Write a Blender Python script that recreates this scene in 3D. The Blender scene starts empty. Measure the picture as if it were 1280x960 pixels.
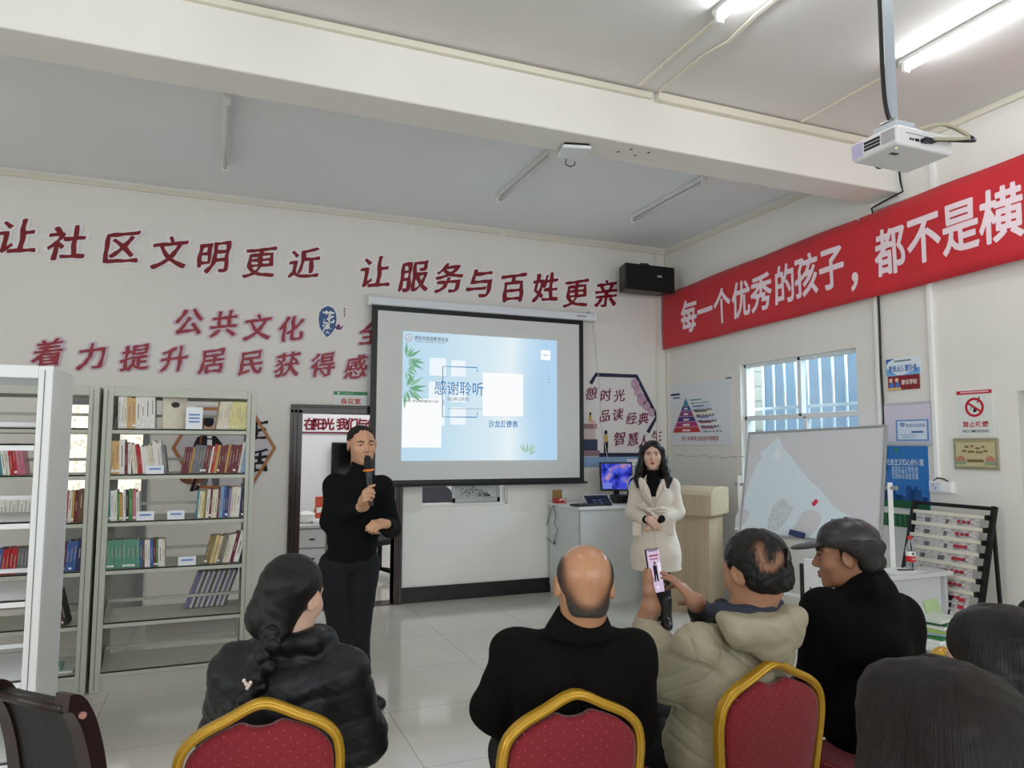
import bpy, bmesh, math, random
import numpy as np
from mathutils import Vector, Matrix, Euler
rnd = random.Random(7)
SC = bpy.context.scene
COL = SC.collection
PI = math.pi

# ------------------------------------------------------------------ camera
CAM_H = 1.6
FPX, PITCH, ROLL, YAW = 903.2, math.radians(4.795), math.radians(.163), math.radians(22.188)
_fw = Vector((math.sin(YAW)*math.cos(PITCH), math.cos(YAW)*math.cos(PITCH), math.sin(PITCH)))
_r = Vector((math.cos(YAW), -math.sin(YAW), 0))
_u = _r.cross(_fw)
CR = math.cos(ROLL)*_r + math.sin(ROLL)*_u
CU = -math.sin(ROLL)*_r + math.cos(ROLL)*_u
cam = bpy.data.cameras.new('camera')
cam.sensor_fit = 'HORIZONTAL'; cam.sensor_width = 36; cam.lens = FPX*36/1280
cam.clip_start = .05; cam.clip_end = 100
camo = bpy.data.objects.new('camera', cam); COL.objects.link(camo)
camo.matrix_world = Matrix(((CR.x, CU.x, -_fw.x, 0), (CR.y, CU.y, -_fw.y, 0), (CR.z, CU.z, -_fw.z, CAM_H), (0, 0, 0, 1)))
SC.camera = camo

# ------------------------------------------------------------------ world, lights, exposure
W = bpy.data.worlds.new('World'); SC.world = W; W.use_nodes = True
W.node_tree.nodes['Background'].inputs[0].default_value = (.93, .97, 1, 1)
W.node_tree.nodes['Background'].inputs[1].default_value = .6
SC.view_settings.view_transform = 'Standard'; SC.view_settings.look = 'None'
SC.view_settings.gamma = 1; SC.view_settings.use_curve_mapping = False
SC.view_settings.exposure = 0.68
SC.cycles.use_denoising = True
SC.cycles.max_bounces = 8; SC.cycles.diffuse_bounces = 5; SC.cycles.glossy_bounces = 4
SC.cycles.transmission_bounces = 6; SC.cycles.transparent_max_bounces = 8
SC.cycles.caustics_reflective = False; SC.cycles.caustics_refractive = False
SC.cycles.sample_clamp_indirect = 6
TUBE_POWER = 46.0
def area(name, loc, rot, sx, sy, power, color=(1, 1, 1)):
    l = bpy.data.lights.new(name, 'AREA'); l.shape = 'RECTANGLE'; l.size = sx; l.size_y = sy; l.energy = power; l.color = color
    o = bpy.data.objects.new(name, l); COL.objects.link(o); o.location = loc; o.rotation_euler = rot
    return o
# daylight from the windows in the rear of the room, behind the photographer
area('rear_daylight', (1.5, -3.6, 2.1), (PI/2, 0, 0), 7, 2.4, 80, (.9, .96, 1))
# unseen area light added to light the meeting room beyond the doorway
area('meeting_room_fill', (1.9, 9.0, 3.3), (0, 0, 0), 2.5, 1.2, 26, (1, 1, 1))
# daylight outside the window in the right wall
area('yard_daylight', (6.55, 5.2, 3.3), (0, math.radians(62), 0), 2, 3, 190, (.82, .92, 1))
area('yard_sky', (7.3, 6.0, 4.6), (0, 0, 0), 3.6, 5, 95, (.84, .92, 1))
# unseen fill light added at the left to brighten the right wall
area('left_fill', (-5.7, .5, 2.0), (0, -PI/2, 0), 2.2, 6, 60, (.95, .98, 1))
# ------------------------------------------------------------------ helpers
def lin(c):
    return tuple((x/12.92 if x <= .04045 else ((x+.055)/1.055)**2.4) for x in [v/255 for v in c])
MATS = {}
EMK = .645                       # screens are as bright as the exposure leaves them
def mat(name, rgb, rough=.5, metal=0, spec=.5, noise=0, nscale=20, bump=0, bscale=60, emit=0, sheen=0, coat=0, alpha=None, trans=0, ior=1.45):
    if name in MATS: return MATS[name]
    m = bpy.data.materials.new(name); m.use_nodes = True
    nt = m.node_tree; b = nt.nodes['Principled BSDF']
    c = (*lin(rgb), 1)
    b.inputs['Base Color'].default_value = c
    b.inputs['Roughness'].default_value = rough; b.inputs['Metallic'].default_value = metal
    b.inputs['Specular IOR Level'].default_value = spec
    b.inputs['IOR'].default_value = ior
    if sheen: b.inputs['Sheen Weight'].default_value = sheen; b.inputs['Sheen Roughness'].default_value = .5
    if coat: b.inputs['Coat Weight'].default_value = coat; b.inputs['Coat Roughness'].default_value = .15
    if trans: b.inputs['Transmission Weight'].default_value = trans
    if alpha is not None: b.inputs['Alpha'].default_value = alpha
    if emit:
        b.inputs['Emission Color'].default_value = c; b.inputs['Emission Strength'].default_value = emit
    tc = None
    if noise or bump: tc = nt.nodes.new('ShaderNodeTexCoord')
    if noise:
        n = nt.nodes.new('ShaderNodeTexNoise'); n.inputs['Scale'].default_value = nscale; n.inputs['Detail'].default_value = 4
        nt.links.new(tc.outputs['Object'], n.inputs['Vector'])
        r = nt.nodes.new('ShaderNodeMapRange'); r.inputs['From Min'].default_value = .3; r.inputs['From Max'].default_value = .7
        r.inputs['To Min'].default_value = 1-noise; r.inputs['To Max'].default_value = 1+noise*.5
        nt.links.new(n.outputs['Fac'], r.inputs['Value'])
        x = nt.nodes.new('ShaderNodeVectorMath'); x.operation = 'SCALE'; x.inputs[0].default_value = c[:3]
        nt.links.new(r.outputs[0], x.inputs['Scale']); nt.links.new(x.outputs[0], b.inputs['Base Color'])
    if bump:
        n = nt.nodes.new('ShaderNodeTexNoise'); n.inputs['Scale'].default_value = bscale; n.inputs['Detail'].default_value = 5
        nt.links.new(tc.outputs['Object'], n.inputs['Vector'])
        bp = nt.nodes.new('ShaderNodeBump'); bp.inputs['Strength'].default_value = bump; bp.inputs['Distance'].default_value = .01
        nt.links.new(n.outputs['Fac'], bp.inputs['Height']); nt.links.new(bp.outputs[0], b.inputs['Normal'])
    MATS[name] = m
    return m
def flat(name, rgb, rough=.6): return mat(name, rgb, rough, spec=.3)
def emis(name, rgb, s):
    if name in MATS: return MATS[name]
    m = bpy.data.materials.new(name); m.use_nodes = True; nt = m.node_tree
    nt.nodes.remove(nt.nodes['Principled BSDF']); e = nt.nodes.new('ShaderNodeEmission')
    e.inputs[0].default_value = (*lin(rgb), 1); e.inputs[1].default_value = s*EMK
    nt.links.new(e.outputs[0], nt.nodes['Material Output'].inputs[0]); MATS[name] = m
    return m

def link(o, parent=None):
    COL.objects.link(o)
    if parent is not None: o.parent = parent
    return o
def tag(o, label=None, cat=None, group=None, kind=None):
    if label: o['label'] = label
    if cat: o['category'] = cat
    if group: o['group'] = group
    if kind: o['kind'] = kind
    return o
def thing(name, label, cat, loc=(0, 0, 0), rot=(0, 0, 0), group=None):
    o = bpy.data.objects.new(name, None); o.empty_display_size = .1; COL.objects.link(o)
    o.location = loc; o.rotation_euler = rot if not isinstance(rot, (int, float)) else (0, 0, rot)
    return tag(o, label, cat, group)
def mesh_obj(name, V, F, m, parent=None, smooth=False, bevel=0, segs=2):
    me = bpy.data.meshes.new(name); me.from_pydata([tuple(v) for v in V], [], [tuple(f) for f in F]); me.update()
    if smooth: me.polygons.foreach_set('use_smooth', [True]*len(me.polygons))
    if m is not None: me.materials.append(m)
    o = bpy.data.objects.new(name, me); link(o, parent)
    if bevel:
        b = o.modifiers.new('bevel', 'BEVEL'); b.width = bevel; b.segments = segs; b.limit_method = 'ANGLE'; b.angle_limit = .6
    return o
class MB:
    def __init__(s): s.V = []; s.F = []
    def add(s, V, F):
        n = len(s.V); s.V += [Vector(v) for v in V]; s.F += [tuple(i+n for i in f) for f in F]; return s
    def box(s, a, b):
        (x0, y0, z0), (x1, y1, z1) = a, b
        return s.add([(x0,y0,z0),(x1,y0,z0),(x1,y1,z0),(x0,y1,z0),(x0,y0,z1),(x1,y0,z1),(x1,y1,z1),(x0,y1,z1)],
                     [(0,3,2,1),(4,5,6,7),(0,1,5,4),(1,2,6,5),(2,3,7,6),(3,0,4,7)])
    def cbox(s, c, size, rot=None):
        h = Vector(size)/2; n = len(s.V); s.box(-h, h)
        R = (Euler(rot).to_matrix() if rot else Matrix.Identity(3))
        for i in range(n, len(s.V)): s.V[i] = R @ s.V[i] + Vector(c)
        return s
    def tube(s, pts, r, n=10, closed=False, caps=True):
        pts = [Vector(p) for p in pts]; rs = r if isinstance(r, (list, tuple)) else [r]*len(pts)
        base = len(s.V); N = len(pts); up = None
        for i, p in enumerate(pts):
            a = pts[i-1] if (i > 0 or closed) else p; b = pts[(i+1) % N] if (i < N-1 or closed) else p
            t = (b-a).normalized() if (b-a).length > 1e-9 else Vector((0, 0, 1))
            if up is None: up = Vector((0, 0, 1)) if abs(t.z) < .9 else Vector((1, 0, 0))
            sx = t.cross(up).normalized(); up = sx.cross(t).normalized()
            for k in range(n):
                an = 2*PI*k/n; s.V.append(p + rs[i]*(math.cos(an)*sx + math.sin(an)*up))
        M = N if closed else N-1
        for i in range(M):
            for k in range(n):
                a = base+i*n+k; b = base+i*n+(k+1) % n; c = base+((i+1) % N)*n+(k+1) % n; d = base+((i+1) % N)*n+k
                s.F.append((a, d, c, b))
        if caps and not closed:
            s.F.append(tuple(base+k for k in range(n))); s.F.append(tuple(base+(N-1)*n+k for k in reversed(range(n))))
        return s
    def bar(s, pts, w, h, closed=False, up=(0, 0, 1)):
        """a flat rectangular section swept along pts; w across, h along up"""
        pts = [Vector(p) for p in pts]; N = len(pts); base = len(s.V); up = Vector(up)
        for i, p in enumerate(pts):
            a = pts[i-1] if (i > 0 or closed) else p; b = pts[(i+1) % N] if (i < N-1 or closed) else p
            t = (b-a).normalized(); sx = t.cross(up).normalized(); u = sx.cross(t).normalized()
            for (cx, cy) in ((-1, -1), (1, -1), (1, 1), (-1, 1)): s.V.append(p + sx*cx*w/2 + u*cy*h/2)
        for i in range(N if closed else N-1):
            for k in range(4):
                a = base+i*4+k; b = base+i*4+(k+1) % 4; j = (i+1) % N
                s.F.append((a, base+j*4+k, base+j*4+(k+1) % 4, b))
        if not closed:
            s.F.append((base, base+1, base+2, base+3)); e = base+(N-1)*4; s.F.append((e+3, e+2, e+1, e))
        return s
    def prism(s, poly, z0, z1):
        """poly in xy, extruded z0..z1"""
        n = len(poly); b = len(s.V)
        s.V += [Vector((p[0], p[1], z0)) for p in poly] + [Vector((p[0], p[1], z1)) for p in poly]
        s.F.append(tuple(b+i for i in reversed(range(n)))); s.F.append(tuple(b+n+i for i in range(n)))
        for i in range(n): j = (i+1) % n; s.F.append((b+i, b+j, b+n+j, b+n+i))
        return s
    def lathe(s, prof, c=(0, 0, 0), n=20):
        """prof: list of (r, z)"""
        b = len(s.V); c = Vector(c)
        for r, z in prof:
            for k in range(n): a = 2*PI*k/n; s.V.append(c+Vector((r*math.cos(a), r*math.sin(a), z)))
        for i in range(len(prof)-1):
            for k in range(n): s.F.append((b+i*n+k, b+i*n+(k+1) % n, b+(i+1)*n+(k+1) % n, b+(i+1)*n+k))
        s.F.append(tuple(b+k for k in reversed(range(n)))); e = b+(len(prof)-1)*n; s.F.append(tuple(e+k for k in range(n)))
        return s
    def quad(s, a, b, c, d): return s.add([a, b, c, d], [(0, 1, 2, 3)])
    def disc(s, c, r, z, n=20, sx=1):
        return s.add([(c[0]+r*sx*math.cos(2*PI*k/n), c[1]+r*math.sin(2*PI*k/n), z) for k in range(n)], [tuple(range(n))])
    def xf(s, M):
        s.V = [M @ v for v in s.V]; return s
    def build(s, name, m, parent=None, smooth=False, bevel=0, segs=2):
        return mesh_obj(name, s.V, s.F, m, parent, smooth, bevel, segs)
def copy_tree(o, parent=None):
    c = o.copy(); COL.objects.link(c)
    if parent is not None: c.parent = parent
    for ch in [x for x in o.children]: copy_tree(ch, c)
    return c

def spline(pts, n=8):
    out = []; P = [Vector(p) for p in pts]
    for i in range(len(P)-1):
        a = P[max(i-1, 0)]; b = P[i]; c = P[i+1]; d = P[min(i+2, len(P)-1)]
        for k in range(n):
            t = k/n; out.append(.5*((2*b)+(c-a)*t+(2*a-5*b+4*c-d)*t*t+(3*b-a-3*c+d)*t**3))
    return out+[P[-1]]
# pixel -> place on a real surface of the room (used for measuring what hangs on the walls)
def pray(x, y): return CR*((x-640)/FPX) - CU*((y-480)/FPX) + _fw
def on_y(x, y, Y): d = pray(x, y); t = Y/d.y; return Vector((0, 0, CAM_H)) + t*d
def on_x(x, y, X): d = pray(x, y); t = X/d.x; return Vector((0, 0, CAM_H)) + t*d
def on_z(x, y, Z): d = pray(x, y); t = (Z-CAM_H)/d.z; return Vector((0, 0, CAM_H)) + t*d

# ---------------- lettering
_tc = {}
def glyphs(s, off=0, res=2):
    k = (s, off, res)
    if k not in _tc:
        c = bpy.data.curves.new('t', 'FONT'); c.body = s; c.resolution_u = res; c.offset = off
        o = bpy.data.objects.new('t', c); m = bpy.data.meshes.new_from_object(o)
        V = np.array([v.co[:2] for v in m.vertices]).reshape(-1, 2); F = [tuple(p.vertices) for p in m.polygons]
        bpy.data.objects.remove(o); bpy.data.curves.remove(c); bpy.data.meshes.remove(m)
        _tc[k] = (V, F)
    return _tc[k]
def letters(name, s, x, y, w, h, m, parent, z=.002, off=.012, align='c', res=2):
    """lettering centred at (x, y) of the parent's face; h = em height, w = total width (None: natural)"""
    V, F = glyphs(s, off, res)
    if not len(V): return None
    lo, hi = V.min(0), V.max(0)
    k = h; kx = k if w is None else w/(hi[0]-lo[0])
    X = (V[:, 0]-(lo[0]+hi[0])/2)*kx + x if align == 'c' else (V[:, 0]-lo[0])*kx + x
    Y = (V[:, 1]-.38)*k + y
    return mesh_obj(name, [(a, b, z) for a, b in zip(X, Y)], F, m, parent)
_sd = {}
def glyph_sdf(s, n=92, sx=1.0):
    """signed distance (em) of a glyph sampled on an n x n grid over [-.2,1.2]^2"""
    if (s, sx) in _sd: return _sd[(s, sx)]
    V, F = glyphs(s, 0, 3); V = V*np.array((sx, 1.))
    cnt = {}
    for f in F:
        for i in range(len(f)):
            a, b = f[i], f[(i+1) % len(f)]; kk = (min(a, b), max(a, b)); cnt[kk] = cnt.get(kk, 0)+1
    E = np.array([k for k, c in cnt.items() if c == 1])
    A, B = V[E[:, 0]], V[E[:, 1]]
    g = np.linspace(-.25, 1.25, n); gx, gy = np.meshgrid(g*sx, g-.12, indexing='ij')
    P = np.stack([gx.ravel(), gy.ravel()], 1)
    D = np.full(len(P), 9.); ins = np.zeros(len(P), bool)
    for a, b in zip(A, B):
        ab = b-a; t = np.clip(((P-a)@ab)/max(ab@ab, 1e-12), 0, 1); d = np.hypot(*(P-a-t[:, None]*ab).T); D = np.minimum(D, d)
        c = (a[1] > P[:, 1]) != (b[1] > P[:, 1])
        if abs(b[1]-a[1]) > 1e-12: ins ^= c & (P[:, 0] < a[0]+(P[:, 1]-a[1])*(b[0]-a[0])/(b[1]-a[1]))
    D = np.where(ins, -D, D).reshape(n, n)
    _sd[(s, sx)] = (D, gx/sx, gy); return _sd[(s, sx)]
def fat_glyph(s, r, depth, xf, grid=92, brush=0):
    """filled outline of a glyph grown by r em, extruded by depth; xf maps (u, v) -> (x, y)"""
    D, gx, gy = glyph_sdf(s, grid, .62 if brush else 1.0); n = D.shape[0]
    if brush:                      # the swelling and thinning of a brush stroke
        k = ord(s[0]) % 7; w = np.sin(gx*9+k)*np.cos(gy*8-1.3*k)+.6*np.sin(gx*17+gy*13+k); D = D - r - brush*(.35+.55*w)
    else: D = D - r
    vid = {}; V = []; F = []
    def vert(k, p):
        if k not in vid: vid[k] = len(V); V.append(p)
        return vid[k]
    neg = D < 0
    cc = neg[:-1, :-1].astype(int)+neg[1:, :-1]+neg[1:, 1:]+neg[:-1, 1:]
    for i, j in zip(*np.nonzero(cc)):
        cs = [(i, j), (i+1, j), (i+1, j+1), (i, j+1)]; poly = []
        for q in range(4):
            a, b = cs[q], cs[(q+1) % 4]
            if neg[a]: poly.append(vert(a, (gx[a], gy[a])))
            if neg[a] != neg[b]:
                t = D[a]/(D[a]-D[b]); k = (a, b) if a < b else (b, a)
                poly.append(vert(k, (gx[a]+t*(gx[b]-gx[a]), gy[a]+t*(gy[b]-gy[a]))))
        if len(poly) > 2: F.append(tuple(poly))
    cnt = {}
    for f in F:
        for q in range(len(f)): cnt[(f[q], f[(q+1) % len(f)])] = 1
    m = len(V); V3 = [(*xf(*p), depth) for p in V]; back = {}
    for (a, b) in list(cnt):
        if (b, a) not in cnt:
            for q in (a, b):
                if q not in back: back[q] = len(V3); V3.append((*V3[q][:2], 0))
            F.append((b, a, back[a], back[b]))
    return V3, F
BACK_ROT = (PI/2, 0, 0)          # local x right, y up, z towards the room, for things on the back wall
RIGHT_ROT = (PI/2, 0, -PI/2)     # the same for the right wall
# ------------------------------------------------------------------ room
YB, XR, ZC = 7.306, 4.995, 4.0
def tiles():
    m = bpy.data.materials.new('floor_tiles'); m.use_nodes = True; nt = m.node_tree; b = nt.nodes['Principled BSDF']
    tc = nt.nodes.new('ShaderNodeTexCoord'); mp = nt.nodes.new('ShaderNodeMapping')
    mp.inputs['Location'].default_value = (-.2125, -.42, 0)
    nt.links.new(tc.outputs['Object'], mp.inputs[0])
    br = nt.nodes.new('ShaderNodeTexBrick'); br.offset = 0; br.squash = 1
    br.inputs['Scale'].default_value = 1; br.inputs['Brick Width'].default_value = .8; br.inputs['Row Height'].default_value = .8
    br.inputs['Mortar Size'].default_value = .0022; br.inputs['Mortar Smooth'].default_value = .2
    br.inputs['Color1'].default_value = (*lin((218, 214, 204)), 1); br.inputs['Color2'].default_value = (*lin((214, 210, 200)), 1)
    br.inputs['Mortar'].default_value = (*lin((150, 144, 132)), 1)
    nt.links.new(mp.outputs[0], br.inputs['Vector'])
    n = nt.nodes.new('ShaderNodeTexNoise'); n.inputs['Scale'].default_value = 2.5; n.inputs['Detail'].default_value = 6
    nt.links.new(mp.outputs[0], n.inputs['Vector'])
    mx = nt.nodes.new('ShaderNodeMixRGB'); mx.blend_type = 'MULTIPLY'; mx.inputs[0].default_value = .12
    nt.links.new(br.outputs['Color'], mx.inputs[1]); nt.links.new(n.outputs['Fac'], mx.inputs[2])
    nt.links.new(mx.outputs[0], b.inputs['Base Color'])
    b.inputs['Roughness'].default_value = .09; b.inputs['Specular IOR Level'].default_value = .75
    return m
M_FLOOR = tiles()
M_WALL = mat('wall_paint', (234, 231, 225), .75, spec=.25, noise=.03, nscale=1.5, bump=.05, bscale=90)
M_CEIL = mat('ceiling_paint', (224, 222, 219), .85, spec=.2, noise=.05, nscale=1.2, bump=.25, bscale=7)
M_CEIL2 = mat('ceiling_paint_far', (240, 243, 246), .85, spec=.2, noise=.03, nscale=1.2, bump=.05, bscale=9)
M_PATCH = mat('repainted_wall', (240, 240, 236), .7, spec=.25, noise=.02, nscale=2)
M_TRUNK = mat('trunking', (226, 220, 205), .5, noise=.04, nscale=6)
M_BASE = mat('black_baseboard', (24, 24, 26), .35, noise=.5, nscale=9)
M_WHITE = mat('white_paint', (240, 240, 238), .4)
M_BLACK = mat('black_plastic', (18, 18, 20), .4)
M_STEEL = mat('painted_metal', (205, 208, 210), .35)
M_BROWN = mat('dark_wood', (46, 22, 18), .3, noise=.35, nscale=14, coat=.3)
def struct(name, mb, m, **k): return tag(mb.build(name, m, **k), kind='structure')
struct('floor', MB().box((-6, -4, -.12), (XR+.2, 10.6, 0)), M_FLOOR)
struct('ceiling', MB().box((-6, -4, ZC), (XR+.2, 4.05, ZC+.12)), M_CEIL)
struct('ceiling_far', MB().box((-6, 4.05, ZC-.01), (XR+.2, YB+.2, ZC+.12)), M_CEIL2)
struct('beam', MB().box((-6, 4.045, 3.615), (XR, 4.35, ZC)), M_WALL, bevel=.012)
def wall_with_holes(a0, a1, z0, z1, holes):
    """rectangles covering [a0,a1]x[z0,z1] minus holes (a,b,z,z)"""
    xs = sorted({a0, a1, *[h[0] for h in holes], *[h[1] for h in holes]}); out = []
    for p, q in zip(xs, xs[1:]):
        c = (p+q)/2; hs = sorted((h[2], h[3]) for h in holes if h[0] < c < h[1]); z = z0
        for lo, hi in hs:
            if lo > z+1e-6: out.append((p, q, z, lo))
            z = hi
        if z < z1: out.append((p, q, z, z1))
    return out
D1 = (.77, 1.70, 0, 1.93)          # doorway to the meeting room
SW = (1.985, 2.93, .965, 1.75)     # service window under the screen
D3 = (-1.42, -.56, 0, 2.0)         # glazed door behind the shelves
mb = MB()
for p, q, z, w in wall_with_holes(-6, XR, 0, ZC, [D1, SW, D3]): mb.box((p, YB, z), (q, YB+.16, w))
struct('wall_back', mb, M_WALL)
WR = (4.53, 6.0, 1.15, 2.43)       # window of the right wall (y, y, z, z)
D2 = (2.35, 3.215, 0, 1.97)        # opening at the frame's right edge
mb = MB()
for p, q, z, w in wall_with_holes(-4, YB+.16, 0, ZC, [WR, D2]): mb.box((XR, p, z), (XR+.18, q, w))
struct('wall_right', mb, M_WALL)
struct('wall_left', MB().box((-6.15, -4, 0), (-6, YB+.16, ZC)), M_WALL)
# repainted strip low on the back wall, standing a hair proud
pts = [(1.775, .17), (3.40, .17), (3.40, .93), (3.25, .93), (3.22, .87), (2.97, .885), (2.94, .955), (1.99, .945), (1.985, .93), (1.93, .905), (1.775, .905)]
o = struct('trim_1', MB().prism(pts, 0, .003), M_PATCH); o.location = (0, YB, 0); o.rotation_euler = BACK_ROT
# baseboards
struct('baseboard_back', MB().box((1.775, YB-.015, 0), (XR, YB, .155)), M_BASE, bevel=.003)
struct('baseboard_back_left', MB().box((-.52, YB-.015, 0), (.66, YB, .15)), M_BASE, bevel=.003)
struct('baseboard_right', MB().box((XR-.012, 3.25, 0), (XR, YB-.015, .12)), M_WHITE, bevel=.003)
# cable trunking
def trim(n, a, b, m=M_TRUNK, bevel=.004): return struct('trim_%d' % n, MB().box(a, b), m, bevel=bevel)
trim(2, (-6, 4.01, 3.945), (2.66, 4.045, 3.985))
trim(3, (2.70, 3.995, 3.935), (XR, 4.045, 3.99))
trim(4, (2.52, .6, ZC-.014), (2.545, 3.99, ZC))
trim(5, (3.93, .6, ZC-.014), (3.955, 3.99, ZC))
trim(6, (-6, YB-.02, 3.915), (2.85, YB, 3.955))
trim(7, (2.9, YB-.022, 3.905), (XR, YB, 3.965))
trim(8, (XR-.022, 4.36, 3.905), (XR, YB-.02, 3.945))
trim(9, (XR-.03, -2, 3.955), (XR, 3.99, ZC))
trim(10, (XR-.02, YB-.05, .1), (XR, YB-.005, 3.9))
trim(11, (4.83, YB-.014, .1), (4.86, YB, 3.9))
# sagging thin cable cover on the ceiling beside the lit tube
o = struct('trim_12', MB().bar([(2.70, 3.99, ZC-.008), (2.70, 3.5, ZC-.008), (2.715, 3.3, ZC-.03), (2.70, 3.05, ZC-.012), (2.69, 1.0, ZC-.008)], .022, .012), M_TRUNK)
# vertical white conduit and its black cables on the right wall
trim(13, (XR-.028, 4.285, 1.3), (XR, 4.315, 3.60), M_WHITE)
trim(14, (XR-.03, 3.80, 1.30), (XR, 3.835, 3.56), M_WHITE)
trim(15, (XR-.03, 3.72, 3.30), (XR, 3.76, 3.93), M_WHITE)
trim(16, (XR-.03, 4.03, 3.58), (XR-.002, 4.045, 3.93), M_WHITE)
cab = tag(MB().tube([(XR-.04, 4.02, 3.9), (XR-.04, 4.0, 3.68), (XR-.045, 3.98, 3.60), (XR-.045, 4.16, 3.575), (XR-.03, 4.29, 3.56), (XR-.02, 4.272, 3.45), (XR-.018, 4.27, 3.0), (XR-.02, 4.266, 2.6), (XR-.018, 4.272, 2.2), (XR-.02, 4.262, 1.9), (XR-.018, 4.268, 1.4)], .008, 8).build('cable', M_BLACK, smooth=True),
          'black cable running down the white conduit beside the red banner and window', 'cable')
pc = tag(MB().tube([(XR-.02, 3.7, 3.55), (XR-.02, 3.9, 3.545), (XR-.02, 4.3, 3.54)], .008, 8).build('conduit_pipe', M_WHITE, smooth=True),
         'thin white conduit pipe running level under the end of the ceiling beam', 'pipe')
# ------------------------------------------------------------------ doorway 1 and the meeting room behind it
mb = MB()
for (x0, x1) in ((.66, .77), (1.70, 1.775)):
    mb.box((x0, YB-.035, 0), (x1, YB+.18, 1.935))
    for k in (.25, .6): xx = x0+(x1-x0)*k; mb.box((xx-.008, YB-.046, 0), (xx+.008, YB-.03, 1.95))
mb.box((.66, YB-.035, 1.9), (1.775, YB+.18, 1.985)); mb.box((.66, YB-.046, 1.955), (1.775, YB-.03, 1.972)); mb.box((.66, YB-.03, -.001), (1.775, YB+.17, .012))
struct('door_1', mb, M_BROWN, bevel=.004)
M_ROOM = mat('meeting_room_wall', (236, 236, 238), .7)
struct('wall_meeting', MB().box((-.3, 10.3, 0), (4.2, 10.42, 3.4)), M_ROOM)
struct('wall_meeting_left', MB().box((-.4, YB+.17, 0), (-.28, 10.3, 3.4)), M_ROOM)
struct('wall_meeting_right', MB().box((4.2, YB+.17, 0), (4.32, 10.3, 3.4)), M_ROOM)
struct('ceiling_meeting', MB().box((-.4, YB+.17, 3.4), (4.32, 10.42, 3.5)), M_ROOM)
# ------------------------------------------------------------------ service window under the screen
mb = MB()
x0, x1, z0, z1 = SW
mb.box((x0, YB+.02, z0-.02), (x1, YB+.14, z0+.02)); mb.box((x1-.02, YB+.02, z0), (x1, YB+.14, z1)); mb.box((x0, YB+.02, z1-.02), (x1, YB+.14, z1))
struct('window_1', mb, M_WHITE, bevel=.003)
M_ALU = mat('aluminium', (176, 178, 180), .35, metal=.6)
sash = thing('sliding_sash', 'aluminium sliding sash with frosted pane half open under the projection screen', 'window', (2.60, YB+.08, .985))
mb = MB()
for a, b in (((-.27, 0), (-.235, .72)), ((.235, 0), (.27, .72)), ((-.27, 0), (.27, .05)), ((-.27, .68), (.27, .72))): mb.box((a[0], -.015, a[1]), (b[0], .015, b[1]))
mb.build('sash_frame', M_ALU, sash, bevel=.003)
MB().box((-.235, -.004, .05), (.235, .004, .68)).build('pane', mat('frosted_pane', (206, 212, 214), .5), sash)
# grey scenery pattern seen on the pane: a dark tree line
r2 = random.Random(3); mb = MB()
for k in range(150):
    u = r2.random(); h = .17*(1-u)**.8*r2.random()
    mb.add([(-.2+u*.36+dx, -.0055, .055+h+dz) for dx, dz in ((0, 0), (.012, .004), (.006, .016))], [(0, 1, 2)])
mb.build('print_pattern', flat('pane_print', (78, 84, 88)), sash)
# ------------------------------------------------------------------ glazed door behind the bookcases
M_GREYD = mat('grey_door', (128, 130, 132), .5)
x0, x1, z0, z1 = D3
mb = MB()
mb.box((x0, YB-.02, 0), (x0+.07, YB+.12, z1)); mb.box((x1-.05, YB-.02, 0), (x1, YB+.12, z1)); mb.box((x0, YB-.02, z1-.06), (x1, YB+.12, z1)); mb.box((x0, YB+.03, .95), (x1, YB+.09, 1.0))
struct('door_3', mb, M_GREYD, bevel=.004)
struct('door_4', MB().box((x0+.07, YB+.04, .005), (x1-.05, YB+.08, .95)), mat('grey_door_panel', (150, 150, 148), .5), bevel=.003)
def frosted():
    m = bpy.data.materials.new('patterned_glass'); m.use_nodes = True; nt = m.node_tree; b = nt.nodes['Principled BSDF']
    tc = nt.nodes.new('ShaderNodeTexCoord'); v = nt.nodes.new('ShaderNodeTexVoronoi'); v.inputs['Scale'].default_value = 22
    nt.links.new(tc.outputs['Object'], v.inputs['Vector'])
    r = nt.nodes.new('ShaderNodeValToRGB'); r.color_ramp.elements[0].color = (*lin((214, 204, 184)), 1); r.color_ramp.elements[1].color = (*lin((250, 246, 232)), 1)
    r.color_ramp.elements[0].position = .2; r.color_ramp.elements[1].position = .45
    nt.links.new(v.outputs['Distance'], r.inputs[0]); nt.links.new(r.outputs[0], b.inputs['Base Color']); nt.links.new(r.outputs[0], b.inputs['Emission Color'])
    b.inputs['Emission Strength'].default_value = .55; b.inputs['Roughness'].default_value = .4  # glow put into the pane in place of light from behind it
    return m
struct('window_3', MB().box((x0+.07, YB+.05, 1.0), (x1-.05, YB+.07, z1-.06)), frosted())
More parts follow.
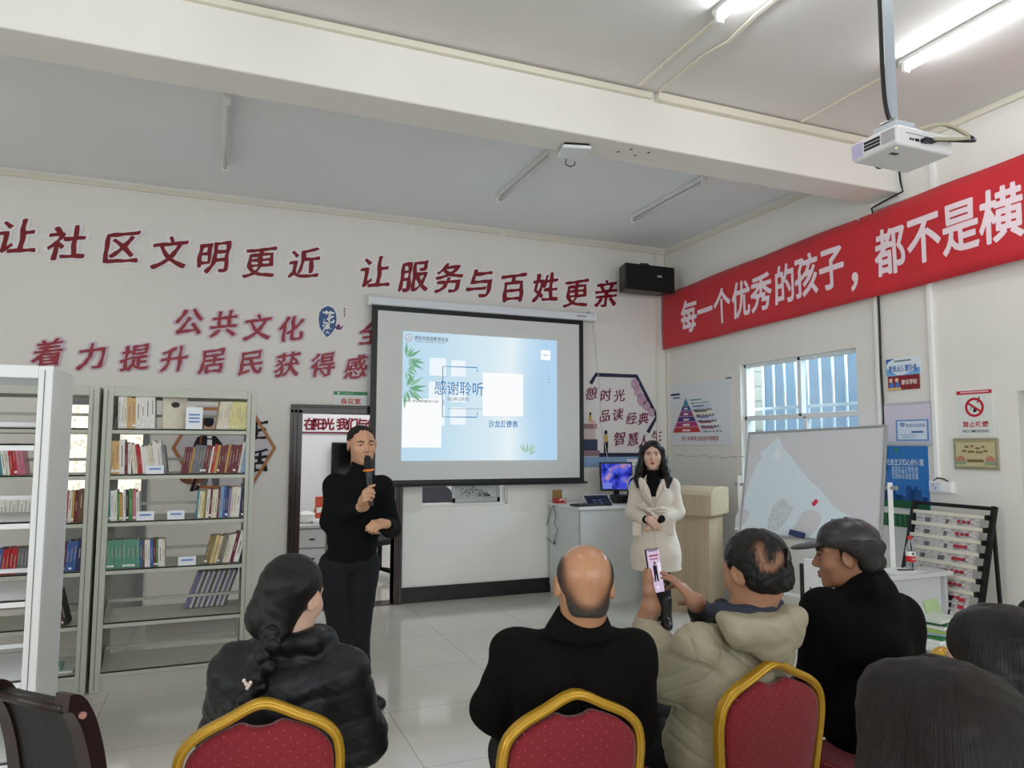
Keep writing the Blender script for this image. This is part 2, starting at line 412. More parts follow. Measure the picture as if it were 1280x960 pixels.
# ------------------------------------------------------------------ window in the right wall, with bars and the house outside
y0, y1, z0, z1 = WR
mb = MB(); fx0, fx1 = XR+.05, XR+.11
for (a, b, c, d) in ((y0, y1, z1-.035, z1), (y0, y1, z0, z0+.04), (y0, y0+.035, z0, z1), (y1-.035, y1, z0, z1), (y0, y1, 1.85, 1.90), (5.215, 5.255, 1.87, z1), (5.16, 5.20, z0, 1.87), (y0, y1, 1.99, 2.01)):
    if c == 1.99: continue
    mb.box((fx0, a, c), (fx1, b, d))
struct('window_2', mb, mat('white_aluminium', (226, 230, 232), .35), bevel=.004)
def glass(name, tint=(1, 1, 1), mixf=.25):
    m = bpy.data.materials.new(name); m.use_nodes = True; nt = m.node_tree; nt.nodes.remove(nt.nodes['Principled BSDF'])
    t = nt.nodes.new('ShaderNodeBsdfTransparent'); t.inputs[0].default_value = (*tint, 1)
    g = nt.nodes.new('ShaderNodeBsdfGlossy'); g.inputs['Roughness'].default_value = .01
    f = nt.nodes.new('ShaderNodeLayerWeight'); f.inputs[0].default_value = .5
    pw = nt.nodes.new('ShaderNodeMath'); pw.operation = 'POWER'; pw.inputs[1].default_value = 4; nt.links.new(f.outputs['Facing'], pw.inputs[0])
    a = nt.nodes.new('ShaderNodeMath'); a.operation = 'MULTIPLY_ADD'; a.inputs[1].default_value = .7; a.inputs[2].default_value = mixf; a.use_clamp = True
    nt.links.new(pw.outputs[0], a.inputs[0])
    x = nt.nodes.new('ShaderNodeMixShader'); nt.links.new(a.outputs[0], x.inputs[0]); nt.links.new(t.outputs[0], x.inputs[1]); nt.links.new(g.outputs[0], x.inputs[2])
    nt.links.new(x.outputs[0], nt.nodes['Material Output'].inputs[0]); return m
M_GLASS = glass('window_glass', (.86, .93, .96), .07)
struct('window_4', MB().box((XR+.075, y0+.03, z0+.03), (XR+.081, y1-.03, z1-.03)), M_GLASS)
gr = thing('security_grille', 'white metal security bars just outside the window of the right-hand wall', 'bars', (XR+.30, 0, 0))
M_BAR = mat('white_bar', (222, 226, 230), .4)
for k in range(12): y = 4.3+k*.155; MB().tube([(0, y, 1.0), (0, y, 2.75)], .011, 8).build('bar', M_BAR, gr, smooth=True)
for z in (1.03, 1.98, 2.7): MB().box((-.012, 4.2, z-.014), (.012, 6.15, z+.014)).build('rail', M_BAR, gr)
for z in (1.03, 2.7):
    for y in (4.25, 6.1): MB().box((-.125, y-.012, z-.012), (.0, y+.012, z+.012)).build('fixing', M_BAR, gr)
M_BRICK = mat('outside_wall', (112, 108, 96), .8, noise=.2, nscale=8)
def outside_brick():
    m = bpy.data.materials.new('outside_tiles'); m.use_nodes = True; nt = m.node_tree; b = nt.nodes['Principled BSDF']
    tc = nt.nodes.new('ShaderNodeTexCoord'); br = nt.nodes.new('ShaderNodeTexBrick'); br.offset = .5
    br.inputs['Scale'].default_value = 1; br.inputs['Brick Width'].default_value = .5; br.inputs['Row Height'].default_value = .16; br.inputs['Mortar Size'].default_value = .006
    mp = nt.nodes.new('ShaderNodeMapping'); mp.inputs['Rotation'].default_value = (PI/2, 0, 0)
    br.inputs['Color1'].default_value = (*lin((140, 136, 122)), 1); br.inputs['Color2'].default_value = (*lin((128, 124, 112)), 1); br.inputs['Mortar'].default_value = (*lin((70, 68, 62)), 1)
    nt.links.new(tc.outputs['Object'], mp.inputs[0]); nt.links.new(mp.outputs[0], br.inputs['Vector']); nt.links.new(br.outputs[0], b.inputs['Base Color']); return m
struct('wall_yard', MB().box((XR+.18, 6.25, -.1), (XR+.50, 7.0, 4)), outside_brick())
struct('door_5', MB().box((XR+.50, 6.9, -.1), (XR+.86, 7.0, 4)), mat('dark_opening', (58, 62, 66), .7))  # solid block; the shade inside the opening is put into its colour
struct('wall_yard_side', MB().box((XR+4.2, 2, -.1), (XR+4.35, 9, 4.2)), mat('yard_blue', (158, 178, 196), .7))
struct('wall_yard_far', MB().box((XR+.2, 8.6, -.1), (XR+4.3, 8.75, 4.2)), mat('yard_blue', (158, 178, 196), .7, noise=.05, nscale=3))
struct('ground_yard', MB().box((XR+.2, -4, -.13), (XR+4.3, 8.7, -.02)), M_BRICK)
# opening at the right: recess with grey lining
y0, y1, z0, z1 = D2
mb = MB().box((XR+.18, y0-1.2, -.01), (XR+1.6, y0-1.1, 2.3)).box((XR+1.5, y0-1.1, 0), (XR+1.6, y1+.1, 2.3)).box((XR+.18, y1+.0, 0), (XR+1.6, y1+.1, 2.3)).box((XR+.18, y0-1.2, z1+.2), (XR+1.6, y1+.1, z1+.3))
struct('wall_corridor', mb, mat('corridor_wall', (196, 192, 186), .8))
struct('floor_corridor', MB().box((XR+.2, y0-1.1, -.12), (XR+1.6, y1, 0)), M_FLOOR)
# screw holes left in the beam's underside
mb = MB()
for x, y in ((2.50, 4.20), (2.56, 4.13), (2.70, 4.13), (2.64, 4.21)): mb.add([(x+.012*math.cos(a), y+.012*math.sin(a), 3.6145) for a in (0, 1.05, 2.1, 3.14, 4.2, 5.2)], [(5, 4, 3, 2, 1, 0)])
tag(mb.build('screw_hole_marks', flat('hole', (40, 36, 34))), 'four dark screw holes in the beam underside beside the access point', 'holes', kind='structure')
# ------------------------------------------------------------------ cut-out characters on the back wall
M_RED = mat('dark_red_acrylic', (128, 18, 30), .4)
M_RED2 = mat('red_acrylic', (152, 36, 48), .4)
M_EDGE = mat('pale_acrylic', (242, 238, 240), .45)
M_EDGE2 = mat('lilac_acrylic', (212, 194, 208), .45)
ORD = 'first second third fourth fifth sixth seventh eighth ninth tenth eleventh twelfth thirteenth fourteenth fifteenth sixteenth seventeenth eighteenth nineteenth twentieth twenty-first twenty-second twenty-third twenty-fourth twenty-fifth twenty-sixth twenty-seventh twenty-eighth twenty-ninth'.split()+['thirtieth']+['thirty-'+k for k in 'first second third fourth fifth sixth seventh eighth ninth'.split()]
def wall_char(ch, p, em, red, edge, label, group):
    P = on_y(p[0], p[1], YB)
    t = thing('slogan_character', label, 'sign', (P.x, YB, P.z), BACK_ROT, group)
    f = lambda u, v: ((u-.5+.10*(v-.38))*em*.94, (v-.38+.17*(u-.5)+.10*(u-.5)*(v-.38))*em)
    mesh_obj('backing', *fat_glyph(ch, .058, .012, f, brush=.014), edge, t)
    V, F = fat_glyph(ch, .006, .02, f, brush=.020)
    mesh_obj('face', V, F, red, t)
R1 = [('让', 22, 296), ('社', 84.5, 304), ('区', 151.5, 309.5), ('文', 212.5, 316), ('明', 267, 321.5), ('更', 325, 328), ('近', 380, 330)]
R1b = [('让', 468.5, 340.5), ('服', 516.5, 345.5), ('务', 561, 347.5), ('与', 600, 354), ('百', 641, 359.5), ('姓', 681.5, 359.5), ('更', 719.5, 366.5), ('亲', 757, 367)]
R2 = [('公', 236, 402.5), ('共', 280, 405), ('文', 322, 409), ('化', 364, 411)]
R3 = [('着', 61, 441), ('力', 115.6, 445), ('提', 169, 447), ('升', 218, 449), ('居', 265.6, 451), ('民', 314, 453), ('获', 359, 455.6), ('得', 403.5, 456), ('感', 444.7, 459)]
for i, (c, x, y) in enumerate(R1): wall_char(c, (x, y), .325, M_RED, M_EDGE, f'big dark red character {c}, {ORD[i]} of the seven over the bookcases on the back wall', 'upper slogan characters')
for i, (c, x, y) in enumerate(R1b): wall_char(c, (x, y), .35, M_RED, M_EDGE, f'big dark red character {c}, {ORD[i]} of the eight above the projection screen', 'upper slogan characters')
for i, (c, x, y) in enumerate(R2): wall_char(c, (x, y), .265, M_RED2, M_EDGE2, f'smaller red character {c} with lilac edge, {ORD[i]} of the row left of the blue emblem', 'middle slogan characters')
wall_char('全', (464, 416), .265, M_RED2, M_EDGE2, 'smaller red character 全 half hidden behind the projection screen edge', 'middle slogan characters')
for i, (c, x, y) in enumerate(R3): wall_char(c, (x, y), .25, M_RED2, M_EDGE2, f'red character {c} with lilac edge, {ORD[i]} of the lowest slogan row above the bookcases', 'lower slogan characters')
def plate(parent, name, poly, z0, z1, m): return MB().prism(poly, z0, z1).build(name, m, parent)
def rect(cx, cy, w, h): return [(cx-w/2, cy-h/2), (cx+w/2, cy-h/2), (cx+w/2, cy+h/2), (cx-w/2, cy+h/2)]
def ell(cx, cy, a, b, n=24, rot=0):
    return [(cx+a*math.cos(t)*math.cos(rot)-b*math.sin(t)*math.sin(rot), cy+a*math.cos(t)*math.sin(rot)+b*math.sin(t)*math.cos(rot)) for t in [2*PI*k/n for k in range(n)]]
# blue emblem with 花溪
P = on_y(409, 402.5, YB)
t = thing('emblem', 'blue leaf-shaped emblem with white 花溪 and a purple flower', 'emblem', (P.x, YB, P.z), BACK_ROT)
leaf = [(0, .16), (.05, .145), (.08, .1), (.09, .03), (.075, -.06), (.04, -.12), (0, -.155), (-.05, -.1), (-.075, -.05), (-.085, .02), (-.08, .08), (-.055, .13)]
plate(t, 'backing', [(x*1.16, y*1.1) for x, y in leaf], 0, .008, M_EDGE)
plate(t, 'face', leaf, .008, .012, mat('emblem_blue', (44, 82, 140), .4))
letters('lettering', '花', .01, .05, .12, .13, M_WHITE, t, .0135, .03)
letters('lettering', '溪', .005, -.055, .11, .12, M_WHITE, t, .0135, .03)
mp = mat('emblem_purple', (112, 56, 112), .5)
plate(t, 'flower_backing', ell(.11, -.05, .05, .042), 0, .007, M_EDGE)
plate(t, 'flower', ell(.11, -.045, .018, .03), .007, .012, mp); plate(t, 'petal', ell(.085, -.05, .008, .026, rot=.6), .007, .011, mp); plate(t, 'petal', ell(.14, -.05, .008, .026, rot=-.6), .007, .011, mp)
P = on_y(430.5, 390.5, YB)
t = thing('small_tag', 'tiny white upright tag beside the blue emblem', 'sign', (P.x, YB, P.z), BACK_ROT)
plate(t, 'board', rect(0, 0, .042, .11), 0, .008, M_EDGE)
for i in range(4): plate(t, 'print', rect(0, .036-.024*i, .018, .014), .008, .009, flat('tag_print', (110, 80, 92)))
# meeting room sign
P = on_y(438, 499, YB)
t = thing('door_sign', 'white sign with green top reading 会议室 over the brown doorway', 'sign', (P.x, YB, P.z), BACK_ROT)
plate(t, 'board', rect(0, 0, .335, .15), 0, .012, mat('sign_white', (222, 228, 226), .35))
plate(t, 'header', rect(0, .058, .335, .034), .012, .014, mat('sign_green', (38, 130, 78), .4))
plate(t, 'badge', ell(-.12, .058, .011, .011), .014, .015, M_WHITE); plate(t, 'header_print', rect(-.03, .058, .12, .008), .014, .015, flat('pale_green', (150, 200, 165)))
letters('lettering', '会议室', 0, -.02, .2, .062, mat('sign_red', (205, 62, 60), .4), t, .0145, .022)
# red sign behind the left bookcase, over the glazed door
P = on_y(99, 496, YB)
t = thing('red_door_sign', 'dark red sign on the wall above the glazed door behind the bookcases', 'sign', (P.x, YB, P.z), BACK_ROT)
plate(t, 'board', rect(0, 0, .36, .1), 0, .012, mat('sign_darkred', (120, 44, 50), .4))
letters('lettering', '议', .08, 0, .06, .06, flat('sign_pale', (196, 150, 150)), t, .013, .01)
# ------------------------------------------------------------------ hexagon decal with books, right of the screen
def decal(px): 
    p = on_y(px[0], px[1], YB); return (p.x, p.z)
M_NAVY = mat('decal_navy', (28, 36, 66), .5); M_PLUM = mat('decal_plum', (122, 50, 80), .5)
t = thing('hexagon_decal', 'navy hexagon wall decal with plum slogan about reading, right of the screen', 'decal', (0, YB-.002, 0), BACK_ROT)
def stroke(parent, pts, w, m, z0=0, z1=.004, name='outline'):
    q = [Vector((*decal(p), 0)) for p in pts]; mb = MB().bar([(a.x, a.y, (z0+z1)/2) for a in q], w, z1-z0); return mb.build(name, m, parent)
face = [decal(p) for p in ((722, 507), (744.7, 468.4), (795.3, 470.3), (820.6, 520.4), (798, 568.4), (722, 570))]
plate(t, 'panel', face, 0, .003, mat('decal_panel', (226, 222, 220), .5))
stroke(t, [(738, 479.7), (744.7, 468.4), (795.3, 470.3), (820.6, 520.4), (809.4, 540.6)], .045, M_NAVY, .001, .006)
stroke(t, [(802.5, 556), (798, 568.4), (749, 568.6)], .045, M_NAVY, .001, .006)
for ch, x, y, e in (('憩', 739, 492, .155), ('时', 757, 494, .155), ('光', 774, 494.5, .155), ('品', 756, 519.5, .15), ('读', 772, 518, .15), ('经', 789, 523, .15), ('典', 804, 523, .15), ('智', 774.5, 548, .165), ('慧', 791, 549, .16), ('人', 804.5, 551, .15), ('生', 820.6, 545, .15)):
    u, v = decal((x, y)); f = lambda a, b: (u+(a-.5+.1*(b-.38))*e, v+(b-.38+.17*(a-.5))*e)
    mesh_obj('character', *fat_glyph(ch, .006, .0065, f, brush=.018), M_PLUM, t)
mpk = mat('decal_pink', (176, 132, 158), .5); mpk2 = mat('decal_pink_dark', (214, 186, 204), .5)
for (x, y, r) in ((794, 480, .06), (797, 490, .05), (802, 500, .065), (808, 507, .055), (814, 515, .05)):
    u, v = decal((x, y))
    plate(t, 'lace_flower', ell(u, v, r, r*1.1), .003, .0045, mpk)
    for k in (.75, .5, .25): 
        ring = ell(u, v, r*k, r*k*1.1); MB().bar([(a, b, .0055) for a, b in ring], .007, .003, closed=True).build('lace_ring', mpk2, t)
# books and readers
def box_px(parent, name, x0, y0, x1, y1, z, m):
    a = decal((x0, y0)); b = decal((x1, y1)); return plate(parent, name, [(a[0], b[1]), (b[0], b[1]), (b[0], a[1]), (a[0], a[1])], .003, z, m)
mb1 = mat('decal_mauve', (146, 112, 120), .5); mb2 = mat('decal_sand', (204, 184, 178), .5)
box_px(t, 'drawn_book', 724, 529.5, 745.5, 536, .006, mb1); box_px(t, 'drawn_book', 724, 536, 744, 549, .005, mb2); box_px(t, 'drawn_book', 724, 549, 746.5, 563, .007, mat('decal_book_navy', (40, 48, 78), .5)); box_px(t, 'drawn_book', 722, 563, 749.5, 570, .006, mb1)
msk = flat('decal_skin', (214, 168, 142)); mdk = flat('decal_dark', (36, 30, 40)); myl = flat('decal_yellow', (196, 168, 92))
def fig(x, y, h, sit):
    u, v = decal((x, y)); s = h
    plate(t, 'drawn_head', ell(u, v+s*.9, s*.07, s*.09), .008, .0095, mdk)
    plate(t, 'drawn_torso', [(u-s*.1, v+s*.8), (u+s*.08, v+s*.8), (u+s*.1, v+s*.5), (u-s*.1, v+s*.5)], .008, .009, myl)
    if sit: plate(t, 'drawn_legs', [(u-s*.1, v+s*.52), (u+s*.32, v+s*.48), (u+s*.3, v), (u+s*.24, v), (u+s*.22, v+s*.38), (u-s*.1, v+s*.36)], .008, .0092, msk)
    else: plate(t, 'drawn_legs', [(u-s*.1, v+s*.52), (u+s*.1, v+s*.52), (u+s*.08, v), (u+s*.02, v), (u, v+s*.4), (u-s*.03, v), (u-s*.09, v)], .008, .0092, mdk)
fig(737.5, 536, .19, True); fig(757, 569, .29, False)
P0 = decal((715, 571)); P1 = decal((838, 583))
t = thing('painted_band', 'pale blue painted band on the wall under the hexagon decal', 'decal', (0, YB-.002, 0), BACK_ROT)
plate(t, 'band', [(P0[0], P1[1]), (4.98, P1[1]), (4.98, P0[1]), (P0[0], P0[1])], 0, .002, mat('band_blue', (142, 172, 208), .6))
u, v = decal((792, 577)); plate(t, 'white_mark', [(u-.09, v+.03), (u+.09, v+.03), (u+.09, v), (u+.03, v), (u+.02, v-.05), (u-.02, v-.05), (u-.03, v), (u-.09, v)], .002, .004, M_EDGE)
# ------------------------------------------------------------------ hexagon with a musician, behind the bookcase
t = thing('musician_decal', 'hexagon wall decal with orange outline, a suited cellist and 生活', 'decal', (0, YB-.002, 0), BACK_ROT)
hexp = [(217, 560), (247, 511), (313, 511), (343, 560), (313, 609), (247, 609)]
cx, cy = decal((280, 560)); hx = [decal(p) for p in hexp]
plate(t, 'panel', [(cx+(a-cx)*1.06, cy+(b-cy)*1.08) for a, b in hx], 0, .004, mat('decal_lilac', (206, 200, 206), .5))
MB().bar([(a, b, .005) for a, b in hx], .03, .006, closed=True).build('outline', mat('decal_orange', (176, 112, 62), .5), t)
for ch, x, y in (('生', 320, 536), ('活', 320, 576)):
    u, v = decal((x, y)); f = lambda a, b: (u+(a-.5)*.23, v+(b-.38+.1*(a-.5))*.23)
    mesh_obj('character', *fat_glyph(ch, .01, .007, f, brush=.03), mdk, t)
def dpoly(name, pts, z, m): return plate(t, name, [decal(p) for p in pts], .004, z, m)
dpoly('drawn_suit', [(242, 556), (247, 546), (256, 544), (270, 545), (278, 555), (280, 580), (240, 580)], .007, mdk)
dpoly('drawn_shirt', [(259, 545), (265, 545), (265, 562), (262, 570), (259, 562)], .0085, M_WHITE)
dpoly('drawn_bow_tie', [(259, 547), (265, 549.5), (265, 547), (259, 549.5)], .0095, mdk)
plate(t, 'drawn_face', ell(*decal((261, 534)), .04, .07), .004, .008, msk)
plate(t, 'drawn_hair', ell(*decal((261, 527)), .045, .05), .004, .0085, mdk)
dpoly('drawn_trousers', [(252, 578), (275, 578), (274, 609), (266, 609), (263, 590), (258, 609), (250, 609)], .006, flat('drawn_grey', (108, 108, 112)))
plate(t, 'drawn_cello', ell(*decal((241, 594)), .12, .085), .004, .0075, mat('drawn_cello_brown', (122, 72, 44), .5))
plate(t, 'drawn_cello', ell(*decal((243, 575)), .085, .08), .004, .0075, mat('drawn_cello_brown', (122, 72, 44), .5))
dpoly('drawn_neck', [(247, 575), (249, 575), (256, 522), (253, 520)], .0095, mat('drawn_cello_brown', (122, 72, 44), .5))
dpoly('drawn_shoe', [(243, 596), (247, 596), (242, 614), (237, 614)], .0085, mdk); dpoly('drawn_shoe', [(247, 606), (250, 608), (248, 613), (242, 613)], .0085, mdk)
# ------------------------------------------------------------------ loudspeaker in the corner
t = thing('loudspeaker', 'black loudspeaker hung high in the corner above the red banner end', 'loudspeaker', (4.50, 7.02, 3.34))
MB().prism([(-.27, .1), (-.33, -.14), (.33, -.14), (.27, .1)], 0, .30).build('cabinet', M_BLACK, t, bevel=.015)
o = MB().prism([(-.315, -.141), (-.315, -.155), (.315, -.155), (.315, -.141)], .012, .288).build('grille', mat('speaker_cloth', (12, 12, 13), .8, bump=.5, bscale=300), t, bevel=.004)
MB().box((.08, -.158, .16), (.14, -.154, .185)).build('badge', M_ALU, t)
MB().box((-.09, .06, .05), (.09, .285, .25)).build('bracket', M_BLACK, t, bevel=.005)
MB().tube([(-.06, -.02, .3), (-.05, -.02, .335), (.05, -.02, .335), (.06, -.02, .3)], .012, 8).tube([(-.01, 0, .3), (.03, -.03, .345), (.09, -.02, .31)], .008, 6).build('hanging_cable', M_BLACK, t)
# ------------------------------------------------------------------ projection screen
YS = 7.19
a = on_y(465, 382, YS); b = on_y(729, 404.5, YS)
SX0, SX1, SZ1, SZ0 = a.x, b.x, 3.0, 1.185
t = thing('projection_screen', 'pull-down projection screen with black border showing a pale blue slide', 'projection screen', ((SX0+SX1)/2, YS, 0))
hw = (SX1-SX0)/2
sm = mat('screen_fabric', (222, 224, 222), .9)
MB().box((-hw, 0, SZ0), (hw, .004, SZ1)).build('border', M_BLACK, t)
MB().box((-hw+.062, -.002, SZ0+.055), (hw-.055, .0, SZ1-.05)).build('fabric', sm, t)
MB().lathe([(.001, -hw-.01), (.011, -hw-.02), (.013, -hw), (.013, hw), (.011, hw+.04), (.001, hw+.03)], n=12).xf(Matrix.Translation((0, 0, SZ0)) @ Matrix.Rotation(PI/2, 4, 'Y')).build('bottom_rod', M_BLACK, t, smooth=True)
MB().box((-hw-.03, -.045, 3.0), (hw+.14, .06, 3.085)).build('casing', mat('screen_casing', (226, 230, 236), .35), t, bevel=.018, segs=3)
for x in (-hw-.03, hw+.14): MB().box((x-.012, -.045, 2.99), (x+.012, .065, 3.09)).build('end_cap', M_WHITE, t, bevel=.006)
for x in (-hw-.015, hw+.1): MB().tube([(x, .02, 3.08), (x, .02, 3.11), (x, .1, 3.12)], .008, 8).build('hanger', M_STEEL, t)
for i in range(5): MB().box((hw-.1+i*.024, -.0465, 3.035), (hw-.1+i*.024+.014, -.0445, 3.05)).build('casing_print', M_BLACK, t)
# power cord of the screen: loops down the wall
Pc = [(741, 404), (745, 440), (748, 470), (750, 500), (752, 535), (757, 560), (763, 590), (765, 612)]
tag(MB().tube([tuple(on_y(x, y, YB-.015)) for x, y in Pc], .0035, 6).build('hanging_cord', mat('cord_white', (216, 214, 208), .5)), 'thin white cord hanging from the screen casing over the hexagon decal', 'cord')
# the slide: a picture of light on the screen
def slide_mat():
    m = bpy.data.materials.new('slide_light'); m.use_nodes = True; nt = m.node_tree; nt.nodes.remove(nt.nodes['Principled BSDF'])
    tc = nt.nodes.new('ShaderNodeTexCoord'); mp = nt.nodes.new('ShaderNodeMapping'); mp.inputs['Rotation'].default_value = (0, .35, 0)
    nt.links.new(tc.outputs['Generated'], mp.inputs[0])
    n = nt.nodes.new('ShaderNodeTexNoise'); n.inputs['Scale'].default_value = 1.7; n.inputs['Detail'].default_value = 1; nt.links.new(mp.outputs[0], n.inputs['Vector'])
    s = nt.nodes.new('ShaderNodeSeparateXYZ'); nt.links.new(tc.outputs['Generated'], s.inputs[0])
    r = nt.nodes.new('ShaderNodeValToRGB'); cr = r.color_ramp
    cr.elements[0].position = .0; cr.elements[0].color = (*lin((190, 222, 243)), 1)
    cr.elements[1].position = 1; cr.elements[1].color = (*lin((182, 216, 244)), 1)
    for p, c in ((.3, (198, 227, 244)), (.62, (220, 239, 249)), (.76, (236, 247, 252)), (.88, (202, 229, 247))):
        e = cr.elements.new(p); e.color = (*lin(c), 1)
    ad = nt.nodes.new('ShaderNodeMath'); ad.operation = 'MULTIPLY_ADD'; ad.inputs[1].default_value = .16; nt.links.new(n.outputs['Fac'], ad.inputs[0]); 
    nt.links.new(s.outputs['X'], ad.inputs[2]); nt.links.new(ad.outputs[0], r.inputs[0])
    e = nt.nodes.new('ShaderNodeEmission'); e.inputs[1].default_value = .92*EMK
    nt.links.new(r.outputs[0], e.inputs[0]); nt.links.new(e.outputs[0], nt.nodes['Material Output'].inputs[0]); return m
ox = (SX0+SX1)/2
def sp(x, y): p = on_y(x, y, YS-.006); return (p.x-ox, p.z)
SL = [sp(504, 413.5), sp(695.5, 426), sp(697, 575.5), sp(501.5, 575.5)]
lx0 = (SL[0][0]+SL[3][0])/2; lx1 = (SL[1][0]+SL[2][0])/2; lz1 = (SL[0][1]+SL[1][1])/2; lz0 = (SL[2][1]+SL[3][1])/2
sl = MB().box((lx0, -.006, lz0), (lx1, -.0025, lz1)).build('slide', slide_mat(), t)
sd = bpy.data.objects.new('slide_content', None); COL.objects.link(sd); sd.parent = t; sd.rotation_euler = BACK_ROT; sd.location = (0, -.006, 0)
E_W = emis('slide_white', (250, 252, 253), .97); E_B = emis('slide_blue', (84, 140, 188), .9); E_N = emis('slide_ink', (96, 106, 118), .85); E_BL = emis('slide_deep_blue', (78, 136, 190), .9)
E_G = emis('slide_green', (122, 176, 142), .9); E_G2 = emis('slide_pale_green', (150, 198, 170), .9); E_R = emis('slide_red', (206, 120, 110), .9); E_L = emis('slide_pale', (238, 248, 253), .95)
def srect(name, x0, y0, x1, y1, m, z=.001):
    a = sp(x0, y0); b = sp(x1, y1); return MB().quad((a[0], b[1], z), (b[0], b[1], z), (b[0], a[1], z), (a[0], a[1], z)).build(name, m, sd)
# soft window light of the slide design: pale panes
for x0, y0, x1, y1 in ((537, 447, 557.5, 470), (564, 450, 582, 471), (536, 477, 556, 500), (563, 480, 582, 503), (552, 506, 556, 532), (563, 509, 582, 531)): srect('pane_motif', x0, y0, x1, y1, E_L, .0005)
srect('card', 603.5, 465.5, 654, 520.5, E_W, .001); srect('card', 503, 497.5, 551.5, 559.5, E_W, .001); srect('card', 676, 437.5, 688, 450.5, E_W, .001)
q = lambda *a: sp(*a)
for pts in ([(596.5, 465), (596.5, 459.5), (553.5, 458), (553, 521), (596.5, 521.5), (596.5, 515.5)],):
    MB().bar([(*q(*p), .0015) for p in pts], .011, .0008).build('bracket_line', E_B, sd)
MB().bar([(*q(560, 511), .0015), (*q(603, 511), .0015)], .004, .0006).build('rule_line', E_N, sd)
u, v = q(574, 485.5); letters('lettering', '感谢聆听', u, v, .535, .155, E_BL, sd, .003, .004)
u, v = q(572.5, 498.8); letters('lettering', '2023年12月7日', u, v, .235, .044, E_N, sd, .003, .004)
u, v = q(629, 530); letters('lettering', '沙龙反馈表', u, v, .34, .08, E_BL, sd, .003, .016)
u, v = q(539.5, 423.6); letters('lettering', '贵阳市家庭教育协会', u, v, .365, .05, E_N, sd, .003, .008)
u, v = q(538, 427); letters('lettering', 'Guiyang Family Education Association', u, v-.004, .33, .02, E_N, sd, .003, .0)
u, v = q(527, 501.5); letters('lettering', '群聊：贵阳市家庭教育沙龙群', u, v, .37, .03, E_N, sd, .003, .006)
u, v = q(682, 444); letters('lettering', 'NEW', u, v, .07, .026, E_N, sd, .003, .0)
u, v = q(511, 422); MB().bar([(a, b, .0015) for a, b in ell(u, v, .036, .036)], .006, .0006, closed=True).build('badge_ring', E_R, sd); letters('badge_print', '人', u, v-.004, .04, .036, E_R, sd, .003, .0)
for y in (470, 473.8, 477.5): u, v = q(686, y); MB().disc((u, v), .006, .0015, 10).build('dot', E_N, sd)
r3 = random.Random(5)
def leafy(cx, cy, n, L, a0, a1, m):
    u0, v0 = q(cx, cy)
    for k in range(n):
        a = a0+(a1-a0)*k/max(n-1, 1)+r3.uniform(-.12, .12); l = L*r3.uniform(.7, 1.1); w = l*.09
        d = (math.cos(a), math.sin(a)); p = (-d[1], d[0]); s0 = .15*l
        MB().add([(u0+d[0]*s0, v0+d[1]*s0, .0018), (u0+d[0]*l*.5+p[0]*w, v0+d[1]*l*.5+p[1]*w, .0018), (u0+d[0]*l, v0+d[1]*l, .0018), (u0+d[0]*l*.5-p[0]*w, v0+d[1]*l*.5-p[1]*w, .0018)], [(0, 3, 2, 1)]).build('bamboo_leaf', m if k % 3 else E_G2, sd)
leafy(507, 449, 8, .2, -.9, 1.5, E_G); leafy(507, 462, 5, .16, -1.3, .3, E_G); leafy(507, 485, 9, .21, -1.5, 1.2, E_G)
leafy(659, 569, 6, .17, .5, 2.3, emis('slide_faint_green', (176, 208, 196), .9))
# ------------------------------------------------------------------ things on the right wall
def rwp(x, y, X=XR): p = on_x(x, y, X); return (p.y, p.z)
# red banner
t = thing('red_banner', 'long red cloth banner with white slogan along the top of the right wall', 'banner', (XR-.058, 7.285, 0), RIGHT_ROT)
def ban(u, k):                  # u metres along the banner from its far end; k 0 bottom .. 1 top
    zt = 3.402+.0345*u; zb = 2.735+.024*u
    return zb+(zt-zb)*k
def bw_(u, k): return .010*math.sin(u*5.1+2*k)+.006*math.sin(u*11+k*5)*(1-k*.6)-.006*math.exp(-((u-3.02)/.03)**2)
V = []; F = []; nu, nk = 96, 8; LB = 5.2
for i in range(nu+1):
    for j in range(nk+1): u = LB*i/nu; k = j/nk; V.append((u, ban(u, k), .012+bw_(u, k)))
for i in range(nu):
    for j in range(nk): a = i*(nk+1)+j; F.append((a, a+nk+1, a+nk+2, a+1))
o = mesh_obj('cloth', V, F, mat('banner_red', (202, 32, 44), .55, sheen=.2, noise=.06, nscale=3), t, smooth=True)
o.modifiers.new('solid', 'SOLIDIFY').thickness = .002
BV, BF = [], []
for ch, x, y, e in (('每', 861, 395, .40), ('一', 880.6, 388, .40), ('个', 903, 382, .40), ('优', 927, 374, .40), ('秀', 951.5, 365.5, .40), ('的', 980, 355, .40), ('孩', 1008, 344, .41), ('子', 1040, 334, .41), ('，', 1079, 330, .42), ('都', 1111.5, 313, .41), ('不', 1154.5, 297, .41), ('是', 1201, 282.5, .41), ('横', 1251.5, 267, .41)):
    p = on_x(x, y, XR-.07); u0 = 7.285-p.y; v0 = p.z; wd = e*.72
    def f(a, b): 
        u = u0+(a-.5)*wd; return (u, v0+(b-.38)*e*.98+.03*(u-u0))
    V, F = fat_glyph(ch, .024, 0.0, f); n = len(BV)
    BV += [(x_, y_, .016+bw_(x_, (y_-ban(x_, 0))/.67)) for x_, y_, _ in V]; BF += [tuple(i+n for i in q_) for q_ in F if len({tuple(V[i][:2]) for i in q_}) > 2]
mesh_obj('lettering', BV, BF, mat('banner_white', (246, 226, 234), .55), t)
for (u, k) in ((.03, .97), (.03, .03), (1.4, .985), (2.9, .985), (4.4, .985)): MB().disc((u, ban(u, k)), .012, .03+bw_(u, k), 10).build('eyelet', M_STEEL, t)
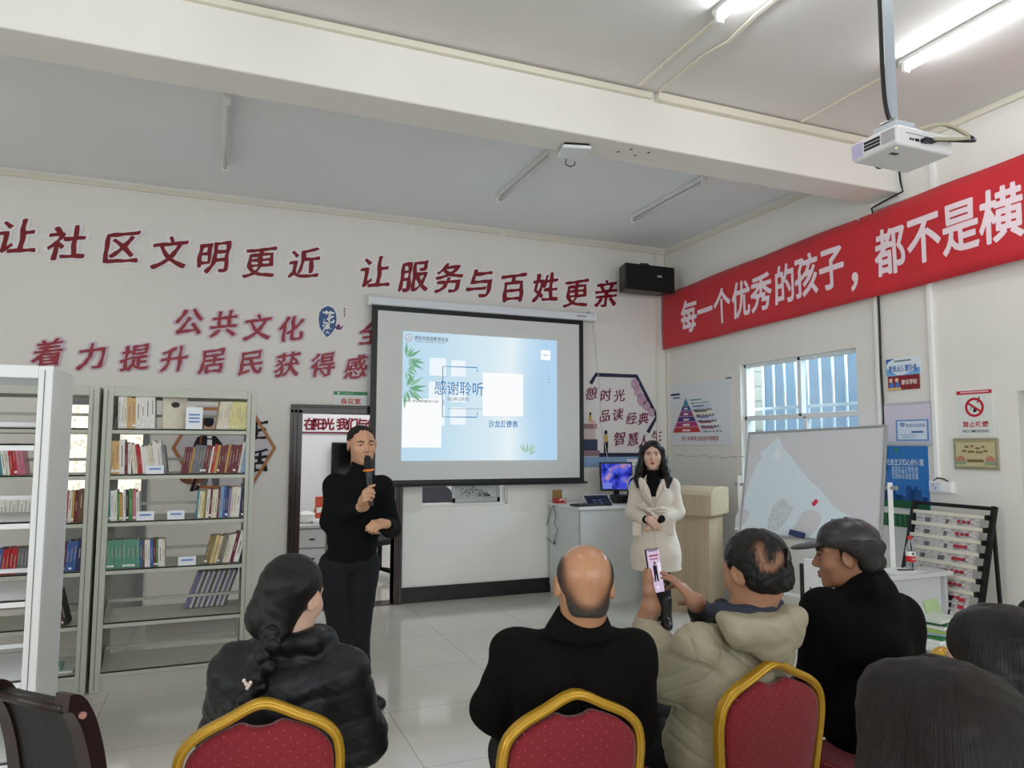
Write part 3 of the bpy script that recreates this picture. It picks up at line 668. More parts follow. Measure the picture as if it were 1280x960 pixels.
# pyramid poster
t = thing('pyramid_poster', 'white poster with a coloured pyramid chart on the right wall by the corner', 'poster', (XR-.002, 6.70, 1.95), RIGHT_ROT)
MB().box((-.565, -.35, 0), (.565, .35, .01)).build('board', mat('poster_white', (226, 230, 234), .4), t, bevel=.002)
cols = [(66, 140, 176), (48, 62, 138), (142, 62, 120), (76, 46, 124), (182, 44, 118), (194, 50, 54)]
ap = (-.225, .19); bl, br, bz = -.485, .04, -.205
ys = [1, .77, .62, .455, .30, .15, 0]
for i, c in enumerate(cols):
    k1, k0 = ys[i], ys[i+1]; k0 += .012 if i < 5 else 0
    L = lambda k: (bl+(ap[0]-bl)*k, bz+(ap[1]-bz)*k); Rr = lambda k: (br+(ap[0]-br)*k, bz+(ap[1]-bz)*k)
    plate(t, 'pyramid_band', [L(k0), Rr(k0), Rr(k1), L(k1)][: 4] if k1 < 1 else [L(k0), Rr(k0), ap], .01, .0115, mat('band_%d' % i, c, .5))
    zz = bz+(ap[1]-bz)*(k0+k1)/2-.005; xc = ap[0]+(br-bl)*0+(((bl+br)/2-ap[0])*(1-(k0+k1)/2))
    if i: plate(t, 'band_print', rect(xc, zz, .045+.02*i, .022), .0115, .012, flat('band_print_white', (236, 228, 232)))
    x0 = Rr((k0+k1)/2)[0]+.03
    plate(t, 'tint_strip', rect(x0+.16, zz, .36, .07), .01, .0108, flat('tint%d' % i, ((214, 228, 228), (208, 220, 232), (230, 228, 214), (214, 216, 234), (230, 226, 228), (214, 218, 232))[i]))
    plate(t, 'text_line', rect(x0+.12, zz+.018, .2, .013), .0108, .0115, flat('line_tint%d' % i, ((90, 140, 150), (80, 90, 130), (120, 110, 90), (110, 100, 160), (180, 90, 110), (180, 90, 110))[i]))
    xx = x0+.04
    for w in (.08, .035, .03, .04, .03): plate(t, 'text_line', rect(xx+w/2, zz-.02, w, .014), .0108, .0115, flat('line_dark', (128, 130, 136))); xx += w+.025
letters('lettering', '青少年教育五级金字塔模型', .02, -.275, .66, .055, flat('poster_red', (170, 52, 66)), t, .0112, .008)
plate(t, 'heading_line', rect(-.43, .24, .18, .025), .01, .0112, flat('line_navy', (52, 56, 92))); plate(t, 'heading_line', rect(-.41, .2, .14, .014), .01, .0112, flat('line_navy', (52, 56, 92)))
o = MB().box((.48, .355, 0), (.565, .362, .012)).build('clip', M_BLACK, t)
# signs by the conduit
def sign_at(name, label, x0, y0, x1, y1, m, th=.012, cat='sign'):
    a = rwp(x0, y0); b = rwp(x1, y1); w = a[0]-b[0]; h = a[1]-b[1]
    t = thing(name, label, cat, (XR-.001, (a[0]+b[0])/2, (a[1]+b[1])/2), RIGHT_ROT)
    MB().box((-w/2, -h/2, 0), (w/2, h/2, th)).build('board', m, t, bevel=.002)
    return t, w, h
t, w, h = sign_at('association_sign', 'white and blue sign reading 老年人体育协会, upper of the two by the conduit', 1109, 450, 1151.5, 467, mat('sign_pale_blue', (226, 236, 246), .35))
MS_B = flat('sign_blue', (42, 92, 176))
plate(t, 'wave', [(-w/2, -h/2), (-w/2+.1, -h/2), (-w/2+.03, -.02), (-w/2, .0)], .012, .0128, flat('sign_sky', (120, 178, 226))); plate(t, 'wave', [(w/2, -h/2), (w/2-.16, -h/2), (w/2-.04, -h/2+.035), (w/2, -.01)], .012, .0128, flat('sign_sky', (120, 178, 226)))
plate(t, 'wave', [(-w/2, h/2), (-w/2, h/2-.05), (-w/2+.02, h/2-.02), (-w/2+.08, h/2)], .012, .0128, MS_B)
letters('lettering', '老年人体育协会', 0, -.014, w*.86, h*.44, MS_B, t, .0135, .022); plate(t, 'small_print', rect(0, h*.34, w*.5, h*.08), .012, .013, flat('print_grey', (110, 120, 130)))
t, w, h = sign_at('school_sign', 'dark red sign with white lettering and little cartoon pupils, under the blue one', 1111, 470.5, 1150.5, 485.5, mat('sign_maroon', (132, 28, 38), .35))
letters('lettering', '家长学校', w*.2, 0, w*.5, h*.36, flat('sign_cream', (240, 226, 220)), t, .013, .02)
for dx, c in ((-.11, (226, 190, 160)), (-.055, (226, 190, 160))):
    plate(t, 'drawn_head', ell(dx, .02, .016, .018), .012, .0135, flat('drawn_skin', c)); plate(t, 'drawn_body', ell(dx+.005, -.02, .022, .025), .012, .013, flat('drawn_blue', (80, 120, 190)))
plate(t, 'drawn_book', rect(-.08, -.048, .12, .018), .012, .0138, flat('drawn_sand', (222, 190, 120)))
t, w, h = sign_at('display_frame', 'clear frame holding a lilac sheet with a blue wifi notice', 1104, 505, 1171.5, 556, mat('frame_grey', (188, 192, 200), .3), .02)
MB().box((-w/2+.025, -h/2+.025, .02), (w/2-.025, h/2-.02, .022)).build('sheet', flat('sheet_lilac', (214, 206, 222)), t)
plate(t, 'notice', rect(w*.09, -h*.16, w*.62, h*.5), .022, .0228, flat('notice_blue', (110, 150, 204))); plate(t, 'notice_face', rect(w*.09, -h*.16, w*.55, h*.43), .0228, .0234, flat('notice_pale', (216, 226, 240)))
for r in (.012, .024, .036): MB().bar([(w*.09-w*.18+r*math.cos(a), -h*.1+r*math.sin(a), .0238) for a in [PI*.25+k*PI*.5/6 for k in range(7)]], .008, .0008).build('wifi_symbol', flat('wifi_blue', (70, 110, 170)), t)
letters('lettering', '免费无线网络', w*.16, -h*.05, w*.36, h*.09, flat('wifi_blue', (70, 110, 170)), t, .0237, .006)
plate(t, 'button_print', rect(w*.19, -h*.2, w*.22, h*.045), .0234, .0238, flat('wifi_blue', (70, 110, 170)))
for k in range(2): plate(t, 'text_line', rect(w*.02, -h*(.27+.05*k), w*(.34-.08*k), h*.018), .0234, .0237, flat('line_soft', (150, 170, 200)))
t, w, h = sign_at('values_poster', 'blue poster with a city skyline and white lettering, half behind the whiteboard', 1103, 557.5, 1163.5, 638, mat('poster_blue', (32, 112, 186), .3), .006, 'poster')
letters('lettering', '社会主义核心价值观', 0, h*.24, w*.82, .055, flat('poster_letters', (232, 240, 246)), t, .0068, .014)
for i, s in enumerate(('富强民主文明和谐', '自由平等公正法治', '爱国敬业诚信友善')): letters('lettering', s, .0, h*(.135-.065*i), w*.58, .038, flat('poster_letters2', (200, 222, 238)), t, .0068, .006)
r4 = random.Random(11); x = -w/2+.01
while x < w/2-.05:
    ww = r4.uniform(.02, .05); hh = h*(.05+.25*r4.random()*math.exp(-((x+.02)/.16)**2)+.05*r4.random())
    plate(t, 'skyline_tower', [(x, -h*.5+.06), (x+ww, -h*.5+.06), (x+ww, -h*.5+.06+hh), (x, -h*.5+.06+hh)], .006, .0068+r4.random()*.0006, flat('tower%d' % r4.randrange(3), ((20, 60, 118), (34, 80, 140), (16, 48, 96))[r4.randrange(3)])); x += ww*r4.uniform(.8, 1.2)
plate(t, 'green_strip', rect(0, -h*.5+.03, w, .06), .006, .0078, flat('poster_green', (36, 96, 62)))
plate(t, 'badge', ell(-w*.17, h*.43, .018, .018), .006, .007, flat('badge_green', (60, 140, 100)))
t, w, h = sign_at('green_poster', 'green tree poster low on the wall behind the newspaper rack', 1103, 640, 1164, 663, flat('poster_green_dark', (40, 92, 58)), .006, 'poster')
for k in range(9): plate(t, 'tree_print', rect(-w*.42+k*w*.105, h*.05, w*.03, h*.8), .006, .0066, flat('tree_print', (70, 130, 84)))
# no smoking
a = rwp(1196, 489.5); b = rwp(1243, 545)
w = a[0]-b[0]; h = a[1]-b[1]
t = thing('no_smoking_sign', 'white notice with red crossed-cigarette circle reading 禁止吸烟 NO SMOKING', 'sign', (XR, (a[0]+b[0])/2, (a[1]+b[1])/2), RIGHT_ROT)
MB().box((-w/2, -h/2, 0), (w/2, h/2, .004)).build('board', mat('notice_white', (224, 228, 224), .35), t)
MS_R = flat('notice_red', (186, 32, 50))
plate(t, 'header', [(-w/2, h*.42), (-w*.1, h*.42), (w/2, h*.42), (w/2, h*.5), (-w/2, h*.5)], .004, .005, MS_R)
plate(t, 'header_print', rect(w*.02, h*.465, w*.8, h*.028), .005, .0055, flat('header_pale', (238, 190, 196)))
MB().bar([(x, y, .005) for x, y in ell(0, h*.13, h*.185, h*.185, 40)], .017, .002, closed=True).build('ring', MS_R, t)
c = math.cos(-.6)*h*.185; s = math.sin(-.6)*h*.185; MB().bar([(-c, h*.13-s, .0052), (c, h*.13+s, .0052)], .014, .002).build('slash', MS_R, t)
plate(t, 'cigarette_print', [(-.012, -.005+h*.04), (.012, -.005+h*.04), (.016, .022+h*.04), (-.006, .03+h*.04)], .004, .0046, M_BLACK)
plate(t, 'cigarette_print', [(.018, .06+h*.04), (.026, .058+h*.04), (.044, .1+h*.04), (.034, .104+h*.04)], .004, .0046, M_BLACK)
MB().bar([(-.04+.02*math.sin(k*.9), h*.13-.02+k*.012, .0046) for k in range(6)], .004, .001).build('smoke_print', M_BLACK, t)
letters('lettering', '禁止吸烟', 0, -h*.24, w*.72, h*.14, MS_R, t, .0048, .02); letters('lettering', 'NO SMOKING', 0, -h*.385, w*.74, h*.085, M_BLACK, t, .0048, .012)
# gold plaque
t, w, h = sign_at('gold_plaque', 'small gold framed certificate under the no smoking notice', 1193, 548, 1250.5, 588, mat('plaque_frame', (166, 160, 134), .35, metal=.4), .014, 'plaque')
MB().box((-w/2+.02, -h/2+.02, .014), (w/2-.02, h/2-.018, .016)).build('plate', mat('plaque_gold', (206, 196, 152), .3, metal=.25), t)
plate(t, 'top_strip', rect(0, h*.39, w*.84, h*.05), .016, .0165, flat('plaque_line', (170, 160, 118)))
MQ = flat('plaque_ink', (126, 96, 72))
for x, y, ww in ((-.06, .05, .03), (-.02, .055, .02), (.02, .04, .03), (.06, .05, .02), (-.08, .02, .03), (-.03, .015, .05), (.03, .012, .05), (.075, .02, .03)): plate(t, 'print', rect(x, y, ww, .014), .016, .0166, MQ)
for x in (-w*.33, w*.33): plate(t, 'drawn_group', ell(x, -h*.2, .035, .03), .016, .0166, flat('plaque_pink', (196, 130, 110))); plate(t, 'drawn_group', rect(x, -h*.29, .08, .025), .016, .0168, flat('plaque_teal', (140, 160, 130)))
plate(t, 'print', rect(0, -h*.22, .12, .02), .016, .0166, MQ)
# double socket
t, w, h = sign_at('power_socket', 'double white wall socket between the blue poster and the newspaper rack', 1164.5, 601, 1194, 616.5, M_WHITE, .03, 'socket')
MB().box((-w/2+.01, -h/2+.01, .03), (-.004, h/2-.01, .036)).build('switch_plate', mat('socket_blue', (206, 216, 230), .4), t, bevel=.002); MB().box((.004, -h/2+.01, .03), (w/2-.01, h/2-.01, .036)).build('socket_plate', M_WHITE, t, bevel=.002)
for x, y in ((-.055, .01), (-.035, -.01)): MB().box((x-.003, y-.008, .036), (x+.003, y+.008, .037)).build('slot', M_BLACK, t)
MB().tube([(-.06, h/2, .02), (-.02, h/2+.025, .03), (.03, h/2+.02, .03), (.06, h/2, .02)], .006, 6).build('plug_cable', M_BLACK, t)
# scuff above the podium on the right wall
mb = MB(); r5 = random.Random(2)
x = 7.15
while x > 5.9:
    w_ = r5.uniform(.03, .12); z = 1.47+r5.uniform(-.012, .012); mb.add([(XR-.0008, x, z), (XR-.0008, x-w_, z+r5.uniform(-.01, .01)), (XR-.0008, x-w_, z+.012), (XR-.0008, x, z+.008)], [(0, 3, 2, 1)]); x -= w_*1.15
struct('wall_right_scuffs', mb, flat('scuff', (196, 194, 190)))
# ------------------------------------------------------------------ ceiling lamps
def tube_light(x, y0, y1, z, lit, label):
    t = thing('tube_light', label, 'light', (x, (y0+y1)/2, z), 0, 'fluorescent tube lights on the ceiling')
    L = (y1-y0)/2
    MB().prism([(-.022, 0), (-.03, -.03), (-.012, -.045), (.012, -.045), (.03, -.03), (.022, 0)], -L, L).xf(Matrix.Rotation(PI/2, 4, 'X')).build('housing', mat('lamp_housing', (222, 222, 220), .4), t, bevel=.003)
    for s in (-1, 1): MB().box((-.024, s*(L-.03)-.012, -.09), (.024, s*(L-.03)+.012, -.02)).build('end_cap', M_WHITE, t, bevel=.004)
    m = emis('lamp_glow', (248, 252, 255), TUBE_POWER) if lit else mat('lamp_tube_off', (214, 218, 220), .3)
    MB().tube([(0, -L+.04, -.07), (0, L-.04, -.07)], .014, 12).build('tube', m, t, smooth=True)
    return t
tube_light(-.01, 5.10, 6.45, ZC-.01, False, 'unlit tube light on the far ceiling above the bookcases')
tube_light(2.42, 5.05, 6.30, ZC-.01, False, 'unlit grey tube light on the far ceiling by the white access point')
tube_light(3.93, 5.11, 6.35, ZC-.01, False, 'unlit tube light on the far ceiling nearest the red banner')
tube_light(2.48, 1.86, 3.11, ZC, True, 'glowing tube light at the upper edge, left of the projector pole')
tube_light(3.89, 1.85, 3.10, ZC, True, 'glowing tube light behind the projector pole')
for x in (-2.2, .2): tube_light(x, 1.9, 3.1, ZC, True, 'glowing tube light on the near ceiling left of the frame').__setitem__('label', 'glowing tube light over the near left of the room, beyond the upper edge' if x > 0 else 'glowing tube light over the far left of the near bay')
# access point under the beam
t = thing('wireless_access_point', 'white square wireless access point under the ceiling beam', 'router', (2.19, 4.26, 3.615), (0, 0, -.25))
MB().box((-.10, -.10, -.04), (.10, .10, -.016)).build('body', mat('router_white', (228, 232, 234), .35), t, bevel=.015, segs=3)
MB().box((-.085, -.085, -.018), (.085, .085, 0)).build('mount', M_BLACK, t)
MB().tube([(-.03, .11, -.03), (-.035, .115, -.07), (-.0, .12, -.085), (.03, .115, -.07), (.03, .11, -.05)], .004, 6).build('cable_loop', M_BLACK, t)
MB().disc((.03, -.02), .006, -.0405, 8).build('indicator', M_ALU, t)
# ------------------------------------------------------------------ projector on its pole
M_PJ = mat('projector_white', (222, 220, 222), .35); M_PJ2 = mat('projector_grille', (150, 148, 152), .5)
P = Vector((0, 0, CAM_H)) + 3.0*pray(1122, 179)
yfar = on_x(1064.5, 201, P.x).y; xr = on_y(1192, 194, P.y).x; ztop = on_y(1120, 153.5, P.y).z
wx, wy, hz = xr-P.x, yfar-P.y, ztop-P.z
t = thing('projector', 'white ceiling projector hanging on a grey pole in front of the beam', 'projector', (P.x, P.y, P.z))
MB().box((0, 0, 0), (wx, wy, hz)).build('case', M_PJ, t, bevel=.014, segs=3)
for i in range(5):
    for j in range(3): MB().box((-.0012, wy*(.36+.07*i), hz*(.30+.17*j)), (.001, wy*(.36+.07*i)+.016, hz*(.30+.17*j)+.011)).build('vent', M_BLACK, t)
for i in range(9): MB().box((-.001, wy*.05, hz*(.25+.07*i)), (.001, wy*.33, hz*(.25+.07*i)+.003)).build('vent_rib', M_PJ2, t)
MB().box((-.0012, wy*.74, hz*.14), (.001, wy*.985, hz*.86)).build('filter_grille', mat('projector_lilac', (186, 180, 214), .4), t)
MB().box((.05, -.0015, hz*.62), (wx-.02, .001, hz*.66)).build('seam', M_PJ2, t)
for x in (.075, .09): MB().disc((0, 0), .006, 0, 12).xf(Matrix.Translation((x, -.0015, hz*.36)) @ Matrix.Rotation(PI/2, 4, 'X')).build('port', M_BLACK, t)
MB().box((.103, -.002, hz*.3), (.125, .001, hz*.44)).build('port', M_BLACK, t); MB().box((.133, -.03, hz*.26), (.17, .0, hz*.46)).build('plug', mat('plug_navy', (26, 28, 44), .4), t, bevel=.003); MB().box((.18, -.028, hz*.3), (.2, .0, hz*.46)).build('plug', M_BLACK, t, bevel=.003)
MB().box((.06, wy*.32, -.002), (.1, wy*.4, .0005)).build('foot_pad', mat('pad_grey', (70, 70, 74), .6), t)
MB().disc((.035, wy*.15), .004, -.0015, 8).build('indicator', emis('led', (190, 255, 120), 2), t)
MB().tube([(wx*.55, wy+.0, hz*.5), (wx*.55, wy+.02, hz*.5)], .035, 20).build('lens', M_BLACK, t, smooth=False)
cx, cy = wx*.36, wy*.5
MB().box((cx-.05, cy-.06, hz+.012), (cx+.06, cy+.06, hz+.055)).box((cx-.06, cy-.07, hz), (cx-.03, cy+.07, hz+.03)).box((cx+.04, cy-.07, hz), (cx+.07, cy+.07, hz+.03)).build('bracket', mat('bracket_grey', (186, 194, 200), .35), t, bevel=.003)
MB().tube([(cx, cy, hz+.05), (cx-.0, cy, ZC-P.z)], .026, 4).build('pole', mat('pole_grey', (178, 188, 196), .35, metal=.3), t)
for dx in (-.03, .03): MB().tube([(cx+dx, cy-.035, hz+.07), (cx+dx, cy+.035, hz+.07)], .008, 8).build('bolt', M_ALU, t)
MB().tube(spline([(cx-.06, cy, ZC-P.z), (cx-.062, cy-.01, .7), (cx-.06, cy-.01, .35), (cx-.045, cy-.01, .2), (cx-.0, cy-.01, hz+.03), (cx+.03, cy-.02, hz+.02)], 7), .009, 8).build('cable', M_BLACK, t, smooth=True)
MB().tube(spline([(cx+.05, cy-.05, hz+.02), (wx*.75, -.02, hz+.03), (wx*1.0, -.05, hz*.95), (wx*1.0, -.06, hz*.6), (.17, -.035, hz*.38)], 7), .008, 8).build('cable', mat('cable_beige', (176, 168, 146), .5), t, smooth=True)
MB().tube(spline([(cx+.05, cy-.03, hz+.02), (wx*.8, -.0, hz+.04), (wx*1.16, -.03, hz+.0), (wx*1.2, -.05, hz*.7), (wx*1.05, -.06, hz*.5), (.2, -.03, hz*.4)], 7), .007, 8).build('cable', M_BLACK, t, smooth=True)
# ------------------------------------------------------------------ desk with the computer
M_DESK = mat('desk_white', (216, 220, 220), .4, noise=.02, nscale=3)
c0 = on_z(725, 757.3, 0); DX0, DY0 = c0.x, c0.y; DX1, DY1, DZ = DX0+.84, YB-.03, .975
t = thing('computer_desk', 'tall white cabinet desk under the projection screen, carrying the monitor', 'desk', (DX0, DY0, 0))
dw, dd = DX1-DX0, DY1-DY0
MB().box((0, .01, .075), (dw, dd, DZ-.03)).build('body', M_DESK, t, bevel=.003)
MB().box((-.012, -.02, DZ-.03), (dw+.01, dd, DZ)).build('top', mat('desk_top', (232, 234, 232), .35), t, bevel=.004)
MB().box((.01, .0, 0), (dw, dd, .08)).build('plinth', M_DESK, t)
MB().box((-.002, -.004, .08), (.006, .012, DZ-.03)).build('corner_strip', M_ALU, t)
def on_desk(x, y, Y): return on_y(x, y, Y)
# monitor
m0 = on_y(758, 607, 7.0); m1 = on_y(788, 607, 7.0); mw = .44
t = thing('monitor', 'small monitor with a bright blue picture on the white desk', 'monitor', ((m0.x+m1.x)/2-.02, 7.0, DZ), (0, 0, -.25))
MB().box((-.12, -.07, 0), (.12, .09, .014)).build('base', M_BLACK, t, bevel=.006); MB().box((-.03, .015, .01), (.03, .04, .22)).build('stand', M_BLACK, t)
sc = thing('monitor_screen', None, None); sc.parent = t; sc.location = (0, 0, .12); sc.rotation_euler = (-.14, 0, 0)
MB().box((-.185, -.02, 0), (.185, .02, .315)).build('bezel', M_BLACK, sc, bevel=.006)
def blobs():
    m = bpy.data.materials.new('monitor_picture'); m.use_nodes = True; nt = m.node_tree; nt.nodes.remove(nt.nodes['Principled BSDF'])
    tc = nt.nodes.new('ShaderNodeTexCoord'); v = nt.nodes.new('ShaderNodeTexNoise'); v.inputs['Scale'].default_value = 9; nt.links.new(tc.outputs['Object'], v.inputs[0])
    r = nt.nodes.new('ShaderNodeValToRGB'); cr = r.color_ramp
    cr.elements[0].position = .36; cr.elements[0].color = (*lin((24, 34, 110)), 1); cr.elements[1].position = .72; cr.elements[1].color = (*lin((235, 190, 160)), 1)
    for p, c in ((.47, (56, 66, 196)), (.55, (88, 104, 236)), (.61, (150, 120, 190))): e = cr.elements.new(p); e.color = (*lin(c), 1)
    nt.links.new(v.outputs['Fac'], r.inputs[0]); e = nt.nodes.new('ShaderNodeEmission'); e.inputs[1].default_value = .8*EMK
    nt.links.new(r.outputs[0], e.inputs[0]); nt.links.new(e.outputs[0], nt.nodes['Material Output'].inputs[0]); return m
MB().box((-.17, -.0215, .018), (.17, -.02, .297)).build('display', blobs(), sc)
MB().box((-.165, -.0225, .022), (-.06, -.021, .09)).build('display_inset', emis('inset1', (120, 140, 235), .75), sc); MB().box((.03, -.0225, .022), (.165, -.021, .085)).build('display_inset', emis('inset2', (70, 84, 226), .75), sc)
# amplifier box, control panel, keyboard, mouse, red box, headset
p = on_z(768, 626, DZ)
t = thing('equipment_box', 'flat black equipment box under the monitor', 'box', (p.x+.03, 6.87, DZ), -.1)
MB().box((-.2, -.1, .01), (.2, .08, .085)).build('case', M_BLACK, t, bevel=.006); MB().box((.05, -.102, .03), (.17, -.099, .06)).build('front_panel', mat('panel_dark', (44, 46, 52), .3), t)
for x in (-.17, .17): MB().box((x-.02, -.08, 0), (x+.02, -.04, .012)).build('rubber_foot', M_BLACK, t)
p = on_z(742, 630, DZ)
t = thing('control_panel', 'tilted touch control panel with dark screen at the desk front', 'tablet', (p.x, 6.72, DZ), (0, 0, .1))
w_ = thing('panel_body', None, None); w_.parent = t; w_.rotation_euler = (.75, 0, 0)
MB().box((-.165, -.09, 0), (.165, .13, .02)).build('case', mat('tablet_grey', (190, 192, 194), .35), w_, bevel=.006); MB().box((-.15, -.075, .02), (.15, .115, .0215)).build('display', mat('tablet_screen', (24, 40, 64), .15), w_)
for i in range(3):
    for j in range(2): MB().box((-.07+.07*j, -.03+.035*i, .0215), (-.025+.07*j, -.015+.035*i, .0222)).build('icon', emis('icon_blue', (90, 120, 160), .5), w_)
MB().box((-.14, .02, .0), (.14, .075, .04)).build('wedge', M_BLACK, t)
p = on_z(722, 630.5, DZ)
t = thing('keyboard', 'black keyboard lying at the left front of the white desk', 'keyboard', (p.x+.03, 6.66, DZ), .12)
MB().box((-.19, -.07, 0), (.19, .07, .018)).build('case', M_BLACK, t, bevel=.005)
for j in range(4): MB().box((-.18, -.06+.032*j, .018), (.18, -.036+.032*j, .023)).build('key_row', mat('keys', (38, 38, 42), .5), t)
t = thing('computer_mouse', 'black mouse beside the tilted control panel', 'mouse', (on_z(761, 632, DZ).x, 6.62, DZ), 0)
MB().lathe([(.034, 0), (.036, .01), (.03, .026), (.015, .034), (.002, .036)], n=16).xf(Matrix.Diagonal((.9, 1.5, 1, 1))).build('shell', M_BLACK, t, smooth=True); MB().box((-.003, .02, .03), (.003, .045, .036)).build('wheel', M_ALU, t)
p = on_y(694, 627, 7.12)
t = thing('carton', 'little open cardboard box with red front at the desk corner', 'box', (p.x+.03, 7.08, DZ), .1)
mb_ = mat('cardboard', (150, 118, 70), .7)
MB().box((-.06, -.045, 0), (.06, .045, .05)).build('tray', mat('carton_red', (176, 40, 42), .5), t); MB().box((-.06, .04, .05), (.06, .046, .14)).build('lid', mb_, t)
MB().tube([(-.03, -.047, .03), (0, -.05, .045), (.05, -.05, .035), (.03, -.05, .02)], .006, 6).build('white_cord', M_WHITE, t)
pts = [(697, 628, 6.5), (690, 634, 6.4), (686, 648, 6.4), (681.5, 661, 6.4), (682, 671, 6.4), (690, 678, 6.4), (693, 679, 6.4), (695, 668, 6.4), (697, 663, 6.4), (693, 655, 6.4), (695, 645, 6.4), (692, 636, 6.4), (697, 629, 6.5)]
q_ = [on_x(x, y, DX0-.022) for x, y, _ in pts]; q_[0] = Vector((DX0+.03, q_[1].y, DZ+.006)); q_[-1] = Vector((DX0+.03, q_[1].y-.03, DZ+.006))
t = tag(MB().tube([tuple(v) for v in q_], .0035, 6).build('earphone_cable', M_BLACK, smooth=True), 'thin black cable looped over the left side of the white desk', 'cable')
MB().cbox(tuple(q_[6]), (.014, .03, .03)).build('cable_plug', M_BLACK, t, bevel=.005)
p = on_y(862, 614, 6.75)
t = thing('headset_stand', 'black device with a pale ring behind the woman in the beige coat', 'device', (DX1-.09, 6.75, DZ))
MB().box((-.05, -.05, 0), (.05, .05, .14)).box((-.065, -.06, 0), (.065, .06, .02)).build('body', M_BLACK, t, bevel=.006)
MB().tube([(.0+.075*math.cos(a), 0, .20+.09*math.sin(a)) for a in [2*PI*k/20 for k in range(20)]], .009, 8, closed=True).build('ring', mat('ring_pale', (190, 186, 176), .4), t, smooth=True)

# ------------------------------------------------------------------ wooden podium
def wood(name, c, k=.1):
    m = bpy.data.materials.new(name); m.use_nodes = True; nt = m.node_tree; b = nt.nodes['Principled BSDF']
    tc = nt.nodes.new('ShaderNodeTexCoord'); mp = nt.nodes.new('ShaderNodeMapping'); mp.inputs['Scale'].default_value = (14, 14, .8)
    nt.links.new(tc.outputs['Object'], mp.inputs[0]); n = nt.nodes.new('ShaderNodeTexNoise'); n.inputs['Scale'].default_value = 2; n.inputs['Detail'].default_value = 5; nt.links.new(mp.outputs[0], n.inputs['Vector'])
    r = nt.nodes.new('ShaderNodeValToRGB'); r.color_ramp.elements[0].position = .3; r.color_ramp.elements[1].position = .7
    r.color_ramp.elements[0].color = (*lin([v*(1-k) for v in c]), 1); r.color_ramp.elements[1].color = (*lin(c), 1)
    nt.links.new(n.outputs['Fac'], r.inputs[0]); nt.links.new(r.outputs[0], b.inputs['Base Color']); b.inputs['Roughness'].default_value = .45; return m
M_OAK = wood('podium_oak', (196, 176, 146))
pf = Vector((0, 0, CAM_H)) + 6.85*pray(889, 646)       # right front lower corner of the podium head
a_ = math.radians(-58)
t = thing('podium', 'pale oak podium with a curved sloping head beside the beige coat', 'podium', (pf.x-.34*math.cos(a_), pf.y-.34*math.sin(a_), 0), a_)
zt = pf.z
MB().box((-.30, .05, .07), (.30, .42, zt+.01)).build('body', M_OAK, t, bevel=.004)
MB().box((-.34, .02, 0), (.34, .46, .075)).build('plinth', M_OAK, t, bevel=.004)
prof = [(0, zt), (0, zt+.20), (.06, zt+.235), (.14, zt+.262), (.26, zt+.275), (.47, zt+.26), (.5, zt+.25), (.5, zt)]
MB().prism([(p[0], p[1]) for p in prof], -.34, .34).xf(Matrix(((0, 0, 1, 0), (1, 0, 0, 0), (0, 1, 0, 0), (0, 0, 0, 1)))).build('head', M_OAK, t, bevel=.006)
MB().box((-.26, .046, .12), (.26, .052, zt-.05)).build('front_panel', M_OAK, t, bevel=.002)
# ------------------------------------------------------------------ whiteboard on its stand
TL = Vector((0, 0, CAM_H))+6.2*pray(944, 542); TR = Vector((0, 0, CAM_H))+5.2*pray(1114, 533); BL = Vector((0, 0, CAM_H))+6.1*pray(916, 664); BR = Vector((0, 0, CAM_H))+5.1*pray(1095, 681)
ex = (TR-TL); wl = (ex.length+(BR-BL).length)/2; exn = ex.normalized(); up = ((TL-BL)+(TR-BR)); hl = up.length/2; upn = (up-exn*up.dot(exn)).normalized(); nn = exn.cross(upn).normalized()
C0 = (TL+TR+BL+BR)/4
t = thing('whiteboard', 'tilted whiteboard with a pale blue smeared patch, on a white steel stand', 'whiteboard')
t.matrix_world = Matrix(((exn.x, upn.x, nn.x, C0.x), (exn.y, upn.y, nn.y, C0.y), (exn.z, upn.z, nn.z, C0.z), (0, 0, 0, 1)))
hw_, hh_ = wl/2, hl/2
MB().box((-hw_, -hh_, -.012), (hw_, hh_, 0)).build('board', mat('whiteboard_face', (208, 209, 214), .25), t)
for a, b in (((-hw_-.012, -hh_-.012), (hw_+.012, -hh_+.008)), ((-hw_-.012, hh_-.008), (hw_+.012, hh_+.012)), ((-hw_-.012, -hh_), (-hw_+.008, hh_)), ((hw_-.008, -hh_), (hw_+.012, hh_))): MB().box((*a, -.016), (*b, .006)).build('frame', M_ALU, t, bevel=.003)
MB().box((-.30, -hh_-.02, 0), (.34, -hh_-.008, .06)).build('tray', M_ALU, t, bevel=.003)
def wbp(x, y):                                    # point of the board's face seen at a photo pixel
    d = pray(x, y); o_ = Vector((0, 0, CAM_H)); k = (C0-o_).dot(nn)/d.dot(nn); v = o_+d*k-C0; return (v.dot(exn), v.dot(upn))
def wb(pts, z, name, m): return MB().prism([wbp(*p) for p in pts], .0, z).build(name, m, t)
wb([(973, 546), (979, 560), (988, 570), (1000, 586), (1012, 600), (1024, 611), (1034, 622), (1041, 632), (1052, 640), (1063, 646), (1058, 652), (1045, 668), (1024, 674), (925, 663), (918, 662), (926, 641), (931, 622), (938, 600), (946, 580), (953, 572), (950, 566), (958, 560), (966, 552)], .0015, 'film_residue', mat('residue_pale_blue', (216, 230, 238), .3))
wb([(1003, 641), (1012, 637), (1024, 640), (1027, 650), (1022, 662), (1010, 672), (985, 669), (996, 654)], .0022, 'bare_patch', mat('whiteboard_face', (208, 209, 214), .25))
wb([(920, 645), (926, 632), (938, 642), (930, 655), (919, 661)], .0022, 'bare_patch', mat('whiteboard_face', (208, 209, 214), .25))
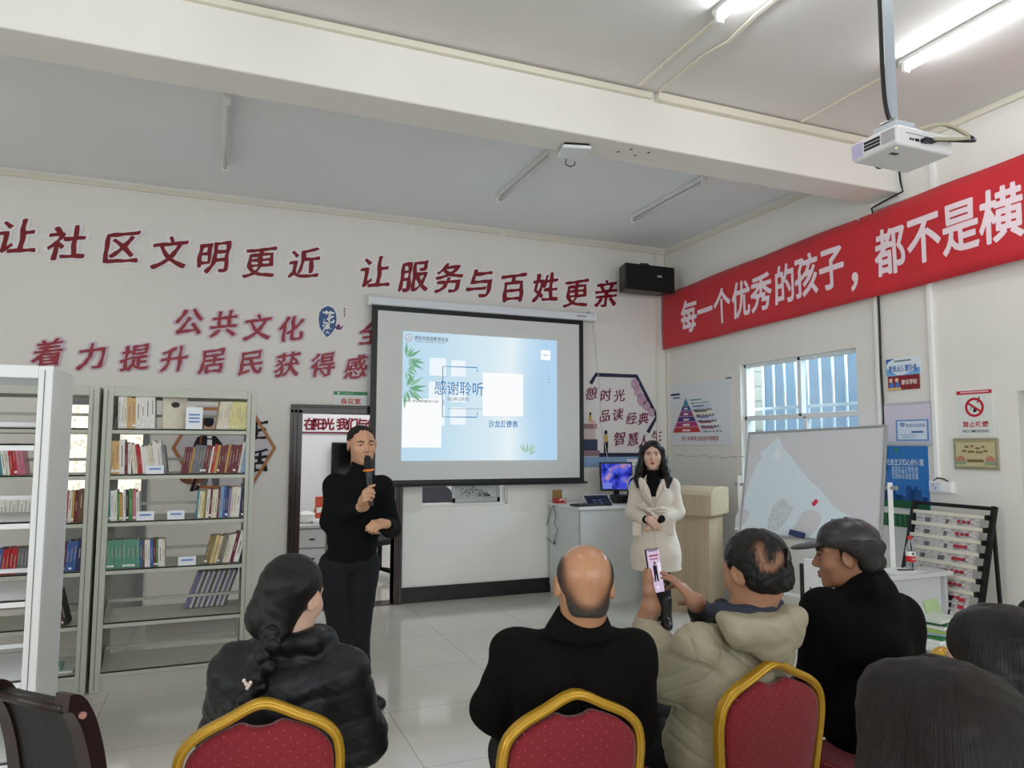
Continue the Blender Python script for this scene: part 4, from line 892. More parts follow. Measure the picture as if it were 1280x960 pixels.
wb([(960, 650), (968, 630), (980, 623), (992, 636), (985, 648), (972, 664), (960, 662)], .0022, 'worn_patch', mat('residue_worn', (206, 216, 220), .4, noise=.25, nscale=60))
wb([(968, 566), (972, 560), (976, 566), (974, 576), (968, 574)], .0022, 'worn_patch', mat('residue_white', (230, 238, 242), .3))
for x, y in ((1018, 630), (1020.5, 627)):
    a = wbp(x, y); tag(MB().lathe([(.016, 0), (.016, .008), (.01, .012)], n=16).xf(t.matrix_world @ Matrix.Translation((*a, .002))).build('magnet', mat('magnet_pink', (206, 40, 84), .4), smooth=False), 'lower pink round magnet on the whiteboard' if y > 628 else 'upper pink round magnet on the whiteboard', 'magnet', 'pink magnets on the whiteboard')
a = wbp(999, 669); e_ = tag(MB().box((-.06, -.018, .008), (.06, .028, .05)).xf(t.matrix_world @ Matrix.Translation((*a, 0)) @ Matrix.Rotation(-.15, 4, 'Z')).build('board_eraser', mat('eraser_navy', (40, 56, 96), .6), bevel=.004), 'dark blue eraser at the foot of the tilted whiteboard', 'eraser')
# stand
pr = on_y(1106, 605, (TR.y+BR.y)/2+.0); 
R0 = (TR+BR)/2 + exn*.045; L0 = (TL+BL)/2 - exn*.045
st = thing('whiteboard_stand', 'white steel stand with castors carrying the tilted whiteboard', 'stand', (0, 0, 0))
M_ST = mat('stand_white', (228, 228, 226), .35)
for p in (R0, L0):
    MB().tube([(p.x, p.y, .10), (p.x, p.y, 1.34)], .022, 4).build('post', M_ST, st)
    MB().tube([(p.x-.3, p.y, .09), (p.x+.04, p.y, .09)], .02, 4).build('foot', M_ST, st)
    for s in (-.28, .02): MB().tube([(p.x+s-.0, p.y-.012, .035), (p.x+s, p.y+.012, .035)], .035, 14).build('castor', M_BLACK, st)
    MB().tube([tuple(p-exn*.05*(1 if p is R0 else -1)+Vector((0, 0, -.02))), tuple(p+exn*.05*(1 if p is R0 else -1)+Vector((0, 0, -.02)))], .016, 10).build('clamp_knob', M_ALU, st)
for z in (.12, .42): MB().tube([(R0.x, R0.y, z), (L0.x, L0.y, z)], .018, 4).build('cross_bar', M_ST, st)
# ------------------------------------------------------------------ low table by the right wall, bottle, paper, pen
c1 = on_z(1192, 714, .75); TX1, TY0 = c1.x, c1.y
M_TAB = mat('table_white', (214, 216, 216), .4)
t = thing('side_table', 'white table with the water bottle, in front of the newspaper rack', 'table', (TX1-.5, TY0, 0))
MB().box((-.5, 0, .722), (.5, .24, .75)).build('tabletop', M_TAB, t, bevel=.004)
MB().box((-.45, .06, .36), (.45, .075, .72)).build('modesty_panel', M_TAB, t)
for x in (-.46, .46): MB().box((x-.015, .03, .03), (x+.015, .21, .72)).build('leg', mat('table_leg', (196, 198, 200), .4), t); MB().box((x-.03, .0, 0), (x+.03, .24, .03)).build('leg_foot', M_BLACK, t)
p = on_z(1127, 706, .75)
t = thing('water_bottle', 'clear water bottle with red cap and red label on the white table', 'bottle', (p.x-.055, min(p.y, TY0+.20), .75))
M_PET = mat('clear_plastic', (236, 244, 250), .05, trans=.95, ior=1.2)
MB().lathe([(.002, 0), (.028, 0), (.031, .008), (.031, .05), (.029, .056), (.031, .062), (.031, .13), (.029, .145), (.014, .185), (.0125, .195), (.0125, .205)], n=20).build('bottle_body', M_PET, t, smooth=True)
MB().lathe([(.0318, .045), (.0318, .085)], n=20).build('label_band', mat('label_red', (200, 34, 50), .4), t); MB().lathe([(.0318, .085), (.0318, .117)], n=20).build('label_white', M_WHITE, t)
MB().lathe([(.0145, .198), (.0148, .2), (.0148, .219), (.012, .222), (.001, .222)], n=20).build('cap', mat('cap_red', (206, 40, 52), .4), t, smooth=False)
MB().cbox((-.012, -.0305, .101), (.016, .003, .014), (0, .785, 0)).build('label_mark', mat('label_green', (30, 92, 66), .4), t)
letters('label_lettering', '农夫山泉' if False else '天然水', 0, 0, .04, .016, M_WHITE, t, .0335, .01).matrix_local = Matrix.Translation((-.008, 0, .066)) @ Matrix.Rotation(PI/2, 4, 'X') @ Matrix.Translation((0, 0, 0))
p = on_z(1118, 712.5, .75)
tag(MB().prism([(-.15, -.1), (.14, -.08), (.12, .12), (-.13, .1)], 0, .002).xf(Matrix.Translation((p.x, min(p.y, TY0+.13), .7505))).build('paper_sheet', mat('paper', (240, 242, 242), .6)), 'white sheet of paper with a pen on it, near the water bottle', 'paper')
tag(MB().tube([(p.x-.01, min(p.y, TY0+.13)+.02, .757), (p.x+.1, min(p.y, TY0+.13)-.02, .757)], [.005, .004], 8).build('pen', M_BLACK), 'black pen on the white sheet of paper', 'pen')
# ------------------------------------------------------------------ newspaper rack
t = thing('newspaper_rack', 'black framed newspaper rack with seven pale rods, against the right wall', 'rack', (0, 0, 0))
YA, YBK = 3.95, 3.345
topx, botx = 4.90, 4.56
def rk(y, z): return Vector((botx+(topx-botx)*(z/1.19), y, z))
for y in (YA, YBK):
    MB().bar([tuple(rk(y, 0)), tuple(rk(y, 1.19))], .03, .03, up=(0, 1, 0)).build('post', M_BLACK, t)
    MB().bar([(4.93, y, 0), tuple(rk(y, 1.1))], .02, .02, up=(0, 1, 0)).build('rear_leg', M_BLACK, t)
MB().bar([tuple(rk(YA, 1.175)), tuple(rk(YBK, 1.175))], .025, .025).build('top_rail', M_BLACK, t); MB().bar([tuple(rk(YA, .12)), tuple(rk(YBK, .12))], .02, .02).build('bottom_rail', M_BLACK, t)
M_ROD = mat('rod_ivory', (226, 222, 206), .45)
def newsprint():
    m = bpy.data.materials.new('newsprint'); m.use_nodes = True; nt = m.node_tree; b = nt.nodes['Principled BSDF']
    tc = nt.nodes.new('ShaderNodeTexCoord'); mp = nt.nodes.new('ShaderNodeMapping'); mp.inputs['Scale'].default_value = (1, 25, 160); nt.links.new(tc.outputs['Object'], mp.inputs[0])
    n = nt.nodes.new('ShaderNodeTexNoise'); n.inputs['Scale'].default_value = 1; nt.links.new(mp.outputs[0], n.inputs['Vector'])
    r = nt.nodes.new('ShaderNodeValToRGB'); r.color_ramp.elements[0].position = .4; r.color_ramp.elements[1].position = .55; r.color_ramp.elements[0].color = (*lin((150, 148, 148)), 1); r.color_ramp.elements[1].color = (*lin((206, 204, 202)), 1)
    nt.links.new(n.outputs['Fac'], r.inputs[0]); nt.links.new(r.outputs[0], b.inputs['Base Color']); b.inputs['Roughness'].default_value = .8; return m
M_NEWS = newsprint(); r6 = random.Random(4)
for i in range(7):
    z = 1.115-.083*i; a = rk(YA-.02, z)-Vector((.03, 0, 0)); b = rk(YBK+.02, z)-Vector((.03, 0, 0))
    n_ = tag(thing('newspaper', None, None), f'newspaper on the {ORD[i]} rod from the top of the black newspaper rack', 'newspaper', 'newspapers on the rack'); n_.location = a
    MB().bar([(0, 0, .0), (b.x-a.x, b.y-a.y, b.z-a.z)], .022, .026).build('rod', M_ROD, n_, bevel=.004)
    for y in (.0, b.y-a.y): MB().cbox((0, y, 0), (.03, .02, .035)).build('rod_clip', M_BLACK, n_)
    L_ = .075 if i < 6 else .2
    y0_, y1_ = -.04, b.y-a.y+.05
    if i < 6: V = [(-.004, y0_, -.01), (-.004, y1_, -.01), (-.028, y1_, -.01-L_), (-.028, y0_, -.01-L_), (.012, y0_, -.01), (.012, y1_, -.01), (-.012, y1_, -.01-L_), (-.012, y0_, -.01-L_)]
    else: y0_ = -.30; V = [(-.004, y0_, -.01), (-.004, y1_, -.01), (-.09, y1_, -.01-L_), (-.09, y0_, -.01-L_), (.012, y0_, -.01), (.012, y1_, -.01), (-.074, y1_, -.01-L_), (-.074, y0_, -.01-L_)]
    mesh_obj('pages', V, [(0, 1, 2, 3), (7, 6, 5, 4), (0, 4, 5, 1), (1, 5, 6, 2), (2, 6, 7, 3), (3, 7, 4, 0)], M_NEWS, n_)
    mr = mat('news_red', (168, 44, 56), .7); yy = b.y-a.y+.12
    for k in range(3):
        w_ = r6.uniform(.02, .035); y_ = yy+.04*k*.9; MB().cbox((-.0195, y_, -.042), (.004, w_, .022), (0, .3, r6.uniform(-.3, .3))).build('masthead', mr, n_)
    for y_ in ((-.16, -.30) if i < 6 else ()): MB().cbox((-.0195, y_+r6.uniform(-.03, .03), -.05), (.004, r6.uniform(.012, .05), .03), (0, .3, 0)).build('headline', mat('news_dark', (96, 90, 92), .7), n_)
    if i == 6:
        for k in range(5): MB().cbox((-.03-.016*k, -.40, -.05-.045*k), (.004, .028, .03), (0, .32, 0)).build('headline', M_BLACK, n_); MB().cbox((-.03-.016*k, -.48, -.05-.045*k), (.004, .04, .026), (0, .32, .2)).build('masthead', mr, n_)
# ------------------------------------------------------------------ low stool with booklets in front of the rack
p = Vector((0, 0, CAM_H))+4.05*pray(1180, 792)
t = thing('low_stool', 'small white stool carrying a pile of green booklets', 'stool', (p.x, p.y, 0), .3)
zs = p.z-.03
MB().box((-.2, -.15, zs-.03), (.2, .15, zs)).build('seat', M_TAB, t, bevel=.006)
for sx in (-1, 1):
    for sy in (-1, 1): MB().bar([(sx*.17, sy*.12, zs-.02), (sx*.19, sy*.14, 0)], .03, .03, up=(0, 1, 0)).build('leg', M_TAB, t)
bc = [(232, 236, 232), (46, 120, 72), (190, 206, 220), (150, 178, 92), (222, 226, 222), (60, 110, 80), (206, 214, 204)]
for i, c in enumerate(bc):
    q_ = tag(MB().box((-.10, -.07, 0), (.10, .07, .018)).xf(Matrix.Translation((p.x-.05+.018*(i % 3), p.y+.01*(i % 2), zs+.0185*i)) @ Matrix.Rotation(.4+r6.uniform(-.3, .3), 4, 'Z')).build('booklet', mat('booklet%d' % i, c, .5), bevel=.002), f'{["white","dark green","pale blue","lime green","cream","deep green","pale green"][i]} booklet, {ORD[i]} from the bottom of the pile on the low stool', 'booklet', 'booklets on the low stool')
q_ = tag(MB().box((-.12, -.006, 0), (.05, .006, .20)).xf(Matrix.Translation((p.x+.085, p.y+.06, zs+.001)) @ Matrix.Rotation(.25, 4, 'Z') @ Matrix.Rotation(-.3, 4, 'X')).build('brochure', mat('brochure_green', (176, 198, 150), .5)), 'pale green brochure standing at the back of the low stool', 'brochure')
# ------------------------------------------------------------------ white chair behind the cap man
p = Vector((0, 0, CAM_H))+4.25*pray(1022, 742)
t = thing('training_chair', 'white panel chair on thin black legs, under the whiteboard', 'chair', (p.x, p.y, 0), -1.2)
MB().box((-.22, -.21, .44), (.22, .2, .46)).build('seat', M_TAB, t, bevel=.008); MB().box((-.17, .19, .66), (.17, .205, .90)).build('backrest', M_TAB, t, bevel=.012)
for sx in (-.19, .19):
    MB().bar([(sx, .215, .86), (sx, .215, .45), (sx, .24, 0)], .022, .022, up=(1, 0, 0)).build('leg', M_BLACK, t); MB().bar([(sx, -.18, .45), (sx, -.2, 0)], .022, .022, up=(1, 0, 0)).build('leg', M_BLACK, t)
for sx in (-.13, .13): MB().disc((0, 0), .006, 0, 8).xf(Matrix.Translation((sx, .189, .72)) @ Matrix.Rotation(PI/2, 4, 'X')).build('screw', M_BLACK, t)
# ------------------------------------------------------------------ the meeting room's furnishings
t = thing('slogan_board', 'white board with fat maroon letters on the far wall seen through the doorway', 'board', (0, 10.295, 0), BACK_ROT)
a = on_y(366, 522, 10.29); b = on_y(500, 538, 10.29)
MB().box((a.x, b.z-.03, 0), (b.x, a.z+.03, .012)).build('board', M_ROOM, t); MB().box((a.x, b.z-.05, 0), (b.x, b.z-.03, .014)).build('trim_strip', mat('slogan_maroon', (128, 34, 56), .5), t)
for ch, x in (('生', 356), ('活', 370), ('在', 387.5), ('阳', 398), ('光', 410.5), ('我', 428), ('们', 440.5), ('与', 453), ('你', 466)):
    if x < 380: continue
    u = on_y(x, 530, 10.28); f = lambda p_, q_: (u.x+(p_-.5)*.17, u.z+(q_-.38)*.17)
    mesh_obj('character', *fat_glyph(ch, .035, .016, f), mat('slogan_maroon', (128, 34, 56), .5), t)
a = on_y(415, 553, 10.2); b = on_y(490, 608, 10.2)
t = thing('television', 'black television on the meeting room wall behind the man with the microphone', 'television', ((a.x+b.x)/2, 10.22, (a.z+b.z)/2))
w_, h_ = (b.x-a.x)/2, (a.z-b.z)/2
MB().box((-w_, -.02, -h_), (w_, .03, h_)).build('case', M_BLACK, t, bevel=.006); MB().box((-w_+.02, -.022, -h_+.03), (w_-.02, -.0205, h_-.02)).build('screen', mat('tv_glass', (10, 10, 12), .1), t); MB().box((-.2, .03, -.1), (.2, .075, .1)).build('mount', M_BLACK, t)
MB().tube([(-w_+.06, .05, -h_*.9), (-w_-.2, .05, -h_-.3), (-w_-.22, .05, -h_-.7)], .01, 6).build('cable', M_BLACK, t)
t = thing('office_desk', 'white desk with drawers just inside the brown doorway', 'desk', (.93, 8.1, 0))
MB().box((-.12, 0, .70), (.62, 1.5, .73)).build('desktop', M_TAB, t, bevel=.004); MB().box((-.1, .03, .04), (.5, 1.47, .70)).build('carcass', mat('desk_grey', (150, 152, 152), .4), t)
for k in range(3):
    d_ = MB().box((-.08, .018, .08+.205*k), (.2, .032, .27+.205*k)).build('drawer', M_TAB, t, bevel=.003); MB().box((.03, .0, .16+.205*k), (.09, .018, .175+.205*k)).build('handle', M_BLACK, d_)
d_ = MB().box((.22, .018, .08), (.48, .032, .68)).build('door', M_TAB, t, bevel=.003); MB().box((.25, .0, .38), (.26, .018, .48)).build('handle', M_BLACK, d_)
t = thing('tissue_box', 'crumpled white paper on the desk inside the doorway', 'paper', (.95, 8.35, .73)); V_ = MB()
V_.lathe([(.08, 0), (.11, .03), (.08, .08), (.1, .1), (.03, .13)], n=9).build('sheet', M_WHITE, t); MB().lathe([(.06, 0), (.07, .03), (.05, .05)], c=(.12, -.1, 0), n=7).build('sheet', M_WHITE, t)
t = thing('red_carton', 'slim orange red box on the desk inside the doorway', 'box', (1.14, 8.7, .73)); MB().box((-.05, -.04, 0), (.05, .04, .26)).build('carton', mat('carton_orange', (206, 84, 54), .5), t, bevel=.003); MB().box((-.04, -.042, .08), (.04, -.0395, .14)).build('carton_label', M_WHITE, t)
t = thing('office_chair', 'black office chair standing in the meeting room right of the man', 'chair', (1.86, 8.75, 0), .5)
MB().box((-.24, -.24, .42), (.24, .24, .5)).build('seat', mat('chair_black', (28, 28, 32), .6), t, bevel=.03, segs=3); MB().box((-.22, .2, .5), (.22, .26, 1.0)).build('backrest', mat('chair_black', (28, 28, 32), .6), t, bevel=.03, segs=3)
MB().tube([(0, 0, .12), (0, 0, .42)], .03, 10).build('column', M_BLACK, t)
for k in range(5): a_ = 2*PI*k/5; MB().tube([(0, 0, .12), (.27*math.cos(a_), .27*math.sin(a_), .06)], .02, 8).build('leg', M_BLACK, t); MB().tube([(.27*math.cos(a_)-.015, .27*math.sin(a_), .03), (.27*math.cos(a_)+.015, .27*math.sin(a_), .03)], .03, 10).build('castor', M_BLACK, t)
for s in (-.25, .25): MB().tube([(s, .18, .5), (s, .18, .68), (s, -.12, .7), (s, -.12, .5)], .015, 8).build('armrest', M_BLACK, t)
t = thing('fabric_chair', 'grey fabric chair back seen through the service window under the screen', 'chair', (2.28, 8.05, 0), 0)
MB().prism([(-.25, .74), (-.27, .95), (-.24, 1.08), (-.18, 1.125), (.18, 1.125), (.24, 1.08), (.27, .95), (.25, .74)], -.04, .04).xf(Matrix.Rotation(PI/2, 4, 'X')).build('backrest', mat('fabric_grey', (104, 106, 116), .9, noise=.25, nscale=150), t, bevel=.02, segs=3)
MB().box((-.25, -.46, .42), (.25, .03, .5)).build('seat', mat('fabric_grey', (104, 106, 116), .9), t, bevel=.02)
for sx in (-.22, .22):
    for sy in (-.42, 0): MB().tube([(sx, sy, 0), (sx, sy, .76 if sy == 0 else .43)], .014, 8).build('leg', M_BLACK, t)
struct('ground_meeting', MB().box((-.4, YB+.16, -.12), (4.32, 10.42, .001)), M_FLOOR)
# ------------------------------------------------------------------ bookcases
M_SHG = mat('shelf_grey_green', (194, 196, 183), .45, noise=.03, nscale=4)
M_SHW = mat('shelf_white', (236, 238, 238), .35)
LEV = [1.70, 1.397, 1.09, .78, .44, .131]
def bookcase(name, label, x0, x1, y0, dep, levels, m, H=1.975, lip=.035, rail=.5):
    t = thing(name, label, 'bookcase', ((x0+x1)/2, y0, 0)); w = (x1-x0)/2; tp = .06
    for s in (-1, 1):
        a = s*w; b = s*(w-tp); lo, hi = min(a, b), max(a, b)
        MB().box((lo, 0, 0), (hi, .03, H)).box((lo, dep-.03, 0), (hi, dep, H)).box((lo if s < 0 else hi-.018, .03, .05), (lo+.018 if s < 0 else hi, dep-.03, H)).build('upright', m, t, bevel=.004)
        MB().box((lo+.024, -.002, .02), (lo+.028, .001, H-.02)).build('upright_groove', mat('groove_grey', (120, 122, 114), .5), t)
    MB().box((-w+tp, 0, H-.06), (w-tp, .02, H)).box((-w+tp, dep-.02, H-.06), (w-tp, dep, H)).box((-w+tp, .02, H-.012), (w-tp, dep-.02, H)).build('top_panel', m, t, bevel=.003)
    for z in levels:
        s_ = MB().box((-w+tp, .0, z-lip), (w-tp, .012, z)).box((-w+tp, 0, z-.012), (w-tp, dep, z)).box((-w+tp, dep-.012, z-lip), (w-tp, dep, z)).build('shelf', m, t, bevel=.002)
        MB().box((-w+tp, dep*rail-.008, z+.085), (w-tp, dep*rail+.008, z+.105)).build('back_rail', m, s_)
        for s in (-1, 1): MB().add([(s*(w-tp-.002), .03, z), (s*(w-tp-.002), dep-.03, z), (s*(w-tp-.002), dep*rail+.05, z+.12), (s*(w-tp-.002), dep*rail-.05, z+.12)], [(0, 1, 2, 3)]).build('shelf_bracket', m, s_)
    MB().box((-w+tp, .006, .0), (w-tp, .02, .095)).build('plinth', m, t)
    return t
CA = (-.70, .255, 5.436); DEP = .46
bookcase('bookcase', 'grey green steel bookcase with six shelves of books, right of the white one', CA[0], CA[1], CA[2], DEP, LEV, M_SHG)
bookcase('bookcase', 'grey green steel bookcase half hidden behind the white bookcase post', -1.685, -.722, 5.436, DEP, LEV, M_SHG)
bookcase('bookcase', 'near white steel bookcase, empty, at the left edge', -1.72, -.737, 4.04, .54, [1.60, 1.235, .875, .51, .15], M_SHW, H=1.97)
# books: one mould, then copies with their own cover colour, size and tilt
CN = {'cream': (226, 218, 198), 'white': (232, 230, 224), 'pale yellow': (222, 214, 150), 'orange tan': (214, 172, 116), 'dark red': (108, 34, 44), 'bright red': (184, 34, 42), 'grey': (112, 114, 120), 'blue': (60, 96, 160), 'navy': (40, 48, 92), 'green': (72, 138, 64), 'sea green': (92, 150, 128), 'olive': (138, 120, 70), 'teal': (60, 132, 146), 'brown': (104, 74, 52), 'black': (34, 34, 38), 'pink': (196, 110, 130), 'sky blue': (132, 168, 204), 'ochre': (190, 148, 70), 'lilac': (150, 140, 178)}
M_PAGES = mat('book_pages', (226, 220, 204), .8)
def book_mat(n): return mat('cover_'+n.replace(' ', '_'), CN[n], .45, noise=.08, nscale=30)
n_book = 0
rb = random.Random(21)
def book(x, y, z, th, h, d, color, lean, label, group, mark=None, spine_txt=True):
    """a book standing on its tail, spine towards the room (-y)"""
    o = bpy.data.objects.new('book', None); COL.objects.link(o); o.location = (x, y, z); o.rotation_euler = (0, lean, 0)
    tag(o, label, 'book', group)
    m = book_mat(color)
    MB().box((0, 0, 0), (th, .003, h)).box((0, .003, 0), (.002, d, h)).box((th-.002, .003, 0), (th, d, h)).build('cover', m, o)
    MB().box((.002, .003, .004), (th-.002, d-.004, h-.004)).build('page_block', M_PAGES, o)
    if mark: MB().box((.001, -.0008, h*.06), (th-.001, .0005, h*.13)).build('shelf_mark', M_WHITE, o)
    sp0, sp1 = rb.uniform(.2, .45), rb.uniform(.6, .9)
    if spine_txt and th > .012: MB().box((th*.40, -.0006, h*sp0), (th*.60, .0005, h*sp1)).build('spine_print', mat('spine_print_dark' if sum(CN[color]) > 450 else 'spine_print_pale', (140, 130, 124) if sum(CN[color]) > 450 else (176, 164, 146), .6), o)
    return o
def row(x, dirn, y, z, seq, where, group, lean=0, hj=.012, gap=.0006):
    """seq of (colour, count, thickness, height, depth); dirn +1 grows to the right from x, -1 to the left; tilted rows rest against each other"""
    n = 0; tot = sum(s[1] for s in seq); cl = math.cos(lean)
    for (c, k, th, h, d) in seq:
        for _ in range(k):
            n += 1; hh = h+rb.uniform(-hj, hj)*.5; t_ = th*rb.uniform(.88, 1.1)
            pitch = t_/cl+gap
            xx = x if dirn > 0 else x-pitch
            zz = z + (t_*math.sin(lean) if lean > 0 else 0)
            lab = f'{c} book, {ORD[n-1]} from the {"left" if dirn > 0 else "right"} on {where}'
            book(xx, y+rb.uniform(0, .008), zz+.0006, t_, hh, d, c, lean, lab, group, mark=rb.random() < .4)
            x += dirn*pitch
ya = CA[2]+.008
XL, XRT = CA[0]+.063, CA[1]-.063
row(XL+.03, 1, ya, LEV[0], [('white', 2, .016, .215, .15), ('cream', 1, .02, .215, .15), ('orange tan', 2, .026, .205, .14), ('white', 4, .028, .225, .16)], 'the top grey shelf', 'books on the top shelf', lean=-.03)
bk = book(XL+.285, ya+.01, LEV[0]+.0006, .018, .22, .16, 'cream', -.10, 'cream book with a printed portrait on its cover, top shelf of the grey bookcase', 'books on the top shelf', spine_txt=False)
# its cover faces out: turned so that the front board shows
bk.rotation_euler = (0, -.10, -1.25); bk.location = (XL+.292, ya+.03, LEV[0]+.0006)
MB().prism(ell(.0, 0, .02, .028), 0, .001).xf(Matrix.Translation((.0185, .08, .165)) @ Matrix.Rotation(PI/2, 4, 'Y')).build('cover_portrait', mat('portrait_dark', (58, 54, 56), .6), bk)
row(XRT, -1, ya, LEV[0], [('pale yellow', 9, .012, .195, .15), ('cream', 6, .012, .195, .15), ('olive', 1, .012, .195, .15)], 'the top grey shelf', 'books on the top shelf', lean=.12, hj=.002)
row(XL, 1, ya, LEV[1], [('orange tan', 2, .024, .22, .15), ('white', 1, .03, .225, .15), ('dark red', 1, .016, .215, .15), ('white', 1, .022, .205, .14)], 'the second grey shelf', 'books on the second shelf', lean=-.03)
row(XL+.13, 1, ya, LEV[1], [('cream', 2, .015, .20, .14), ('bright red', 2, .014, .19, .14), ('white', 3, .012, .19, .14), ('cream', 3, .012, .195, .14), ('white', 4, .013, .215, .14), ('grey', 1, .02, .2, .15)], 'the second grey shelf, leaning group', 'books on the second shelf', lean=-.13, hj=.02)
row(XRT, -1, ya, LEV[1], [('sky blue', 2, .014, .23, .15), ('cream', 1, .014, .21, .15), ('dark red', 4, .018, .195, .15), ('ochre', 1, .014, .2, .15), ('dark red', 3, .016, .195, .15), ('ochre', 1, .02, .2, .15), ('bright red', 1, .02, .195, .15), ('white', 1, .01, .19, .15), ('dark red', 2, .018, .19, .15), ('grey', 4, .018, .19, .15), ('ochre', 1, .012, .185, .15), ('dark red', 3, .018, .185, .15)], 'the second grey shelf', 'books on the second shelf', lean=.14)
row(XL, 1, ya, LEV[2], [('teal', 1, .012, .2, .14), ('white', 2, .018, .2, .14), ('green', 1, .012, .18, .14), ('ochre', 1, .02, .175, .14), ('white', 1, .016, .2, .14), ('black', 1, .016, .195, .14), ('green', 1, .026, .2, .14), ('pink', 1, .02, .2, .14), ('white', 1, .02, .19, .14)], 'the third grey shelf', 'books on the third shelf', lean=-.04)
row(XRT, -1, ya, LEV[2], [('black', 1, .014, .2, .15), ('navy', 1, .012, .23, .15), ('white', 1, .024, .205, .15), ('cream', 2, .016, .21, .15), ('lilac', 1, .018, .2, .15), ('navy', 1, .016, .22, .15), ('blue', 1, .018, .215, .15), ('sky blue', 1, .024, .215, .15), ('dark red', 1, .014, .2, .15), ('cream', 2, .016, .195, .15), ('dark red', 1, .014, .195, .15), ('white', 1, .018, .19, .15), ('olive', 1, .014, .185, .15), ('pale yellow', 1, .018, .19, .15), ('cream', 1, .016, .19, .15), ('teal', 1, .014, .19, .15)], 'the third grey shelf', 'books on the third shelf', lean=.05)
row(XL-.0, 1, ya, LEV[3], [('sea green', 8, .0235, .185, .14), ('blue', 1, .016, .175, .14), ('brown', 1, .012, .18, .14), ('white', 2, .016, .18, .14), ('blue', 1, .02, .18, .14), ('dark red', 1, .014, .18, .14), ('green', 1, .012, .18, .14), ('white', 1, .024, .18, .14), ('cream', 1, .014, .18, .14)], 'the fourth grey shelf', 'books on the fourth shelf', lean=-.04, hj=.004)
row(XRT, -1, ya, LEV[3], [('black', 1, .018, .235, .15), ('white', 1, .038, .215, .15), ('dark red', 1, .022, .21, .15), ('white', 1, .014, .2, .15), ('cream', 2, .014, .19, .15), ('grey', 1, .018, .19, .15), ('olive', 1, .016, .19, .15), ('cream', 1, .014, .19, .15), ('orange tan', 1, .014, .19, .15), ('pale yellow', 1, .014, .19, .15), ('olive', 2, .02, .195, .15)], 'the fourth grey shelf', 'books on the fourth shelf', lean=.22)
# leaning sheaf of paper folders on the fifth shelf
for k in range(16):
    xx = XRT-.02-.017*k; l_ = .32
    book(xx-.085, CA[2]+DEP*.5+.02, LEV[4]+.007, .013, .26, .17, ('grey', 'white', 'lilac', 'white')[k % 4] if k < 15 else 'lilac', l_, f'thin white paper folder, {ORD[k]} from the right end of the fifth grey shelf', 'paper folders on the fifth shelf', spine_txt=False)
# shelf label cards
def card(x, z, w, h, label, lines=1, tilt=-.15):
    t = thing('label_card', label, 'card', (x, CA[2]-.004, z), 0, 'label cards on the grey bookcase'); m_ = mat('card_white', (236, 240, 246), .3)
    MB().box((-w/2, 0, 0), (w/2, .003, h)).box((-w/2, .003, 0), (w/2, .04, .003)).build('card', m_, t)
    for k in range(lines): MB().box((-w*.33, -.0008, h*(.5-.16*k+.12*(lines > 1))), (w*.33, .0004, h*(.5-.16*k+.12*(lines > 1))+.012)).build('card_print', flat('card_blue', (120, 150, 206)), t)
card(-.375, LEV[1], .11, .055, 'white label card on the second shelf of the grey bookcase'); card(-.42, LEV[2], .105, .06, 'left white label card on the third shelf of the grey bookcase')
card(-.235, LEV[2], .105, .06, 'right white label card on the third shelf of the grey bookcase'); card(-.155, LEV[3], .11, .06, 'white label card on the fourth shelf of the grey bookcase')
card(-.145, LEV[0], .105, .15, 'tall white notice card on the top shelf of the grey bookcase', 3)
# the bookcase behind the white one
xr = -.722-.063; xl = -1.685+.063
row(xr, -1, ya, LEV[2], [('brown', 1, .03, .21, .15), ('dark red', 1, .02, .2, .15), ('ochre', 1, .014, .2, .15), ('white', 1, .02, .2, .15), ('bright red', 2, .02, .2, .15), ('ochre', 1, .014, .2, .15), ('dark red', 2, .02, .2, .15), ('pink', 4, .02, .19, .15), ('white', 10, .02, .17, .14), ('lilac', 10, .02, .17, .14)], 'the third shelf of the half hidden bookcase', 'books on the half hidden bookcase', lean=.02)
row(xr, -1, ya, LEV[3], [('navy', 1, .03, .2, .15), ('blue', 3, .018, .19, .15), ('dark red', 1, .02, .18, .15), ('black', 1, .02, .17, .15), ('grey', 12, .018, .16, .15), ('bright red', 4, .018, .16, .14), ('blue', 4, .018, .16, .14)], 'the fourth shelf of the half hidden bookcase', 'books on the half hidden bookcase', lean=.06)
row(xr-.05, -1, ya, LEV[4], [('black', 1, .02, .22, .15), ('dark red', 1, .012, .22, .15), ('green', 1, .014, .22, .15), ('black', 2, .014, .2, .15), ('brown', 1, .014, .19, .15), ('cream', 2, .014, .18, .15)], 'the fifth shelf of the half hidden bookcase', 'books on the half hidden bookcase', lean=-.25)
row(xl, 1, ya, LEV[4], [('bright red', 2, .018, .15, .14), ('green', 3, .02, .18, .14), ('white', 2, .02, .18, .14), ('green', 2, .02, .185, .14), ('white', 3, .02, .18, .14), ('green', 2, .02, .18, .14), ('cream', 5, .02, .18, .14)], 'the fifth shelf of the half hidden bookcase', 'books on the half hidden bookcase', lean=-.05)
row(xl+.02, 1, ya, LEV[1], [('brown', 2, .02, .2, .14), ('green', 2, .02, .2, .14), ('dark red', 2, .02, .2, .14), ('olive', 2, .02, .2, .14), ('cream', 2, .02, .2, .14), ('bright red', 2, .02, .2, .14), ('olive', 3, .02, .2, .14), ('green', 2, .02, .2, .14), ('teal', 1, .02, .2, .14), ('white', 2, .02, .2, .14), ('bright red', 2, .02, .2, .14), ('pink', 2, .02, .2, .14)], 'the second shelf of the half hidden bookcase', 'books on the half hidden bookcase', lean=-.15)
